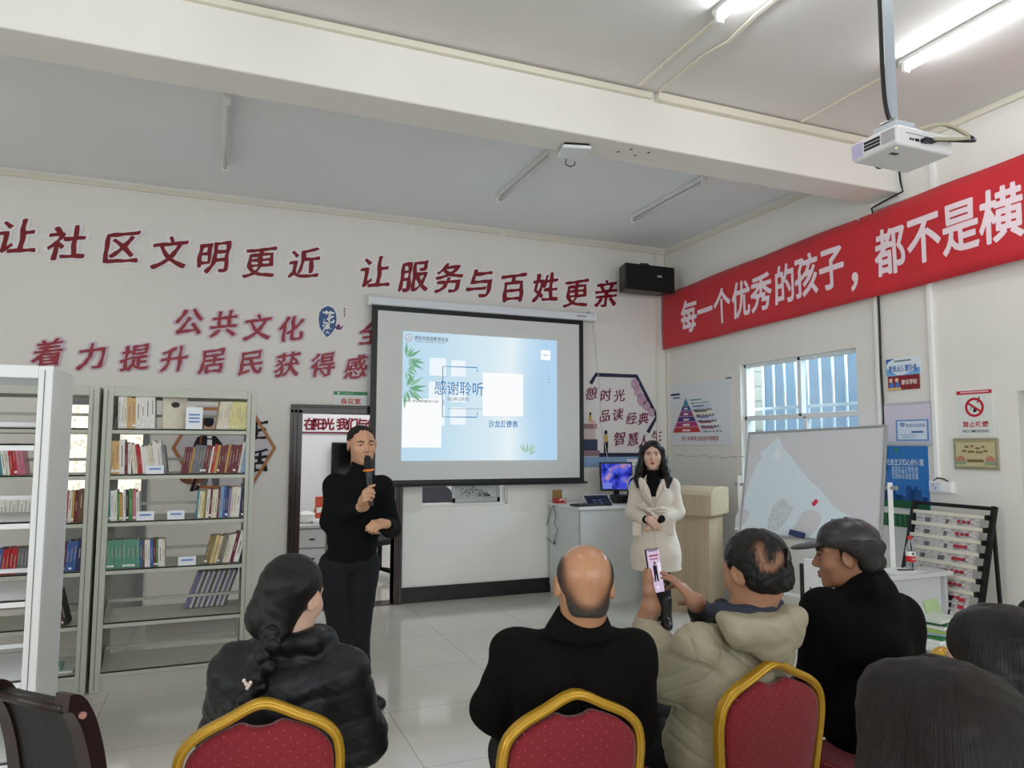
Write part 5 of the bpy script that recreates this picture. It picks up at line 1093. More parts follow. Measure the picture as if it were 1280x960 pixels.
tag(MB().box((-.13, 0, 0), (.1, .2, .012)).xf(Matrix.Translation((xr-.12, ya+.05, LEV[5]+.001))).build('paper_stack', mat('paper', (240, 242, 242), .6)), 'flat stack of papers on the lowest shelf of the half hidden bookcase', 'papers')
tag(MB().prism([(-.1, 0), (.06, 0), (.06, .14), (-.1, .14)], 0, .03).xf(Matrix.Translation((xr-.15, ya+.06, LEV[5]+.0135))).build('file_folder', mat('folder_mint', (150, 190, 170), .5)), 'mint green folder on the flat stack of papers', 'folder')
# ------------------------------------------------------------------ smooth bodies: blended limbs meshed as one continuous skin
class Sdf:
    def __init__(s): s.ops = []
    def _add(s, f, lo, hi, k, mode='u'): s.ops.append((f, np.array(lo, np.float32), np.array(hi, np.float32), k, mode)); return s
    def rc(s, a, b, r1, r2=None, k=.02, mode='u'):
        r2 = r1 if r2 is None else r2
        a = np.array(a, np.float32); b = np.array(b, np.float32); ba = b-a; L = max(float(ba@ba), 1e-9); R = max(r1, r2)
        def f(P):
            t = np.clip(((P-a)@ba)/L, 0, 1); return np.sqrt(((P-a-t[:, None]*ba)**2).sum(1)) - (r1+(r2-r1)*t)
        return s._add(f, np.minimum(a, b)-R, np.maximum(a, b)+R, k, mode)
    def path(s, pts, rs, k=.02, mode='u'):
        for i in range(len(pts)-1): s.rc(pts[i], pts[i+1], rs[i], rs[i+1], k, mode)
        return s
    def el(s, c, r, R=None, k=.02, mode='u'):
        c = np.array(c, np.float32); r = np.array(r, np.float32); Rm = np.eye(3, dtype=np.float32) if R is None else np.array(R, np.float32)
        m = float(r.max())
        def f(P):
            q = (P-c)@Rm; k0 = np.sqrt(((q/r)**2).sum(1)); k1 = np.sqrt(((q/r**2)**2).sum(1))+1e-9; return k0*(k0-1)/k1
        return s._add(f, c-m, c+m, k, mode)
    def bx(s, c, h, R=None, rnd_=.01, k=.01, mode='u'):
        c = np.array(c, np.float32); h = np.array(h, np.float32)-rnd_; Rm = np.eye(3, dtype=np.float32) if R is None else np.array(R, np.float32)
        m = float(np.linalg.norm(h)+rnd_)
        def f(P):
            q = np.abs((P-c)@Rm)-h; return np.sqrt((np.maximum(q, 0)**2).sum(1))+np.minimum(q.max(1), 0)-rnd_
        return s._add(f, c-m, c+m, k, mode)
    def cut(s, p, n, k=.006):
        """remove everything on the side the normal n points to"""
        p = np.array(p, np.float32); n = np.array(n, np.float32); n = n/np.linalg.norm(n)
        s.ops.append((lambda P: (P-p)@n, None, None, k, 'c')); return s
    def ev(s, P):
        D = np.full(len(P), 1., np.float32); M = .10
        for f, lo, hi, k, mode in s.ops:
            if mode == 'c':
                d2 = f(P); h = np.clip(.5+.5*(D-d2)/k, 0, 1); D = d2*(1-h)+D*h + k*h*(1-h); continue
            idx = np.nonzero(((P > lo-M) & (P < hi+M)).all(1))[0]
            if not len(idx): continue
            d2 = f(P[idx]).astype(np.float32); d1 = D[idx]
            if mode == 'u':
                h = np.clip(.5+.5*(d2-d1)/k, 0, 1); D[idx] = d2*(1-h)+d1*h - k*h*(1-h)
            else:
                d2 = -d2; h = np.clip(.5+.5*(d1-d2)/k, 0, 1); D[idx] = d2*(1-h)+d1*h + k*h*(1-h)
        return D
    def mesh(s, name, m, parent, h=.008, disp=None, origin=None, smooth=True, pad=.02):
        lo = np.min([o[1] for o in s.ops if o[4] == 'u'], 0)-pad-.02; hi = np.max([o[2] for o in s.ops if o[4] == 'u'], 0)+pad+.02
        B = 4; nb = np.ceil((hi-lo)/(h*B)).astype(int)+1; n = nb*B
        cc = [lo[i]+(np.arange(nb[i])+.5)*h*B for i in range(3)]
        C = np.stack(np.meshgrid(*cc, indexing='ij'), -1).reshape(-1, 3).astype(np.float32)
        dc = s.ev(C); act = np.abs(dc) < h*B*1.25+.02
        V = np.repeat(np.repeat(np.repeat(np.where(dc < 0, -1., 1.).astype(np.float32).reshape(nb), B, 0), B, 1), B, 2)
        ai = np.nonzero(act)[0]; bi = np.stack(np.unravel_index(ai, nb), 1)
        o = np.stack(np.meshgrid(*[np.arange(B)]*3, indexing='ij'), -1).reshape(-1, 3)
        I = (bi[:, None, :]*B+o[None]).reshape(-1, 3); P = (lo+(I+.5)*h).astype(np.float32)
        d = s.ev(P)
        if disp is not None: d = d - disp(P).astype(np.float32)
        V[I[:, 0], I[:, 1], I[:, 2]] = d
        ins = V < 0
        cs = np.zeros(np.array(ins.shape)-1, np.int8)
        for a in (0, 1):
            for b in (0, 1):
                for c in (0, 1): cs += ins[a:ins.shape[0]-1+a, b:ins.shape[1]-1+b, c:ins.shape[2]-1+c]
        mx = (cs > 0) & (cs < 8); cell = np.nonzero(mx); nv = len(cell[0])
        ids = np.full(mx.shape, -1, np.int32); ids[cell] = np.arange(nv)
        acc = np.zeros((nv, 3)); cnt = np.zeros(nv); base = np.stack(cell, 1).astype(float)
        cor = [(a, b, c) for a in (0, 1) for b in (0, 1) for c in (0, 1)]
        val = {q: V[cell[0]+q[0], cell[1]+q[1], cell[2]+q[2]] for q in cor}
        for q in cor:
            for ax in range(3):
                if q[ax]: continue
                q2 = list(q); q2[ax] = 1; q2 = tuple(q2)
                v1, v2 = val[q], val[q2]; c = (v1 < 0) != (v2 < 0)
                t = np.where(c, v1/np.where(c, v1-v2, 1), 0); p = np.array(q, float)[None]+t[:, None]*np.eye(3)[ax][None]
                acc[c] += p[c]; cnt[c] += 1
        verts = lo+(base+acc/cnt[:, None]+.5)*h
        Q = []
        for ax in range(3):
            u, w = [(1, 2), (2, 0), (0, 1)][ax]
            sl = [slice(None)]*3; sl2 = [slice(None)]*3; sl[ax] = slice(0, -1); sl2[ax] = slice(1, None)
            a = ins[tuple(sl)]; b = ins[tuple(sl2)]; e = np.nonzero(a != b); E = np.stack(e, 1)
            ok = (E[:, u] > 0) & (E[:, w] > 0) & (E[:, u] < mx.shape[u]) & (E[:, w] < mx.shape[w]) & (E[:, ax] < mx.shape[ax])
            E = E[ok]; fl = a[E[:, 0], E[:, 1], E[:, 2]]
            def g(du, dw): X = E.copy(); X[:, u] += du; X[:, w] += dw; return ids[X[:, 0], X[:, 1], X[:, 2]]
            q = np.stack([g(-1, -1), g(0, -1), g(0, 0), g(-1, 0)], 1); q = np.where(fl[:, None], q, q[:, ::-1]); Q.append(q)
        Q = np.concatenate(Q); Q = Q[(Q >= 0).all(1)]
        if origin is not None: verts = verts-np.array(origin)
        me = bpy.data.meshes.new(name); me.vertices.add(nv); me.vertices.foreach_set('co', verts.astype(np.float32).ravel())
        me.loops.add(4*len(Q)); me.polygons.add(len(Q)); me.loops.foreach_set('vertex_index', Q.astype(np.int32).ravel())
        me.polygons.foreach_set('loop_start', np.arange(0, 4*len(Q), 4, dtype=np.int32)); me.polygons.foreach_set('loop_total', np.full(len(Q), 4, np.int32))
        me.polygons.foreach_set('use_smooth', [smooth]*len(Q)); me.update(); me.validate()
        # keep the one big continuous surface; drop specks
        bm = bmesh.new(); bm.from_mesh(me); seen = set(); comps = []
        for v in bm.verts:
            if v in seen: continue
            st = [v]; seen.add(v); comp = [v]
            while st:
                for e_ in st.pop().link_edges:
                    for w_ in e_.verts:
                        if w_ not in seen: seen.add(w_); st.append(w_); comp.append(w_)
            comps.append(comp)
        if len(comps) > 1:
            big = max(len(c) for c in comps); dead = [v for c in comps if len(c) < max(40, big*.03) for v in c]
            bmesh.ops.delete(bm, geom=dead, context='VERTS'); bm.to_mesh(me)
        bm.free()
        me.materials.append(m); ob = bpy.data.objects.new(name, me); link(ob, parent); return ob
def at(x, y, D): return np.array(Vector((0, 0, CAM_H))+D*pray(x, y))
def frame(yaw, pitch=0, roll=0):
    """columns right, forward, up; yaw degrees anticlockwise from +Y, pitch up positive, roll towards the right"""
    m = Matrix.Rotation(math.radians(yaw), 3, 'Z') @ Matrix.Rotation(math.radians(pitch), 3, 'X') @ Matrix.Rotation(math.radians(roll), 3, 'Y'); return np.array(m)
def skin(name, c): return mat(name, c, .45, spec=.4, noise=.07, nscale=14, bump=.03, bscale=120)
def head(B, H, R, s=1, jaw=1.0, ears=True, wx=1.0):
    g = lambda x, y, z: H+R@(np.array((x*wx, y, z))*s)
    B.el(g(0, -.014, .030), np.array((.074*wx, .094, .084))*s, R, k=.02)
    B.el(g(0, .026, -.030), np.array((.060*jaw*wx, .066, .084))*s, R, k=.03)
    B.el(g(0, .036, -.074), np.array((.047*jaw*wx, .046, .040))*s, R, k=.03)
    B.rc(g(-.012, .074, -.104), g(.012, .074, -.104), .014*s, k=.025)
    for x in (-1, 1):
        B.el(g(x*.040, .058, -.028), np.array((.024, .026, .026))*s, R, k=.025)
        B.rc(g(x*.012, .088, .024), g(x*.048, .066, .022), .008*s, .007*s, k=.016)
    for x in (-1, 1): B.el(g(x*.031, .099, .004), np.array((.019, .015, .011))*s, R, k=.014, mode='s')
    for x in (-1, 1): B.el(g(x*.031, .074, .002), np.array((.0155, .0145, .0125))*s, R, k=.006)
    B.rc(g(0, .086, .014), g(0, .108, -.030), .0075*s, .0115*s, k=.012)
    for x in (-1, 1): B.rc(g(x*.012, .094, -.035), g(x*.006, .100, -.035), .0075*s, k=.007)
    B.rc(g(-.017, .088, -.063), g(.017, .088, -.063), .0075*s, k=.01); B.rc(g(-.014, .086, -.074), g(.014, .086, -.074), .008*s, k=.01)
    B.rc(g(-.022, .099, -.0685), g(.022, .099, -.0685), .0022*s, k=.004, mode='s')
    if ears:
        for x in (-1, 1):
            Re = R@np.array(Matrix.Rotation(x*-.35, 3, 'Z')@Matrix.Rotation(-.2, 3, 'X'))
            B.el(g(x*.077, -.006, -.004), np.array((.0085, .021, .033))*s, Re, k=.008)
            B.el(g(x*.086, -.002, .000), np.array((.005, .011, .020))*s, Re, k=.006, mode='s')
    return g
def face_bits(root, g, R, org, s, brow, lip, look=1.0, lipc=(150, 80, 76)):
    mw_, md = mat('eye_white', (214, 208, 202), .3), mat('eye_dark', (28, 20, 18), .25)
    for x in (-1, 1):
        E = Sdf().el(g(x*.031, .0805, .002), np.array((.0125, .009, .0048*look))*s, R, k=.001); e = E.mesh('eye', mw_, root, .0016*s, origin=org)
        Sdf().el(g(x*.031, .0865, .002), np.array((.0055, .0045, .0048*look))*s, R, k=.001).mesh('iris', md, e, .0012*s, origin=org)
        Sdf().path([g(x*.018, .088, .0085*look), g(x*.031, .0905, .0105*look), g(x*.046, .081, .007*look)], [.0016*s, .0022*s, .0014*s], k=.002).mesh('eyelash', md, root, .0013*s, origin=org)
        Sdf().path([g(x*.014, .097, .022), g(x*.030, .094, .0275), g(x*.050, .076, .022)], [.003*s, .0036*s, .002*s], k=.003).mesh('eyebrow', brow, root, .0018*s, origin=org)
    ml = mat('lips_'+lip, lipc, .35)
    L = Sdf().path([g(-.024, .0865, -.068), g(-.008, .0955, -.0625), g(0, .096, -.0645), g(.008, .0955, -.0625), g(.024, .0865, -.068)], [.003*s, .0052*s, .0048*s, .0052*s, .003*s], k=.003)
    L.path([g(-.020, .088, -.0705), g(0, .0945, -.0755), g(.020, .088, -.0705)], [.003*s, .0062*s, .003*s], k=.003); L.mesh('lips', ml, root, .0016*s, origin=org)
def density(ob, fn, O):
    """how densely the hair grows, stored per vertex"""
    me = ob.data; n = len(me.vertices); co = np.empty(n*3, np.float32); me.vertices.foreach_get('co', co)
    a = me.attributes.new('hair_cover', 'FLOAT', 'POINT'); a.data.foreach_set('value', fn(co.reshape(-1, 3)+np.array(O)).astype(np.float32))
def thin_hair(m, scale=(1, 1, 1), amt=.5):
    nt = m.node_tree; b = nt.nodes['Principled BSDF']; at_ = nt.nodes.new('ShaderNodeAttribute'); at_.attribute_name = 'hair_cover'
    tc = nt.nodes.new('ShaderNodeTexCoord'); mp = nt.nodes.new('ShaderNodeMapping'); mp.inputs['Scale'].default_value = scale; nt.links.new(tc.outputs['Object'], mp.inputs[0])
    n = nt.nodes.new('ShaderNodeTexNoise'); n.inputs['Scale'].default_value = 1; n.inputs['Detail'].default_value = 3; nt.links.new(mp.outputs[0], n.inputs['Vector'])
    ma = nt.nodes.new('ShaderNodeMath'); ma.operation = 'MULTIPLY_ADD'; ma.inputs[1].default_value = amt; ma.use_clamp = False; nt.links.new(n.outputs['Fac'], ma.inputs[0]); nt.links.new(at_.outputs['Fac'], ma.inputs[2])
    mr = nt.nodes.new('ShaderNodeMapRange'); mr.inputs['From Min'].default_value = amt*.5; mr.inputs['From Max'].default_value = amt*.5+1; nt.links.new(ma.outputs[0], mr.inputs['Value']); nt.links.new(mr.outputs[0], b.inputs['Alpha'])
    return m
def unit(v): v = np.array(v, float); return v/np.linalg.norm(v)
def hand(B, W, d, n, lat, curls, s=1, thumb=None, spread=0, k=.005):
    """wrist W, finger direction d, palm faces n, thumb side lat; curls = 4 x (a1, a2, a3) in degrees; thumb = 3 directions in (d, lat, n)"""
    W = np.array(W, float); d = unit(d); n = np.array(n, float); n = unit(n-d*(n@d)); lt = np.array(lat, float); lt = unit(lt-d*(lt@d)-n*(lt@n))
    offs = (.027, .009, -.009, -.0255); kn = (.086, .090, .086, .078); ln = ((.042, .026, .021), (.046, .029, .021), (.042, .027, .021), (.034, .020, .018)); tips = []
    for i in range(4):
        K = W+(d*kn[i]+lt*offs[i])*s
        B.rc(W+(d*.008+lt*offs[i]*.6)*s, K, .0165*s, .0118*s, k=.014 if i else .016)
        A = 0; p = K
        for j in range(3):
            A += math.radians(curls[i][j]); v = math.cos(A)*d+math.sin(A)*n+lt*(spread*offs[i]/.027)*(1 if j == 0 else .6); v = unit(v)
            q = p+v*ln[i][j]*s; r = (.0098, .0088, .0080, .0070); B.rc(p, q, r[j]*s*(1 if i < 3 else .88), r[j+1]*s*(1 if i < 3 else .88), k=k); p = q
        tips.append(p)
    th = thumb or ((.55, .75, .35), (.85, .35, .4), (.9, .1, .45)); p = W+(d*.022+lt*.020)*s; B.rc(W+d*.012*s, p, .015*s, k=.012)
    for j, (L, r0, r1) in enumerate(((.042, .0150, .0120), (.032, .0115, .0100), (.026, .0098, .0080))):
        v = unit(d*th[j][0]+lt*th[j][1]+n*th[j][2]); q = p+v*L*s; B.rc(p, q, r0*s, r1*s, k=k+.004 if j == 0 else k); p = q
    tips.append(p); return tips
def hair_mat(name, c, ctr, ax=(0, 0, 1), rough=.38, bump=.6, fr=26):
    m = bpy.data.materials.new(name); m.use_nodes = True; nt = m.node_tree; b = nt.nodes['Principled BSDF']
    tc = nt.nodes.new('ShaderNodeTexCoord'); sb = nt.nodes.new('ShaderNodeVectorMath'); sb.operation = 'SUBTRACT'; sb.inputs[1].default_value = tuple(ctr)
    nt.links.new(tc.outputs['Object'], sb.inputs[0]); sp_ = nt.nodes.new('ShaderNodeSeparateXYZ'); nt.links.new(sb.outputs[0], sp_.inputs[0])
    at2 = nt.nodes.new('ShaderNodeMath'); at2.operation = 'ARCTAN2'; nt.links.new(sp_.outputs[1], at2.inputs[0]); nt.links.new(sp_.outputs[0], at2.inputs[1])
    mu = nt.nodes.new('ShaderNodeMath'); mu.operation = 'MULTIPLY'; mu.inputs[1].default_value = fr; nt.links.new(at2.outputs[0], mu.inputs[0])
    cb = nt.nodes.new('ShaderNodeCombineXYZ'); nt.links.new(mu.outputs[0], cb.inputs[0])
    mz = nt.nodes.new('ShaderNodeMath'); mz.operation = 'MULTIPLY'; mz.inputs[1].default_value = 5; nt.links.new(sp_.outputs[2], mz.inputs[0]); nt.links.new(mz.outputs[0], cb.inputs[1])
    n = nt.nodes.new('ShaderNodeTexNoise'); n.inputs['Scale'].default_value = 1; n.inputs['Detail'].default_value = 6; n.inputs['Roughness'].default_value = .65; nt.links.new(cb.outputs[0], n.inputs['Vector'])
    bp = nt.nodes.new('ShaderNodeBump'); bp.inputs['Strength'].default_value = bump; bp.inputs['Distance'].default_value = .006; nt.links.new(n.outputs['Fac'], bp.inputs['Height']); nt.links.new(bp.outputs[0], b.inputs['Normal'])
    r = nt.nodes.new('ShaderNodeValToRGB'); r.color_ramp.elements[0].position = .3; r.color_ramp.elements[1].position = .75
    r.color_ramp.elements[0].color = (*lin([v*.5 for v in c]), 1); r.color_ramp.elements[1].color = (*lin([min(255, v*1.3+3) for v in c]), 1)
    nt.links.new(n.outputs['Fac'], r.inputs[0]); nt.links.new(r.outputs[0], b.inputs['Base Color'])
    b.inputs['Roughness'].default_value = rough; b.inputs['Specular IOR Level'].default_value = .32
    return m
def person(label, P, group=None):
    return thing('person', label, 'person', (P[0], P[1], 0), 0, group)
def wr(P, f, a):
    """cloth creases: small wavering ridges"""
    return a*(np.sin(P[:, 0]*f+2.1*np.sin(P[:, 2]*f*.7))*np.sin(P[:, 2]*f*.8+1.7*np.sin(P[:, 1]*f*.9)+P[:, 0]*f*.3))
# ------------------------------------------------------------------ people
M_SK1 = skin('skin_tan', (198, 152, 122)); M_SK2 = skin('skin_light', (210, 172, 150)); M_SK3 = skin('skin_ruddy', (172, 126, 100)); M_SKB = skin('skin_scalp', (200, 148, 110))
M_HBLK = mat('hair_black_plain', (18, 16, 17), .4)
M_SHOE = mat('shoe_leather', (20, 18, 18), .3)
VR = np.array(CR); VF = np.array(Vector((_fw.x, _fw.y, 0)).normalized()); UP = np.array((0, 0, 1.))
def shoe(B, heel, d, L=.25):
    d = unit((d[0], d[1], 0)); heel = np.array(heel)
    B.rc(heel+UP*.045, heel+UP*.06+d*.06, .040, .04, k=.02); B.rc(heel+UP*.042+d*.04, heel+UP*.033+d*(L-.05), .042, .036, k=.03); B.rc(heel+UP*.035+d*(L-.08), heel+UP*.028+d*(L-.04), .04, .03, k=.02)
    B.cut(heel+UP*.004, (0, 0, -1)); return B
# ---- the man with the microphone -------------------------------------------------
def man_mic():
    D = 4.42; A = lambda x, y, dd=0: at(x, y, D+dd)
    P0 = np.array(on_z(443, 880, 0)); root = person('man in black turtleneck and navy trousers speaking into a microphone', P0); O = np.array((P0[0], P0[1], 0))
    H = A(452, 555.8); R = frame(187, -3, 3); s = .98
    fw = R[:, 1]; sh_r = A(419, 606, .03); sh_l = A(477, 608, -.03); el_r = A(413, 651, -.05); wr_r = A(455, 632, -.26); el_l = A(489, 660, .02); wr_l = A(483, 655, -.20)
    hip = A(437, 703); kn_l = A(446, 800, -.03); kn_r = A(428, 800, -.08); an_l = A(452, 868, .05); an_r = A(431, 880, -.12)
    hp_l = hip+np.array((.085, 0, -.02)); hp_r = hip+np.array((-.085, 0, -.02))
    B = Sdf(); g = head(B, H, R, s, 1.02, wx=1.1)
    nb = A(450, 596)
    B.rc(g(0, -.02, -.06), nb, .056, .062, k=.03); B.el(A(447, 640), (.12, .08, .2), R, k=.03); B.el(A(440, 700), (.11, .07, .11), R, k=.03)
    for a, b, c in ((sh_r, el_r, wr_r), (sh_l, el_l, wr_l)): B.path([a, b, c], [.042, .036, .029], k=.02)
    for a, b, c in ((hp_r, kn_r, an_r), (hp_l, kn_l, an_l)): B.path([a, b, c], [.07, .05, .04], k=.02)
    # right hand round the microphone
    mt = A(459.6, 573.5, -.27); mb_ = A(464, 632, -.27); ax = unit(mt-mb_)
    hc = mb_+ax*.075                                  # height of the grip
    side = -VR; tw = -VF                              # viewer's left; towards the viewer
    d_ = unit(VR*.25-ax*-.15+VF*-.0+ax*.55-VF*.35); 
    W = hc-VR*.042-ax*.052-VF*.02
    hand(B, W, unit(ax*.45+VR*.30-VF*.80), unit(VR*.85+VF*.25), ax, [(35, 85, 50), (40, 88, 50), (45, 88, 50), (48, 88, 50)], s=.98, thumb=((.5, .7, .3), (.55, .5, .8), (.3, .3, 1.)))
    B.rc(wr_r, W, .029, .027, k=.02)
    # left fist, relaxed, in front of the hip
    hand(B, A(481.5, 654, -.22), unit(-VR*.45-VF*.85), unit(-VR*.5-UP*.8+VF*.2), unit(UP*1+VR*.1), [(50, 80, 45), (55, 85, 45), (58, 85, 45), (60, 85, 45)], s=1.0, thumb=((.6, .5, .5), (.7, .0, .8), (.6, -.2, .8)))
    B.mesh('body', M_SK1, root, .0042, origin=O)
    face_bits(root, g, R, O, s, mat('brow_black', (30, 24, 22), .6), 'man', .55, (146, 86, 80))
    hm = mat('hair_short_black', (10, 9, 9), .6, bump=.6, bscale=260, noise=.3, nscale=160)
    h = Sdf(); h.el(g(0, -.020, .040), np.array((.0842, .0955, .081))*s, R, k=.02); h.cut(g(0, .068, .056), R@unit((0, 1, -.55)), k=.02); h.cut(g(0, .0, -.045), R@unit((0, .25, -1)), k=.01)
    h.el(g(0, .075, -.02), np.array((.080, .075, .108))*s, R, k=.02, mode='s')
    for x in (-1, 1): h.el(g(x*.085, -.002, -.012), np.array((.02, .03, .038))*s, R, k=.006, mode='s')
    h.mesh('hair', hm, root, .0035, lambda P: wr(P, 190, .0028), O)
    # turtleneck
    c = Sdf(); c.rc(A(451.5, 581), A(449.5, 598), .062, .076, k=.02)
    c.rc(sh_r+np.array((0, 0, -.005)), sh_l+np.array((0, 0, -.005)), .068, k=.05)
    c.el(A(447, 638), (.172, .125, .17), R, k=.06); c.el(A(441, 672), (.158, .12, .16), R, k=.05); c.el(A(438, 694), (.162, .122, .085), R, k=.03)
    c.path([sh_r, el_r, wr_r+(el_r-wr_r)*.18], [.064, .056, .040], k=.04); c.path([sh_l, el_l, wr_l+(el_l-wr_l)*.1], [.062, .056, .042], k=.03)
    c.cut(A(438, 702), (0, 0, -1), k=.02)
    c.mesh('turtleneck', mat('knit_black', (8, 9, 12), .9, spec=.25, bump=.2, bscale=220), root, .007, lambda P: wr(P, 42, .0022), O)
    # trousers
    t = Sdf(); t.el(A(438, 700), (.165, .118, .10), R, k=.05)
    t.path([hp_r, kn_r, an_r+UP*.02], [.105, .078, .066], k=.025); t.path([hp_l, kn_l, an_l+UP*.02], [.103, .074, .062], k=.025)
    t.cut(A(438, 692), (0, 0, 1), k=.01)
    t.mesh('trousers', mat('trousers_navy', (9, 11, 18), .85), root, .008, lambda P: wr(P, 30, .003), O)
    for a, d in ((an_r, (-.15, -1)), (an_l, (.55, -.8))):
        z = a.copy(); z[2] = 0; shoe(Sdf(), z-unit((d[0], d[1], 0))*.05, d).mesh('shoe', M_SHOE, root, .006, origin=O)
    Sdf().path([A(478, 655.5, -.245), A(476, 655.5, -.25)], [.0102, .0102], k=.002).mesh('ring', M_ALU, root, .0025, origin=O)
    # the microphone is a thing of its own, held in the hand
    mp_ = tag(thing('microphone', None, None, tuple(mb_)), 'grey handheld microphone with an orange ring, held by the man', 'microphone')
    q = Vector(mt-mb_); L = q.length; Rm = Vector((0, 0, 1)).rotation_difference(q).to_matrix().to_4x4()
    MB().lathe([(.012, 0), (.0145, .01), (.016, L*.55), (.0185, L*.72), (.019, L*.76)], n=18).xf(Rm).build('handle', mat('mic_grey', (74, 76, 82), .35, metal=.3), mp_, smooth=True)
    MB().lathe([(.019, L*.76), (.0225, L*.80), (.0235, L*.90), (.022, L*1.0), (.015, L*1.05), (.004, L*1.07)], n=18).xf(Rm).build('grille', mat('mic_grille', (46, 46, 50), .5, metal=.5, bump=.8, bscale=300), mp_, smooth=True)
    MB().lathe([(.021, L*.735), (.034, L*.745), (.036, L*.765), (.021, L*.785)], n=6).xf(Rm).build('anti_roll_ring', mat('ring_orange', (238, 136, 40), .4), mp_, bevel=.003)
    MB().box((-.006, -.0185, L*.45), (.006, -.0165, L*.62)).xf(Rm).build('switch', M_BLACK, mp_)
man_mic()
# ---- the woman in the beige coat ---------------------------------------------------
def woman_coat():
    D = 6.50; A = lambda x, y, dd=0: at(x, y, D+dd)
    P0 = np.array(on_z(826, 779, 0)); root = person('woman in a belted beige coat with long black hair, hands clasped', P0); O = np.array((P0[0], P0[1], 0))
    H = A(815.5, 568.3, .0); R = frame(147, -2, 0); s = 1.03; Rb = frame(147)
    B = Sdf(); g = head(B, H, R, s, 1.06, wx=1.1)
    nb = A(817, 597)
    sh_r = A(796.5, 608, .02); sh_l = A(840, 607, .02); el_r = A(791, 640, .0); el_l = A(846.5, 640, .0); wr_r = A(808, 650, -.17); wr_l = A(824, 650, -.17)
    hip = A(819, 672)
    B.rc(g(0, -.02, -.06), nb, .05, .055, k=.03); B.el(A(818, 628), (.13, .10, .22), Rb, k=.05); B.el(hip, (.15, .11, .12), Rb, k=.05)
    for a, b, c in ((sh_r, el_r, wr_r), (sh_l, el_l, wr_l)): B.path([a, b, c], [.045, .036, .025], k=.03)
    an_r = A(822, 768, -.03); an_l = A(833, 769, -.08)
    hp = Rb[:, 0]*.08
    B.path([hip+hp, A(817, 715), an_r], [.075, .05, .036], k=.03); B.path([hip-hp, A(830, 715), an_l], [.075, .05, .036], k=.03)
    # clasped hands: the right over the left, fingers down and inward
    hand(B, A(808.5, 647.5, -.20), unit(VR*.75-UP*.62-VF*.12), unit(VF*.9-UP*.2), unit(UP*.6+VR*.5), [(8, 14, 10), (8, 16, 10), (10, 18, 12), (12, 20, 14)], s=.90)
    hand(B, A(824, 648.5, -.17), unit(-VR*.70-UP*.7-VF*.05), unit(VF*.9+UP*.1), unit(UP*.6-VR*.5), [(5, 12, 10), (6, 14, 10), (8, 16, 12), (10, 18, 14)], s=.90)
    B.mesh('body', M_SK2, root, .0042, origin=O)
    face_bits(root, g, R, O, s, mat('brow_brown', (58, 42, 38), .6), 'woman', 1.0, (158, 40, 46))
    # long hair, parted, falling in front of both shoulders
    h = Sdf(); h.el(g(0, -.022, .038), np.array((.090, .100, .088))*s, R, k=.02)
    for x in (-1, 1):
        h.path([g(x*.030, .050, .092), g(x*.074, .030, .04), g(x*.086, .015, -.05), g(x*.100, .03, -.13), g(x*.115, .075, -.20), g(x*.115, .105, -.27)], [.020, .022, .028, .038, .038, .016], k=.025)
        h.path([g(x*.07, -.03, -.03), g(x*.085, -.05, -.14), g(x*.09, -.05, -.2)], [.04, .05, .03], k=.03)
    h.el(g(0, .090, -.032), np.array((.064, .080, .100))*s, R, k=.012, mode='s')
    h.mesh('hair', hair_mat('hair_long_black', (12, 9, 10), H-O), root, .005, lambda P: wr(P, 90, .0018), O)
    for x in (-1, 1): Sdf().el(g(x*.083, .012, -.035), np.array((.008, .008, .012)), R, k=.002).mesh('earring', M_WHITE, root, .003, origin=O)
    # black turtleneck
    Sdf().rc(A(816.5, 590), A(817, 598), .055, .064, k=.02).el(A(818, 618), (.12, .105, .11), Rb, k=.04).el(A(817, 611, -.07), (.075, .06, .10), Rb, k=.03).mesh('turtleneck', mat('knit_black', (8, 9, 12), .9, spec=.25), root, .006, origin=O)
    mc = mat('coat_beige', (214, 202, 188), .85, sheen=.3, noise=.04, nscale=60, bump=.08, bscale=300)
    fwd = Rb[:, 1]
    c = Sdf(); c.rc(sh_r, sh_l, .062, k=.05); c.el(A(818, 622), (.165, .125, .15), Rb, k=.05); c.el(A(819, 650), (.16, .125, .14), Rb, k=.05)
    for dx in (-.034, .034): c.path([A(819, 655)+Rb[:, 0]*dx*.5, A(819.5, 690)+Rb[:, 0]*dx, A(820.5, 716)+Rb[:, 0]*dx], [.15, .178, .19], k=.05)
    c.path([sh_r, el_r, wr_r+(el_r-wr_r)*.35], [.066, .064, .058], k=.03); c.path([sh_l, el_l, wr_l+(el_l-wr_l)*.35], [.066, .064, .058], k=.03)
    c.cut(A(819, 711), (0, 0, -1), k=.008)
    # neckline V
    V0 = A(817, 591, -.16); c.rc(V0, A(818.5, 630, -.185), .066, .004, k=.012, mode='s'); c.rc(A(817, 584), A(817, 599, -.05), .068, k=.015, mode='s')
    c.mesh('coat', mc, root, .0065, lambda P: wr(P, 26, .0025), O)
    for x, p, rl in ((-1, (806, 612, -.135), 22), (1, (827.5, 612, -.135), -22)): Sdf().el(A(*p), (.040, .016, .115), frame(147+x*14, 0, rl), k=.01).mesh('lapel', mc, root, .005, origin=O)
    for a, b in ((wr_r, el_r), (wr_l, el_l)):
        u = unit(b-a); p = a+(b-a)*.32; Sdf().rc(p, p+u*.045, .060, .062, k=.01).cut(p, -u).cut(p+u*.05, u).mesh('cuff', mc, root, .006, origin=O)
        Sdf().rc(a+u*.0, p+u*.02, .031, .036, k=.01).mesh('black_sleeve', mat('knit_black', (8, 9, 12), .9, spec=.25), root, .006, origin=O)
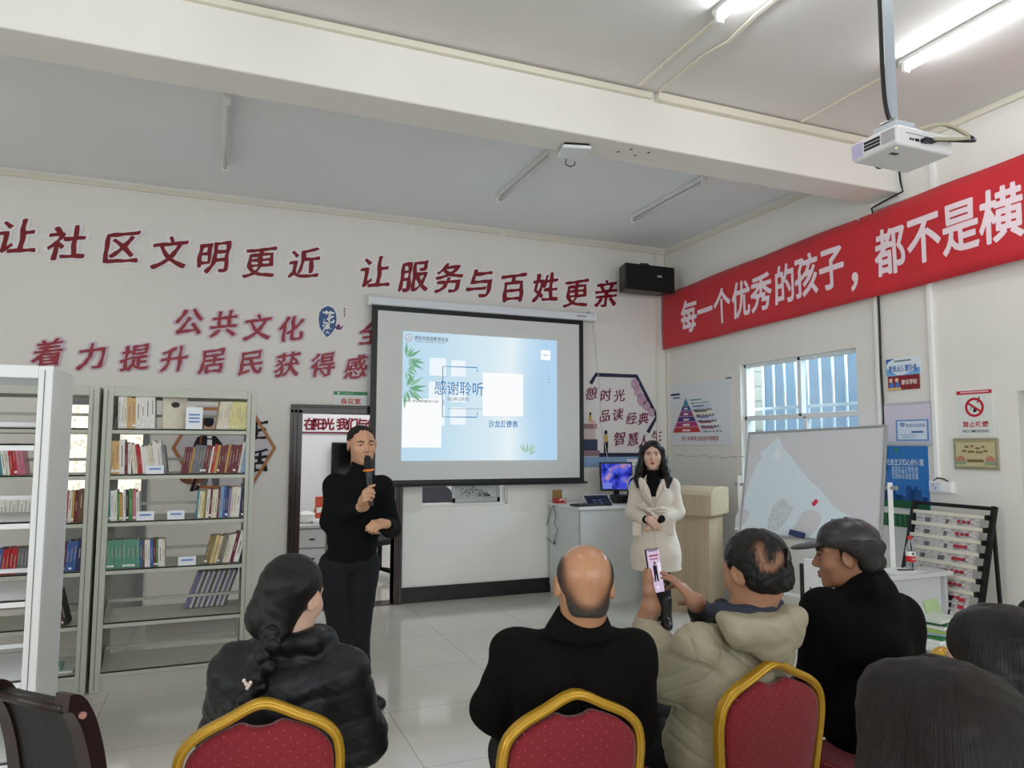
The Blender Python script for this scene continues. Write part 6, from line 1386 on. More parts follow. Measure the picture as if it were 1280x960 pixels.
    # lapels
    for x, pts in ((-1, [(806, 598, -.10), (806, 612, -.165), (817, 634, -.175)]), (1, [(829, 598, -.10), (831, 611, -.165), (820, 634, -.175)])):
        Sdf().path([A(*pts[0]), A(*pts[1]), A(*pts[2])], [.007, .012, .006], k=.02).mesh('lapel_edge', mc, root, .006, origin=O)
    # belt, its knot and pockets
    b = Sdf(); N = 22
    pts = [A(819, 637.5)+Rb@np.array((.160*math.cos(t), .132*math.sin(t), 0)) for t in [2*PI*i/N for i in range(N+1)]]
    b.path(pts, [.019]*(N+1), k=.01); b.mesh('belt', mc, root, .006, origin=O)
    kn = A(811, 637.5, -.165); k_ = Sdf(); k_.el(kn, (.03, .025, .022), Rb, k=.01); k_.path([kn, A(804, 630, -.17), A(799, 632.5, -.15), kn], [.012, .016, .014, .012], k=.01); k_.path([kn, A(819, 646, -.17)], [.014, .016], k=.01); k_.path([kn, A(825, 634.5, -.16), A(833, 636, -.12)], [.014, .016, .012], k=.01)
    k_.mesh('belt_knot', mc, root, .005, origin=O)
    for x0, x1 in ((790.5, 802), (826, 842)):
        p = A((x0+x1)/2, 661, -.148 if x0 > 810 else -.118); Sdf().bx(p, (abs(x1-x0)*.5*D/903, .008, .062), frame(147+(14 if x0 < 810 else -10)), .008, k=.01).mesh('pocket', mc, root, .005, origin=O)
    Sdf().path([A(819.5, 650, -.152), A(820, 711, -.205)], [.006, .006], k=.002).mesh('front_edge', mc, root, .005, origin=O)
    for a in ((822, 715, 0), (830, 715, -.02)):
        pass
    tg = Sdf(); tg.path([A(817, 700), A(822, 750, -.02)], [.062, .05], k=.02); tg.mesh('legging', mat('legging_black', (20, 18, 20), .8), root, .008, origin=O)
    tg = Sdf(); tg.path([A(829, 700), A(832, 750, -.06)], [.062, .05], k=.02); tg.mesh('legging', mat('legging_black', (20, 18, 20), .8), root, .008, origin=O)
    for a, dx in ((an_r, -.1), (an_l, .0)):
        f = Sdf(); z = a.copy(); z[2] = 0; d = unit((-.45+dx, -.85, 0)); f.rc(a+UP*.13, z+UP*.06, .052, .046, k=.02); shoe(f, z-d*.05, d, .24); f.mesh('boot', mat('boot_brown', (34, 26, 24), .35), root, .006, origin=O)
woman_coat()
# ---- seated people: legs and seat shared -------------------------------------------
def legs(B, hip, yaw, r=.085, zf=0, spread=.10, k=.04):
    R = frame(yaw); rt, f = R[:, 0], R[:, 1]; out = []
    for s in (-1, 1):
        a = hip+rt*s*.085; b = hip+rt*s*spread*1.2+f*.42; b[2] = .50; c = b+f*.02; c[2] = .08; B.path([a, b, c], [r, r*.75, r*.55], k=k); out.append((c, f))
    return out
def braid_woman():
    D = 2.16; A = lambda x, y, dd=0: at(x, y, D+dd)
    P0 = A(365, 950); root = person('woman seated with a long black braid and dark padded jacket, seen from behind', P0); O = np.array((P0[0], P0[1], 0))
    H = A(367, 744, .02); R = frame(-42, -8, 4); s = 1.0; Rb = frame(-6)
    B = Sdf(); g = head(B, H, R, s, .98); nb = A(369, 800)
    hip = A(362, 1010, .02); hip[2] = .56
    sh_l = A(296, 838); sh_r = A(428, 842); el_l = A(279, 925, .03); el_r = A(452, 922, .05); wr_l = A(310, 960, .30); wr_r = A(420, 965, .32)
    B.rc(g(0, -.02, -.06), nb, .05, .055, k=.03); B.el(A(363, 890), (.13, .08, .2), Rb, k=.03); B.el(hip, (.17, .13, .11), Rb, k=.05)
    for a, b, c in ((sh_l, el_l, wr_l), (sh_r, el_r, wr_r)): B.path([a, b, c], [.045, .038, .026], k=.03)
    f = Rb[:, 1]; hand(B, wr_l, unit(f+VR*.5), -UP, unit(VR), [(15, 20, 15)]*4, .9); hand(B, wr_r, unit(f-VR*.5), -UP, unit(-VR), [(15, 20, 15)]*4, .9)
    ft = legs(B, hip, -6); B.mesh('body', M_SK2, root, .005, origin=O)
    # hair with side braid
    h = Sdf(); h.el(g(0, -.024, .034), np.array((.086, .104, .090))*s, R, k=.02); h.el(g(-.02, -.06, -.05), np.array((.075, .065, .075))*s, R, k=.04)
    h.el(g(0, .080, -.035), np.array((.07, .075, .10))*s, R, k=.015, mode='s'); h.el(g(.088, .006, -.022), np.array((.03, .028, .036))*s, R, k=.01, mode='s')
    h.path([g(-.03, -.075, -.07), A(346, 785, -.055), A(340, 800, -.10)], [.05, .034, .028], k=.03)
    hm = hair_mat('hair_braid_black', (9, 9, 10), H-O, bump=.5)
    h.mesh('hair', hm, root, .005, lambda P: wr(P, 80, .0015), O)
    b = Sdf(); pts = [(342, 792, -.115), (337, 806, -.125), (333, 820, -.128), (331, 834, -.128), (327, 847, -.128), (321, 858, -.128)]
    for i, p in enumerate(pts):
        q = A(*p); sg = 1 if i % 2 else -1; b.el(q+VR*sg*.008, (.025, .02, .024), frame(-10, 0, sg*35), k=.006)
    b.path([A(320, 858, -.13), A(308, 874, -.135), A(297, 889, -.13)], [.018, .026, .012], k=.008)
    b.mesh('braid', hm, root, .004, lambda P: wr(P, 150, .0012), O)
    for x, y in ((305, 851), (307.5, 855), (313, 853.5), (311, 857), (309, 860)): Sdf().el(A(x, y, -.165), (.0052, .0045, .0062), k=.001).mesh('hair_clip_bead', mat('clip_pearl', (232, 214, 200), .25), root, .002, origin=O)
    # padded jacket
    c = Sdf(); c.rc(sh_l, sh_r, .068, k=.06); c.el(A(363, 868), (.205, .135, .15), Rb, k=.06); c.el(A(362, 940), (.205, .15, .19), Rb, k=.06); c.el(hip+UP*.03, (.2, .17, .14), Rb, k=.05)
    c.path([sh_l, el_l, wr_l], [.078, .072, .05], k=.035); c.path([sh_r, el_r, wr_r], [.078, .075, .05], k=.035)
    c.path([A(340, 806, .0), A(395, 803, .03)], [.058, .056], k=.03); c.rc(A(392, 797, -.02), A(409, 800, .06), .034, .03, k=.02); c.rc(A(350, 803, -.055), A(390, 800, -.05), .03, k=.03)
    def quilt(P):
        v = P[:, 2]+.02*np.sin(P[:, 0]*9); return .0075*np.sqrt(np.abs(np.sin(PI*v/.098)))-.006 + wr(P, 55, .0022)+wr(P, 110, .0010)
    c.mesh('padded_jacket', mat('jacket_charcoal', (22, 23, 25), .45, spec=.35, bump=.12, bscale=60), root, .006, quilt, O)
    t = Sdf(); legs(t, hip, -6, .10); t.mesh('trousers', mat('trousers_black', (10, 10, 12), .85), root, .01, origin=O)
    for c_, f_ in ft: z = c_.copy(); z[2] = 0; shoe(Sdf(), z-f_*.05, f_).mesh('shoe', M_SHOE, root, .009, origin=O)
braid_woman()
def bald_man():
    D = 2.16; A = lambda x, y, dd=0: at(x, y, D+dd)
    P0 = A(712, 950); root = person('balding man in a black brown wool coat seated with his back turned', P0); O = np.array((P0[0], P0[1], 0))
    H = A(730.5, 732, .0); R = frame(-19, -12, 2); s = 1.03; Rb = frame(-14)
    B = Sdf(); g = head(B, H, R, s, 1.05, wx=1.06); hip = A(712, 1000, .05); hip[2] = .56
    sh_l = A(648, 818); sh_r = A(788, 820, .0); el_l = A(618, 885, .06); el_r = A(795, 905, .06); wr_l = A(665, 935, .3); wr_r = A(760, 940, .32)
    B.rc(g(0, -.025, -.05), A(727, 792), .060, .066, k=.03); B.el(A(720, 880), (.13, .08, .2), Rb, k=.03); B.el(hip, (.17, .13, .11), Rb, k=.05)
    for a, b, c in ((sh_l, el_l, wr_l), (sh_r, el_r, wr_r)): B.path([a, b, c], [.05, .042, .029], k=.03)
    f = Rb[:, 1]; hand(B, wr_l, unit(f+VR*.4), -UP, unit(VR), [(15, 20, 15)]*4, 1); hand(B, wr_r, unit(f-VR*.4), -UP, unit(-VR), [(15, 20, 15)]*4, 1)
    ft = legs(B, hip, -14); B.mesh('body', mat('skin_bald', (184, 134, 100), .28, spec=.6, noise=.07, nscale=14), root, .005, origin=O)
    # horseshoe of short grey hair, thinning to nothing over the crown
    h = Sdf(); h.el(g(0, -.0145, .0285), np.array((.0825, .0975, .087))*s, R, k=.02); h.el(g(0, -.065, -.045), np.array((.060, .043, .058))*s, R, k=.03)
    h.cut(g(0, .045, 0), R@unit((0, 1, 0)), k=.01); h.el(g(0, .06, -.03), np.array((.078, .07, .1))*s, R, k=.01, mode='s'); h.cut(g(0, -.09, -.088), R@unit((0, 0, -1)), k=.01)
    for x in (-1, 1): h.el(g(x*.090, .0, -.012), np.array((.022, .032, .04))*s, R, k=.006, mode='s')
    hm = mat('hair_grey_short', (70, 64, 60), .7, noise=.5, nscale=220, bump=.7, bscale=240); thin_hair(hm, (330, 330, 330), .7)
    hb = h.mesh('hair', hm, root, .004, origin=O)
    def dens(P):
        q = (P-H)@R/s; z = np.minimum(q[:, 2], .035)-.035; return (np.sqrt((q[:, 0]/.060)**2+(z/.085)**2)-1.0)*2.6
    density(hb, dens, O)
    mc = mat('coat_black_brown', (11, 8, 8), .95, spec=.2, bump=.15, bscale=200)
    c = Sdf(); c.rc(sh_l, sh_r, .070, k=.04); c.el(A(718, 850), (.205, .14, .13), Rb, k=.05); c.el(A(715, 930), (.195, .15, .19), Rb, k=.05); c.el(hip+UP*.02, (.2, .17, .14), Rb, k=.05)
    c.path([sh_l, el_l, wr_l], [.074, .070, .052], k=.025); c.path([sh_r, el_r, wr_r], [.074, .070, .052], k=.025); c.rc(A(720, 805, .02), A(735, 805, .02), .085, k=.04); c.rc(A(634, 812), A(640, 830), .05, .06, k=.03); c.rc(A(797, 812), A(794, 830), .05, .06, k=.03)
    c.mesh('coat', mc, root, .006, lambda P: wr(P, 30, .002), O)
    k_ = Sdf(); k_.rc(A(727, 757, .0), A(724, 800, .0), .066, .118, k=.02); k_.cut(A(727, 762, .0), (0, 0, 1)-Rb[:, 1]*.25, k=.006); k_.cut(A(724, 790, .0), (0, 0, -1)+Rb[:, 1]*.10, k=.006); k_.rc(A(727, 752, .0), A(726, 778, .01), .058, .060, k=.008, mode='s')
    k_.mesh('collar', mc, root, .005, origin=O)
    Sdf().path([A(727, 797, -.128), A(724, 850, -.145), A(722, 905, -.155)], [.0035, .0035, .0035], k=.002).mesh('back_seam', mc, root, .004, origin=O)
    t = Sdf(); legs(t, hip, -14, .10); t.mesh('trousers', mat('trousers_black', (10, 10, 12), .85), root, .01, origin=O)
    for c_, f_ in ft: z = c_.copy(); z[2] = 0; shoe(Sdf(), z-f_*.05, f_).mesh('shoe', M_SHOE, root, .009, origin=O)
bald_man()
def phone_man():
    D = 2.40; A = lambda x, y, dd=0: at(x, y, D+dd)
    P0 = A(905, 950); root = person('man in a hooded beige jacket photographing with his phone, bald patch at the crown', P0); O = np.array((P0[0], P0[1], 0))
    H = A(942, 712, .0); R = frame(10, -12, -5); s = 1.06; Rb = frame(8)
    B = Sdf(); g = head(B, H, R, s, 1.05, wx=1.06); hip = A(900, 1000, .05); hip[2] = .57
    sh_l = A(872, 812, -.05); sh_r = A(962, 810, .12); el_l = A(836, 846, .0); el_r = A(905, 830, .40)
    # phone
    ph = [A(804.6, 687.4, .24), A(823, 684.8, .29), A(831.5, 739.8, .26), A(814, 743.5, .21)]; pc_ = sum(ph)/4
    px_ = unit((ph[1]-ph[0])+(ph[2]-ph[3])); pu = unit((ph[0]-ph[3])+(ph[1]-ph[2])); pn = np.cross(px_, pu); pn = unit(pn); pu = np.cross(pn, px_)    # pn faces the viewer
    pw, phh = .074, .160
    # left hand holds its left edge from below; wrist under the phone
    WL = pc_-px_*.040-pu*.128-pn*.010
    cuff_l = WL-pu*.05-px_*.01-pn*.03
    q = lambda x, y, z: pc_+px_*x+pu*y+pn*z
    K = [q(-.026, .002, -.017), q(-.020, -.020, -.019), q(-.018, -.040, -.019), q(-.018, -.058, -.017)]
    for i, k_ in enumerate(K): B.rc(WL+px_*.004*(i-1.5), k_, .021, .0125, k=.016)
    B.path([K[0], q(.010, .006, -.017), q(.034, -.004, -.013), q(.044, -.012, .002)], [.0105, .0098, .0088, .0072], k=.004)
    B.path([K[1], q(.014, -.020, -.018), q(.037, -.026, -.013), q(.046, -.033, .002)], [.0108, .0100, .0090, .0074], k=.004)
    B.path([K[2], q(.012, -.044, -.018), q(.034, -.050, -.012), q(.043, -.054, .000)], [.0102, .0095, .0085, .0070], k=.004)
    B.path([K[3], q(.004, -.066, -.016), q(.022, -.071, -.010), q(.031, -.073, -.003)], [.0092, .0085, .0075, .0064], k=.004)
    B.path([WL+pn*.004, q(-.050, -.066, .004), q(-.0475, -.026, .011), q(-.043, .006, .0125)], [.0235, .0195, .0130, .0092], k=.012)
    # right hand taps from the right
    WR = A(871, 754, .16)
    hand(B, WR, unit(-VR*.50+UP*.58+VF*.60), unit(-VR*.72-UP*.15+VF*.55), unit(-UP*.8-VR*.25), [(36, 20, 10), (10, 18, 12), (2, 16, 12), (2, 22, 16)], s=.98, thumb=((.40, .70, .55), (.55, .35, .75), (.6, .1, .8)), spread=.36)
    B.rc(g(0, -.03, -.05), A(932, 775), .060, .066, k=.03); B.el(A(915, 880), (.13, .08, .2), Rb, k=.03); B.el(hip, (.17, .13, .11), Rb, k=.05)
    B.path([sh_l, el_l, cuff_l, WL], [.05, .042, .031, .029], k=.03); B.path([sh_r, el_r, WR], [.05, .042, .029], k=.03)
    ft = legs(B, hip, 8); B.mesh('body', M_SK3, root, .0042, origin=O)
    h = Sdf(); h.el(g(0, -.022, .036), np.array((.090, .106, .090))*s, R, k=.02); h.el(g(0, -.055, -.035), np.array((.080, .062, .060))*s, R, k=.04); h.cut(g(0, .055, .05), R@unit((0, 1, -.45)), k=.02)
    h.el(g(0, .080, -.035), np.array((.080, .075, .10))*s, R, k=.015, mode='s'); h.cut(g(0, -.09, -.075), R@unit((0, .3, -1)), k=.012)
    for x in (-1, 1): h.el(g(x*.092, .004, -.016), np.array((.03, .032, .042))*s, R, k=.008, mode='s')
    # thin crown: the scalp shows through a crescent
    hb = h.mesh('hair', thin_hair(hair_mat('hair_thin_black', (9, 8, 8), g(0, -.1, .07)-O, bump=.9, fr=18), (130, 130, 50), 2.6), root, .004, lambda P: wr(P, 110, .0022), O)
    cur = [A(949, 682, -.13), A(951, 697, -.145), A(956, 709, -.15), A(968, 710, -.14), A(976, 703, -.12), A(979, 694, -.11)]
    def dens(P):
        dirs = lambda Q: np.stack([(Q-np.array((0, 0, CAM_H)))@np.array(v) for v in (CR, CU, _fw)], -1)
        q = dirs(P); h0 = dirs(H[None])[0]; q2 = q[:, :2]/q[:, 2:]*D; c2 = [(lambda w: w[:2]/w[2]*D)(dirs(np.array(c)[None])[0]) for c in cur]       # seen from behind the head
        d = np.min([np.sqrt((((q2-a)-np.clip(((q2-a)@(b-a))/((b-a)@(b-a)), 0, 1)[:, None]*(b-a))**2).sum(1)) for a, b in zip(c2, c2[1:])], 0)
        return np.where(q[:, 2] < h0[2]-.02, np.clip((d-.004)/.026, -.4, 1.6), 1.6)
    density(hb, dens, O)
    mj = mat('jacket_beige', (166, 158, 134), .72, noise=.05, nscale=9, bump=.1, bscale=40)
    c = Sdf(); c.rc(sh_l, sh_r, .075, k=.05); c.el(A(918, 850, .02), (.20, .15, .15), Rb, k=.05); c.el(A(905, 920, .02), (.20, .16, .2), Rb, k=.05); c.el(hip+UP*.02, (.2, .17, .14), Rb, k=.05)
    c.path([sh_l, el_l], [.085, .082], k=.03); c.path([el_l, A(826, 812, .12), cuff_l-pu*.008], [.072, .058, .043], k=.02); c.path([sh_r, el_r, WR+(el_r-WR)*.42], [.08, .07, .058], k=.03)
    def crease(P):
        v = P[:, 0]*18+P[:, 2]*34+2.2*np.sin(P[:, 0]*11+P[:, 1]*7)+1.6*np.sin(P[:, 2]*17-P[:, 1]*9); w = P[:, 0]*40-P[:, 2]*22+2*np.sin(P[:, 2]*19)
        return wr(P, 24, .005)-.0055*np.exp(-(np.sin(v)/.28)**2)-.0035*np.exp(-(np.sin(w)/.25)**2)+.003
    c.mesh('jacket', mj, root, .006, crease, O)
    u = unit(WL-cuff_l); p = cuff_l+u*.006
    hd = Sdf(); hd.path([A(903, 772, -.06), A(925, 783, -.13), A(960, 785, -.12), A(985, 772, -.0), A(992, 770, .09)], [.026, .05, .058, .052, .03], k=.035); hd.path([A(925, 800, -.115), A(968, 808, -.10), A(988, 798, 0)], [.03, .045, .04], k=.04)
    hd.cut(A(945, 757, 0), (0, 0, 1), k=.02)
    hd.mesh('hood', mj, root, .006, lambda P: wr(P, 34, .004)+wr(P, 80, .0015), O)
    Sdf().path([A(890, 762, .06), A(905, 763, -.03), A(930, 767, -.075), A(958, 762, -.06), A(972, 755, .03)], [.022, .024, .024, .024, .022], k=.02).mesh('inner_collar', mat('collar_navy', (44, 50, 66), .8), root, .005, origin=O)
    Sdf().path([WR+(el_r-WR)*.10, WR+(el_r-WR)*.46, A(902, 759, .06)], [.043, .054, .03], k=.02).mesh('dark_cuff', mat('cuff_black', (24, 25, 28), .6), root, .005, origin=O)
    Sdf().path([A(864, 795, -.118), A(876, 825, -.165), A(905, 838, -.135)], [.003, .003, .003], k=.002).mesh('seam', mj, root, .004, origin=O)
    # watch
    wc = WL-pu*.022-pn*.006; b_ = Sdf(); b_.path([wc+(px_*math.cos(t)+pn*math.sin(t))*.031 for t in [2*PI*i/14 for i in range(15)]], [.006]*15, k=.003); b_.mesh('watch_strap', mat('watch_steel', (196, 194, 188), .3, metal=.8), root, .0025, origin=O)
    t = Sdf(); legs(t, hip, 8, .10); t.mesh('trousers', mat('trousers_navy', (9, 11, 18), .85), root, .01, origin=O)
    for c_, f_ in ft: z = c_.copy(); z[2] = 0; shoe(Sdf(), z-f_*.05, f_).mesh('shoe', M_SHOE, root, .009, origin=O)
    # the phone, a thing of its own
    t = thing('smartphone', 'black smartphone filming the speaker, held up by the man in the beige jacket', 'phone')
    t.matrix_world = Matrix(((px_[0], pu[0], pn[0], pc_[0]), (px_[1], pu[1], pn[1], pc_[1]), (px_[2], pu[2], pn[2], pc_[2]), (0, 0, 0, 1)))
    MB().box((-pw/2, -phh/2, -.004), (pw/2, phh/2, .004)).build('case', M_BLACK, t, bevel=.0035, segs=3)
    sx, sy = pw/2-.003, phh/2-.004
    MB().box((-sx, -sy, .004), (sx, sy, .0044)).build('display', emis('phone_wall', (214, 196, 222), .85), t)
    z = .0046; pk = emis('phone_dark', (40, 38, 46), .8)
    plate(t, 'shown_person', [(-.012, -.038), (-.004, -.038), (-.001, -.01), (.003, -.038), (.011, -.038), (.009, .012), (.011, .018), (-.012, .02), (-.011, .0)], z, z+.0002, pk); plate(t, 'shown_head', ell(0, .027, .006, .008), z, z+.0002, emis('phone_skin', (120, 86, 78), .8))
    plate(t, 'shown_slogan', rect(0, .055, .05, .006), z, z+.0002, emis('phone_red', (170, 70, 96), .8)); plate(t, 'shown_slogan', rect(0, .043, .044, .004), z, z+.0002, emis('phone_red', (170, 70, 96), .8)); plate(t, 'shown_screen', rect(.024, .008, .014, .04), z, z+.0002, emis('phone_pale', (236, 232, 246), .9)); plate(t, 'shutter_button', ell(.0, -.058, .006, .006), z, z+.0002, emis('phone_pale', (236, 232, 246), .9))
    plate(t, 'status_print', rect(0, .072, .05, .003), z, z+.0002, pk)
phone_man()
def cap_man():
    D = 2.78; A = lambda x, y, dd=0: at(x, y, D+dd)
    P0 = A(1088, 930); root = person('man in a black coat and grey leather ear-flap cap, seen in profile', P0); O = np.array((P0[0], P0[1], 0))
    H = A(1056, 694, .0); R = frame(46, -4, 0); s = 1.02; Rb = frame(24)
    B = Sdf(); g = head(B, H, R, s, 1.0); hip = A(1098, 940, .05); hip[2] = .57
    sh_l = A(1030, 765, -.06); sh_r = A(1118, 772, .06); el_l = A(1024, 850, -.02); el_r = A(1134, 850, .08); wr_l = A(1005, 890, .24); wr_r = A(1050, 880, .4)
    B.rc(g(0, -.025, -.05), A(1078, 748), .060, .066, k=.03); B.el(A(1080, 830), (.14, .09, .2), Rb, k=.03); B.el(hip, (.17, .13, .11), Rb, k=.05)
    for a, b, c in ((sh_l, el_l, wr_l), (sh_r, el_r, wr_r)): B.path([a, b, c], [.05, .042, .029], k=.03)
    f = Rb[:, 1]; hand(B, wr_l, unit(f), -UP, unit(VR), [(15, 20, 15)]*4, 1); hand(B, wr_r, unit(f), -UP, unit(-VR), [(15, 20, 15)]*4, 1)
    ft = legs(B, hip, 28); B.mesh('body', skin('skin_brown', (164, 116, 90)), root, .0042, origin=O)
    face_bits(root, g, R, O, s, mat('brow_black', (30, 24, 22), .6), 'old', .7, (142, 84, 74))
    ml = mat('cap_leather', (46, 44, 46), .32, spec=.5, bump=.2, bscale=70, noise=.2, nscale=20); mf = mat('cap_fleece', (58, 54, 52), .95, noise=.5, nscale=200, bump=.9, bscale=200)
    c = Sdf(); c.el(g(0, -.018, .056), np.array((.090, .112, .084))*s, R, k=.02); c.cut(g(0, 0, .030), R@unit((0, .12, -1)), k=.006); c.el(g(0, -.018, .138), (.010, .010, .006), R, k=.005)
    for x in (-.0, .06, -.06): 
        c.path([g(x*1.3, .078, .07), g(x*.9, .03, .128), g(x*.6, -.06, .122), g(x*.8, -.122, .06)], [.0022]*4, k=.004)
    cp = c.mesh('cap', ml, root, .0045, lambda P: wr(P, 60, .0012), O)
    v = Sdf(); v.el(g(0, .118, .040), np.array((.072, .075, .010))*s, R@np.array(Matrix.Rotation(-.14, 3, 'X')), k=.01); v.mesh('cap_brim', ml, cp, .0045, origin=O)
    e = Sdf(); e.path([g(.0, -.106, .030), g(.0, -.108, -.025)], [.016, .014], k=.02)
    for x in (-1, 1): e.path([g(x*.088, .035, .050), g(x*.092, -.03, .040), g(x*.07, -.085, .035), g(0, -.115, .03)], [.013, .022, .024, .024], k=.02); e.path([g(x*.090, -.045, .03), g(x*.072, -.08, -.02), g(0, -.108, -.028)], [.022, .024, .022], k=.03)
    e.mesh('ear_flap', mf, cp, .0045, lambda P: wr(P, 160, .0014), O)
    h = Sdf(); h.el(g(0, -.060, -.02), np.array((.070, .050, .055))*s, R, k=.02); h.cut(g(0, -.09, -.065), R@unit((0, .2, -1)), k=.01)
    for x in (-1, 1): h.rc(g(x*.072, .012, .03), g(x*.072, .010, -.005), .009, .006, k=.008)
    h.mesh('hair', mat('hair_short_black', (10, 9, 9), .6), root, .0045, origin=O)
    mc = mat('coat_black', (7, 7, 8), .95, spec=.2, bump=.1, bscale=200)
    c = Sdf(); c.rc(sh_l, sh_r, .085, k=.08); c.el(A(1082, 800, .0), (.22, .16, .15), Rb, k=.08); c.el(A(1086, 880, .0), (.24, .19, .22), Rb, k=.06); c.el(hip+UP*.02, (.24, .2, .16), Rb, k=.05)
    c.path([sh_l, el_l, wr_l], [.085, .080, .06], k=.03); c.path([sh_r, el_r, wr_r], [.085, .085, .06], k=.07)
    c.path([A(1062, 742, -.07), A(1082, 732, -.075), A(1104, 735, .0)], [.036, .042, .038], k=.03); c.rc(A(1078, 755), A(1090, 755), .10, k=.05); c.rc(A(1074, 727, -.03), A(1092, 722, -.0), .05, k=.03)
    c.mesh('coat', mc, root, .0065, lambda P: wr(P, 22, .004), O)
    t = Sdf(); legs(t, hip, 28, .10); t.mesh('trousers', mat('trousers_navy', (9, 11, 18), .85), root, .01, origin=O)
    for c_, f_ in ft: z = c_.copy(); z[2] = 0; shoe(Sdf(), z-f_*.05, f_).mesh('shoe', M_SHOE, root, .009, origin=O)
cap_man()
def long_hair(D, hx, hy, yaw, label, hc, coat, wid=1.0, lenz=.42, part=0, tilt=0, tone=.38, bump=.7):
    A = lambda x, y, dd=0: at(x, y, D+dd)
    H = A(hx, hy); root = person(label, H); O = np.array((H[0], H[1], 0)); R = frame(yaw, -10+tilt, 0); Rb = frame(yaw*.4); s = 1.0
    B = Sdf(); g = head(B, H, R, s, .98); rt, f = Rb[:, 0], Rb[:, 1]
    nb = H-UP*.19-f*.03; ch = H-UP*.42-f*.05; hip = H-UP*.68-f*.06; hip[2] = max(.55, hip[2])
    B.rc(g(0, -.02, -.06), nb, .05, .055, k=.03); B.el(ch, (.12, .08, .2), Rb, k=.03); B.el(hip, (.17, .13, .11), Rb, k=.05)
    ar = []
    for sg in (-1, 1):
        a = nb+rt*sg*.16-UP*.05; b = a+rt*sg*.05-UP*.26+f*.03; c = b+f*.22-UP*.03-rt*sg*.1; B.path([a, b, c], [.045, .038, .026], k=.03); hand(B, c, f, -UP, -rt*sg, [(15, 20, 15)]*4, .9); ar.append((a, b, c))
    ft = legs(B, hip, yaw*.4); B.mesh('body', M_SK2, root, .006, origin=O)
    h = Sdf(); h.el(g(0, -.020, .036), np.array((.092*wid, .112, .094))*s, R, k=.02)
    h.el(g(0, .098, -.045), np.array((.062, .08, .105))*s, R, k=.015, mode='s')
    h.path([g(0, -.07, .0), H-UP*.16-f*.10, H-UP*lenz-f*.135], [.088, .088, .06], k=.05)
    for sg in (-1, 1): h.path([g(sg*.045, .02, .085), g(sg*.082*wid, -.005, -.02), H+rt*sg*.095*wid-UP*.16-f*.05, H+rt*sg*.10-UP*lenz*.95-f*.09], [.034, .036, .048, .026], k=.035)
    h.rc(g(part-.004, .06, .124), g(part+.004, -.06, .132), .007, .005, k=.012, mode='s')
    h.mesh('hair', hair_mat('hair_'+hc[0], hc[1], g(part, -.03, .1)-O, rough=tone, bump=bump, fr=34), root, .005, lambda P: wr(P, 120, .0014), O)
    c = Sdf(); c.rc(nb+rt*.14-UP*.05, nb-rt*.14-UP*.05, .07, k=.05); c.el(ch, (.185, .135, .22), Rb, k=.05); c.el(hip+UP*.03, (.19, .16, .14), Rb, k=.05)
    for a, b, c_ in ar: c.path([a, b, c_], [.07, .062, .045], k=.03)
    c.mesh('jacket', mat('jacket_'+hc[0], coat, .8), root, .01, lambda P: wr(P, 26, .003), O)
    t = Sdf(); legs(t, hip, yaw*.4, .10); t.mesh('trousers', mat('trousers_black', (10, 10, 12), .85), root, .012, origin=O)
    for c_, f_ in ft: z = c_.copy(); z[2] = 0; shoe(Sdf(), z-f_*.05, f_).mesh('shoe', M_SHOE, root, .012, origin=O)
long_hair(1.62, 1246, 830, 20, 'person with long straight black hair seated behind the gold chair at the right edge', ('black_gloss', (11, 10, 11)), (22, 22, 24), 1.02, tone=.33)
long_hair(1.0, 1170, 943, -4, 'person with dark brown parted hair whose head fills the lower right corner', ('dark_brown', (26, 18, 15)), (30, 28, 30), 1.05, part=.012, tone=.5, bump=.9)
long_hair(2.15, 1318, 800, 10, 'dark haired person seated farther along, mostly beyond the right edge', ('black_far', (11, 10, 10)), (26, 26, 28), 1.0, lenz=.25)
# ------------------------------------------------------------------ banquet chairs
def fabric_dots():
    m = bpy.data.materials.new('red_dotted_fabric'); m.use_nodes = True; nt = m.node_tree; b = nt.nodes['Principled BSDF']
    tc = nt.nodes.new('ShaderNodeTexCoord'); mp = nt.nodes.new('ShaderNodeMapping'); mp.inputs['Rotation'].default_value = (0, PI/4, 0); mp.inputs['Scale'].default_value = (1/.026,)*3
    nt.links.new(tc.outputs['Object'], mp.inputs[0])
    fr = nt.nodes.new('ShaderNodeVectorMath'); fr.operation = 'FRACTION'; nt.links.new(mp.outputs[0], fr.inputs[0])
    sb = nt.nodes.new('ShaderNodeVectorMath'); sb.operation = 'SUBTRACT'; sb.inputs[1].default_value = (.5, .5, .5); nt.links.new(fr.outputs[0], sb.inputs[0])
    ml = nt.nodes.new('ShaderNodeVectorMath'); ml.operation = 'MULTIPLY'; ml.inputs[1].default_value = (1, 0, 1); nt.links.new(sb.outputs[0], ml.inputs[0])
    ln = nt.nodes.new('ShaderNodeVectorMath'); ln.operation = 'LENGTH'; nt.links.new(ml.outputs[0], ln.inputs[0])
    r = nt.nodes.new('ShaderNodeValToRGB'); r.color_ramp.elements[0].position = .045; r.color_ramp.elements[1].position = .075
    r.color_ramp.elements[0].color = (*lin((186, 96, 98)), 1); r.color_ramp.elements[1].color = (*lin((132, 16, 32)), 1)
    nt.links.new(ln.outputs['Value'], r.inputs[0]); nt.links.new(r.outputs[0], b.inputs['Base Color']); b.inputs['Roughness'].default_value = .8; b.inputs['Sheen Weight'].default_value = .25
    return m
M_FAB = fabric_dots(); M_GOLD = mat('gold_paint', (196, 152, 44), .24, metal=.35, spec=.6, noise=.06, nscale=20)
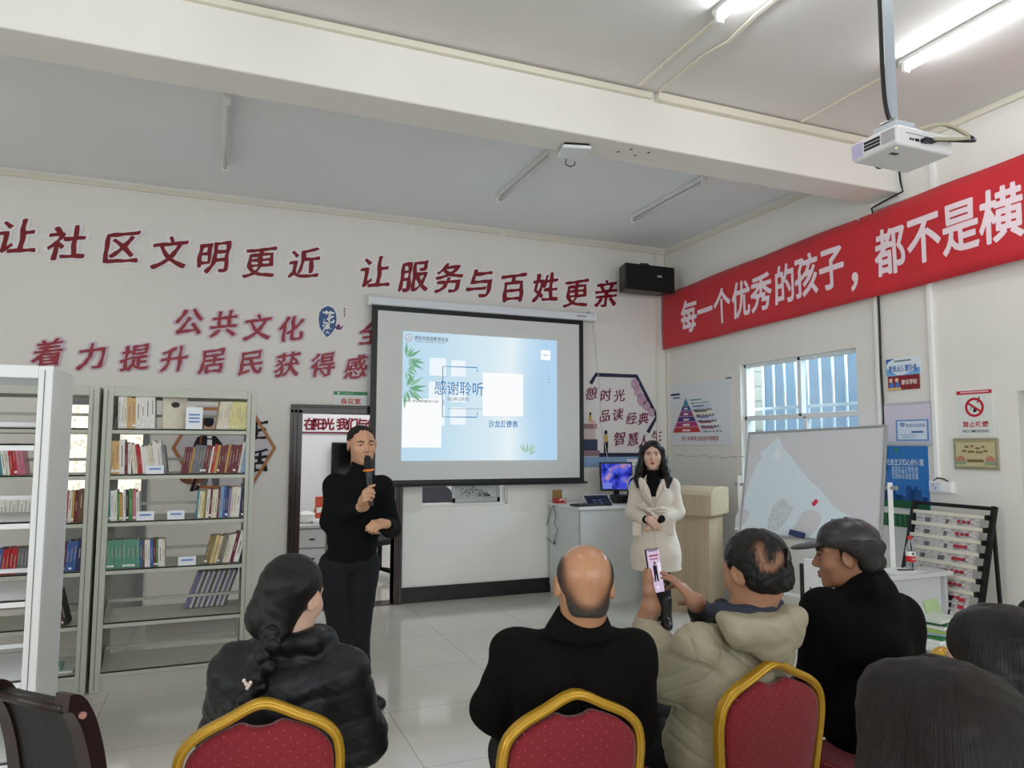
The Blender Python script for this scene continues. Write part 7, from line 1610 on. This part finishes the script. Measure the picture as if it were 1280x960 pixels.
def banquet(loc, rot, label):
    """faces +y; back frame stands at y = -.2"""
    t = thing('banquet_chair', label, 'chair', loc, rot, 'gold framed red banquet chairs')
    L = lambda x, z: (x, -.20-.16*(z-.46)*.55, z)
    half = [(-.175, .44), (-.19, .58), (-.203, .70), (-.204, .765), (-.190, .815), (-.150, .852), (-.085, .883), (-.035, .908), (0, .917)]
    arch = half+[(-x, z) for x, z in reversed(half[:-1])]
    pts = spline([L(*p) for p in arch], 6)
    MB().bar([tuple(p) for p in pts], .026, .034, up=(0, 1, 0)).build('back_frame', M_GOLD, t, bevel=.009, segs=3)
    MB().tube([(p.x*1.0, p.y-.0145, p.z) for p in pts], .0075, 8).build('frame_ridge', M_GOLD, t, smooth=True)
    inn = [(-.160, .50), (-.172, .60), (-.186, .70), (-.187, .76), (-.174, .80), (-.135, .836), (-.075, .862), (-.05, .868), (-.025, .858), (0, .855)]
    full = inn+[(-x, z) for x, z in reversed(inn[:-1])]
    ip = spline([(x, z, 0) for x, z in full], 5); n = len(ip)
    V = []; F = []
    for k, (sc, dy) in enumerate(((1, .0), (1, -.012), (.93, -.020), (.6, -.026), (.02, -.028))):
        for p in ip: x, z = p.x*sc, .68+(p.y-.68)*sc; q = L(x, z); V.append((q[0], q[1]+dy, q[2]))
    for k in range(4):
        for i in range(n): a = k*n+i; b = k*n+(i+1) % n; F.append((a, b, b+n, a+n))
    F.append(tuple(4*n+i for i in range(n)))
    m0 = len(V)
    for k, (sc, dy) in enumerate(((1, .012), (.9, .024), (.5, .032), (.02, .034))):
        for p in ip: x, z = p.x*sc, .68+(p.y-.68)*sc; q = L(x, z); V.append((q[0], q[1]+dy, q[2]))
    for i in range(n): F.append((i, m0+i, m0+(i+1) % n, (i+1) % n))
    for k in range(3):
        for i in range(n): a = m0+k*n+i; b = m0+k*n+(i+1) % n; F.append((a, a+n, b+n, b))
    F.append(tuple(m0+3*n+i for i in reversed(range(n))))
    mesh_obj('backrest', V, F, M_FAB, t, smooth=True)
    MB().prism([(-.19, -.19), (.19, -.19), (.21, .05), (.205, .19), (.17, .225), (-.17, .225), (-.205, .19), (-.21, .05)], .415, .485).build('seat', M_FAB, t, bevel=.028, segs=4)
    MB().bar([(-.18, -.18, .405), (.18, -.18, .405), (.2, .2, .405), (-.2, .2, .405)], .022, .022, closed=True).build('seat_frame', M_GOLD, t, bevel=.005)
    for sx in (-1, 1):
        MB().bar([(sx*.175, -.197, .44), (sx*.178, -.22, .25), (sx*.185, -.27, 0)], .026, .026, up=(0, 1, 0)).build('leg', M_GOLD, t, bevel=.006)
        MB().bar([(sx*.19, .19, .41), (sx*.192, .2, .2), (sx*.195, .21, 0)], .026, .026, up=(0, 1, 0)).build('leg', M_GOLD, t, bevel=.006)
        MB().tube([(sx*.187, -.245, .14), (sx*.193, .2, .14)], .009, 8).build('stretcher', M_GOLD, t, smooth=True)
    return t
def put_chair(px, py, D, rot, label):
    p = at(px, py, D); r = math.radians(rot); o = np.array((0, -.24)); # apex of the back in the chair's own frame
    x = p[0]-(math.cos(r)*o[0]-math.sin(r)*o[1]); y = p[1]-(math.sin(r)*o[0]+math.cos(r)*o[1])
    return banquet((x, y, 0), r, label)
put_chair(328, 880, 1.91, -4, 'gold framed red chair behind the woman with the braid')
put_chair(718, 856, 1.99, -4, 'gold framed red chair behind the balding man in the dark coat')
put_chair(966, 823, 2.27, 2, 'gold framed red chair behind the man in the beige jacket')
put_chair(1177, 789, 2.42, 6, 'gold framed red chair under the man in the leather cap')
# ------------------------------------------------------------------ dark wooden armchair at the lower left
def wooden_chair():
    A = lambda x, y, D: Vector(at(x, y, D))
    a = A(6, 846, 1.68); b = A(96, 882, 1.58); z1 = (a.z+b.z)/2
    d = Vector((b.x-a.x, b.y-a.y, 0)); w = d.length; d.normalize(); n = Vector((-d.y, d.x, 0))         # n points away from the viewer's side
    t = thing('leather_armchair', 'dark wooden armchair with a black leather back at the lower left', 'chair', ((a.x+b.x)/2, (a.y+b.y)/2, 0), math.atan2(d.y, d.x))
    hw = w/2; mw_ = mat('rosewood', (32, 11, 10), .35, noise=.3, nscale=16, coat=.1); ml = mat('leather_black', (13, 14, 15), .5, bump=.25, bscale=160)
    prof = [(-.035, z1+.002), (-.018, z1-.002), (.0, z1-.025), (.022, z1-.075), (.046, z1-.17), (.06, z1-.30), (.045, z1-.45), (.0, z1-.58)]
    for s in (-1, 1):
        pts = spline([(s*hw, y, z) for y, z in prof], 6); MB().bar([tuple(p) for p in pts], .036, .046, up=(1, 0, 0)).build('post', mw_, t, bevel=.014, segs=3)
        if s > 0: MB().tube([(s*(hw+.018), -.005, z1-.03), (s*(hw+.030), -.005, z1-.03)], .0075, 14).build('wood_plug', mat('plug_pink', (176, 128, 116), .4), t)
        MB().bar([tuple(p) for p in spline([(s*hw, .05, z1-.36), (s*hw, .14, z1-.34), (s*hw, .22, z1-.38), (s*hw, .24, z1-.6)], 5)], .05, .03, up=(0, 0, 1)).build('armrest', mw_, t, bevel=.01)
        MB().bar([(s*hw, .0, z1-.56), (s*hw, -.05, 0)], .045, .045, up=(1, 0, 0)).build('leg', mw_, t, bevel=.008); MB().bar([(s*hw, .23, z1-.58), (s*hw, .23, 0)], .045, .045, up=(1, 0, 0)).build('leg', mw_, t, bevel=.008)
    sp_ = spline([(0, y, z) for y, z in prof[1:-1]], 6); V = []; F = []
    for p in sp_:
        for x in (-hw+.015, hw-.015): V += [(x, p.y-.012, p.z), (x, p.y+.012, p.z)]
    for i in range(len(sp_)-1): a_ = 4*i; F += [(a_, a_+2, a_+6, a_+4), (a_+1, a_+5, a_+7, a_+3), (a_, a_+4, a_+5, a_+1), (a_+2, a_+3, a_+7, a_+6)]
    F += [(0, 1, 3, 2)]; e = 4*(len(sp_)-1); F.append((e, e+2, e+3, e+1))
    mesh_obj('backrest', V, F, ml, t, smooth=False)
    MB().box((-hw+.02, .0, z1-.62), (hw-.02, .25, z1-.54)).build('seat', ml, t, bevel=.02, segs=3)
    MB().tube([(-hw, -.03, z1-.012), (hw, -.03, z1-.012)], .011, 10).build('top_rail', mw_, t, smooth=True)
wooden_chair()
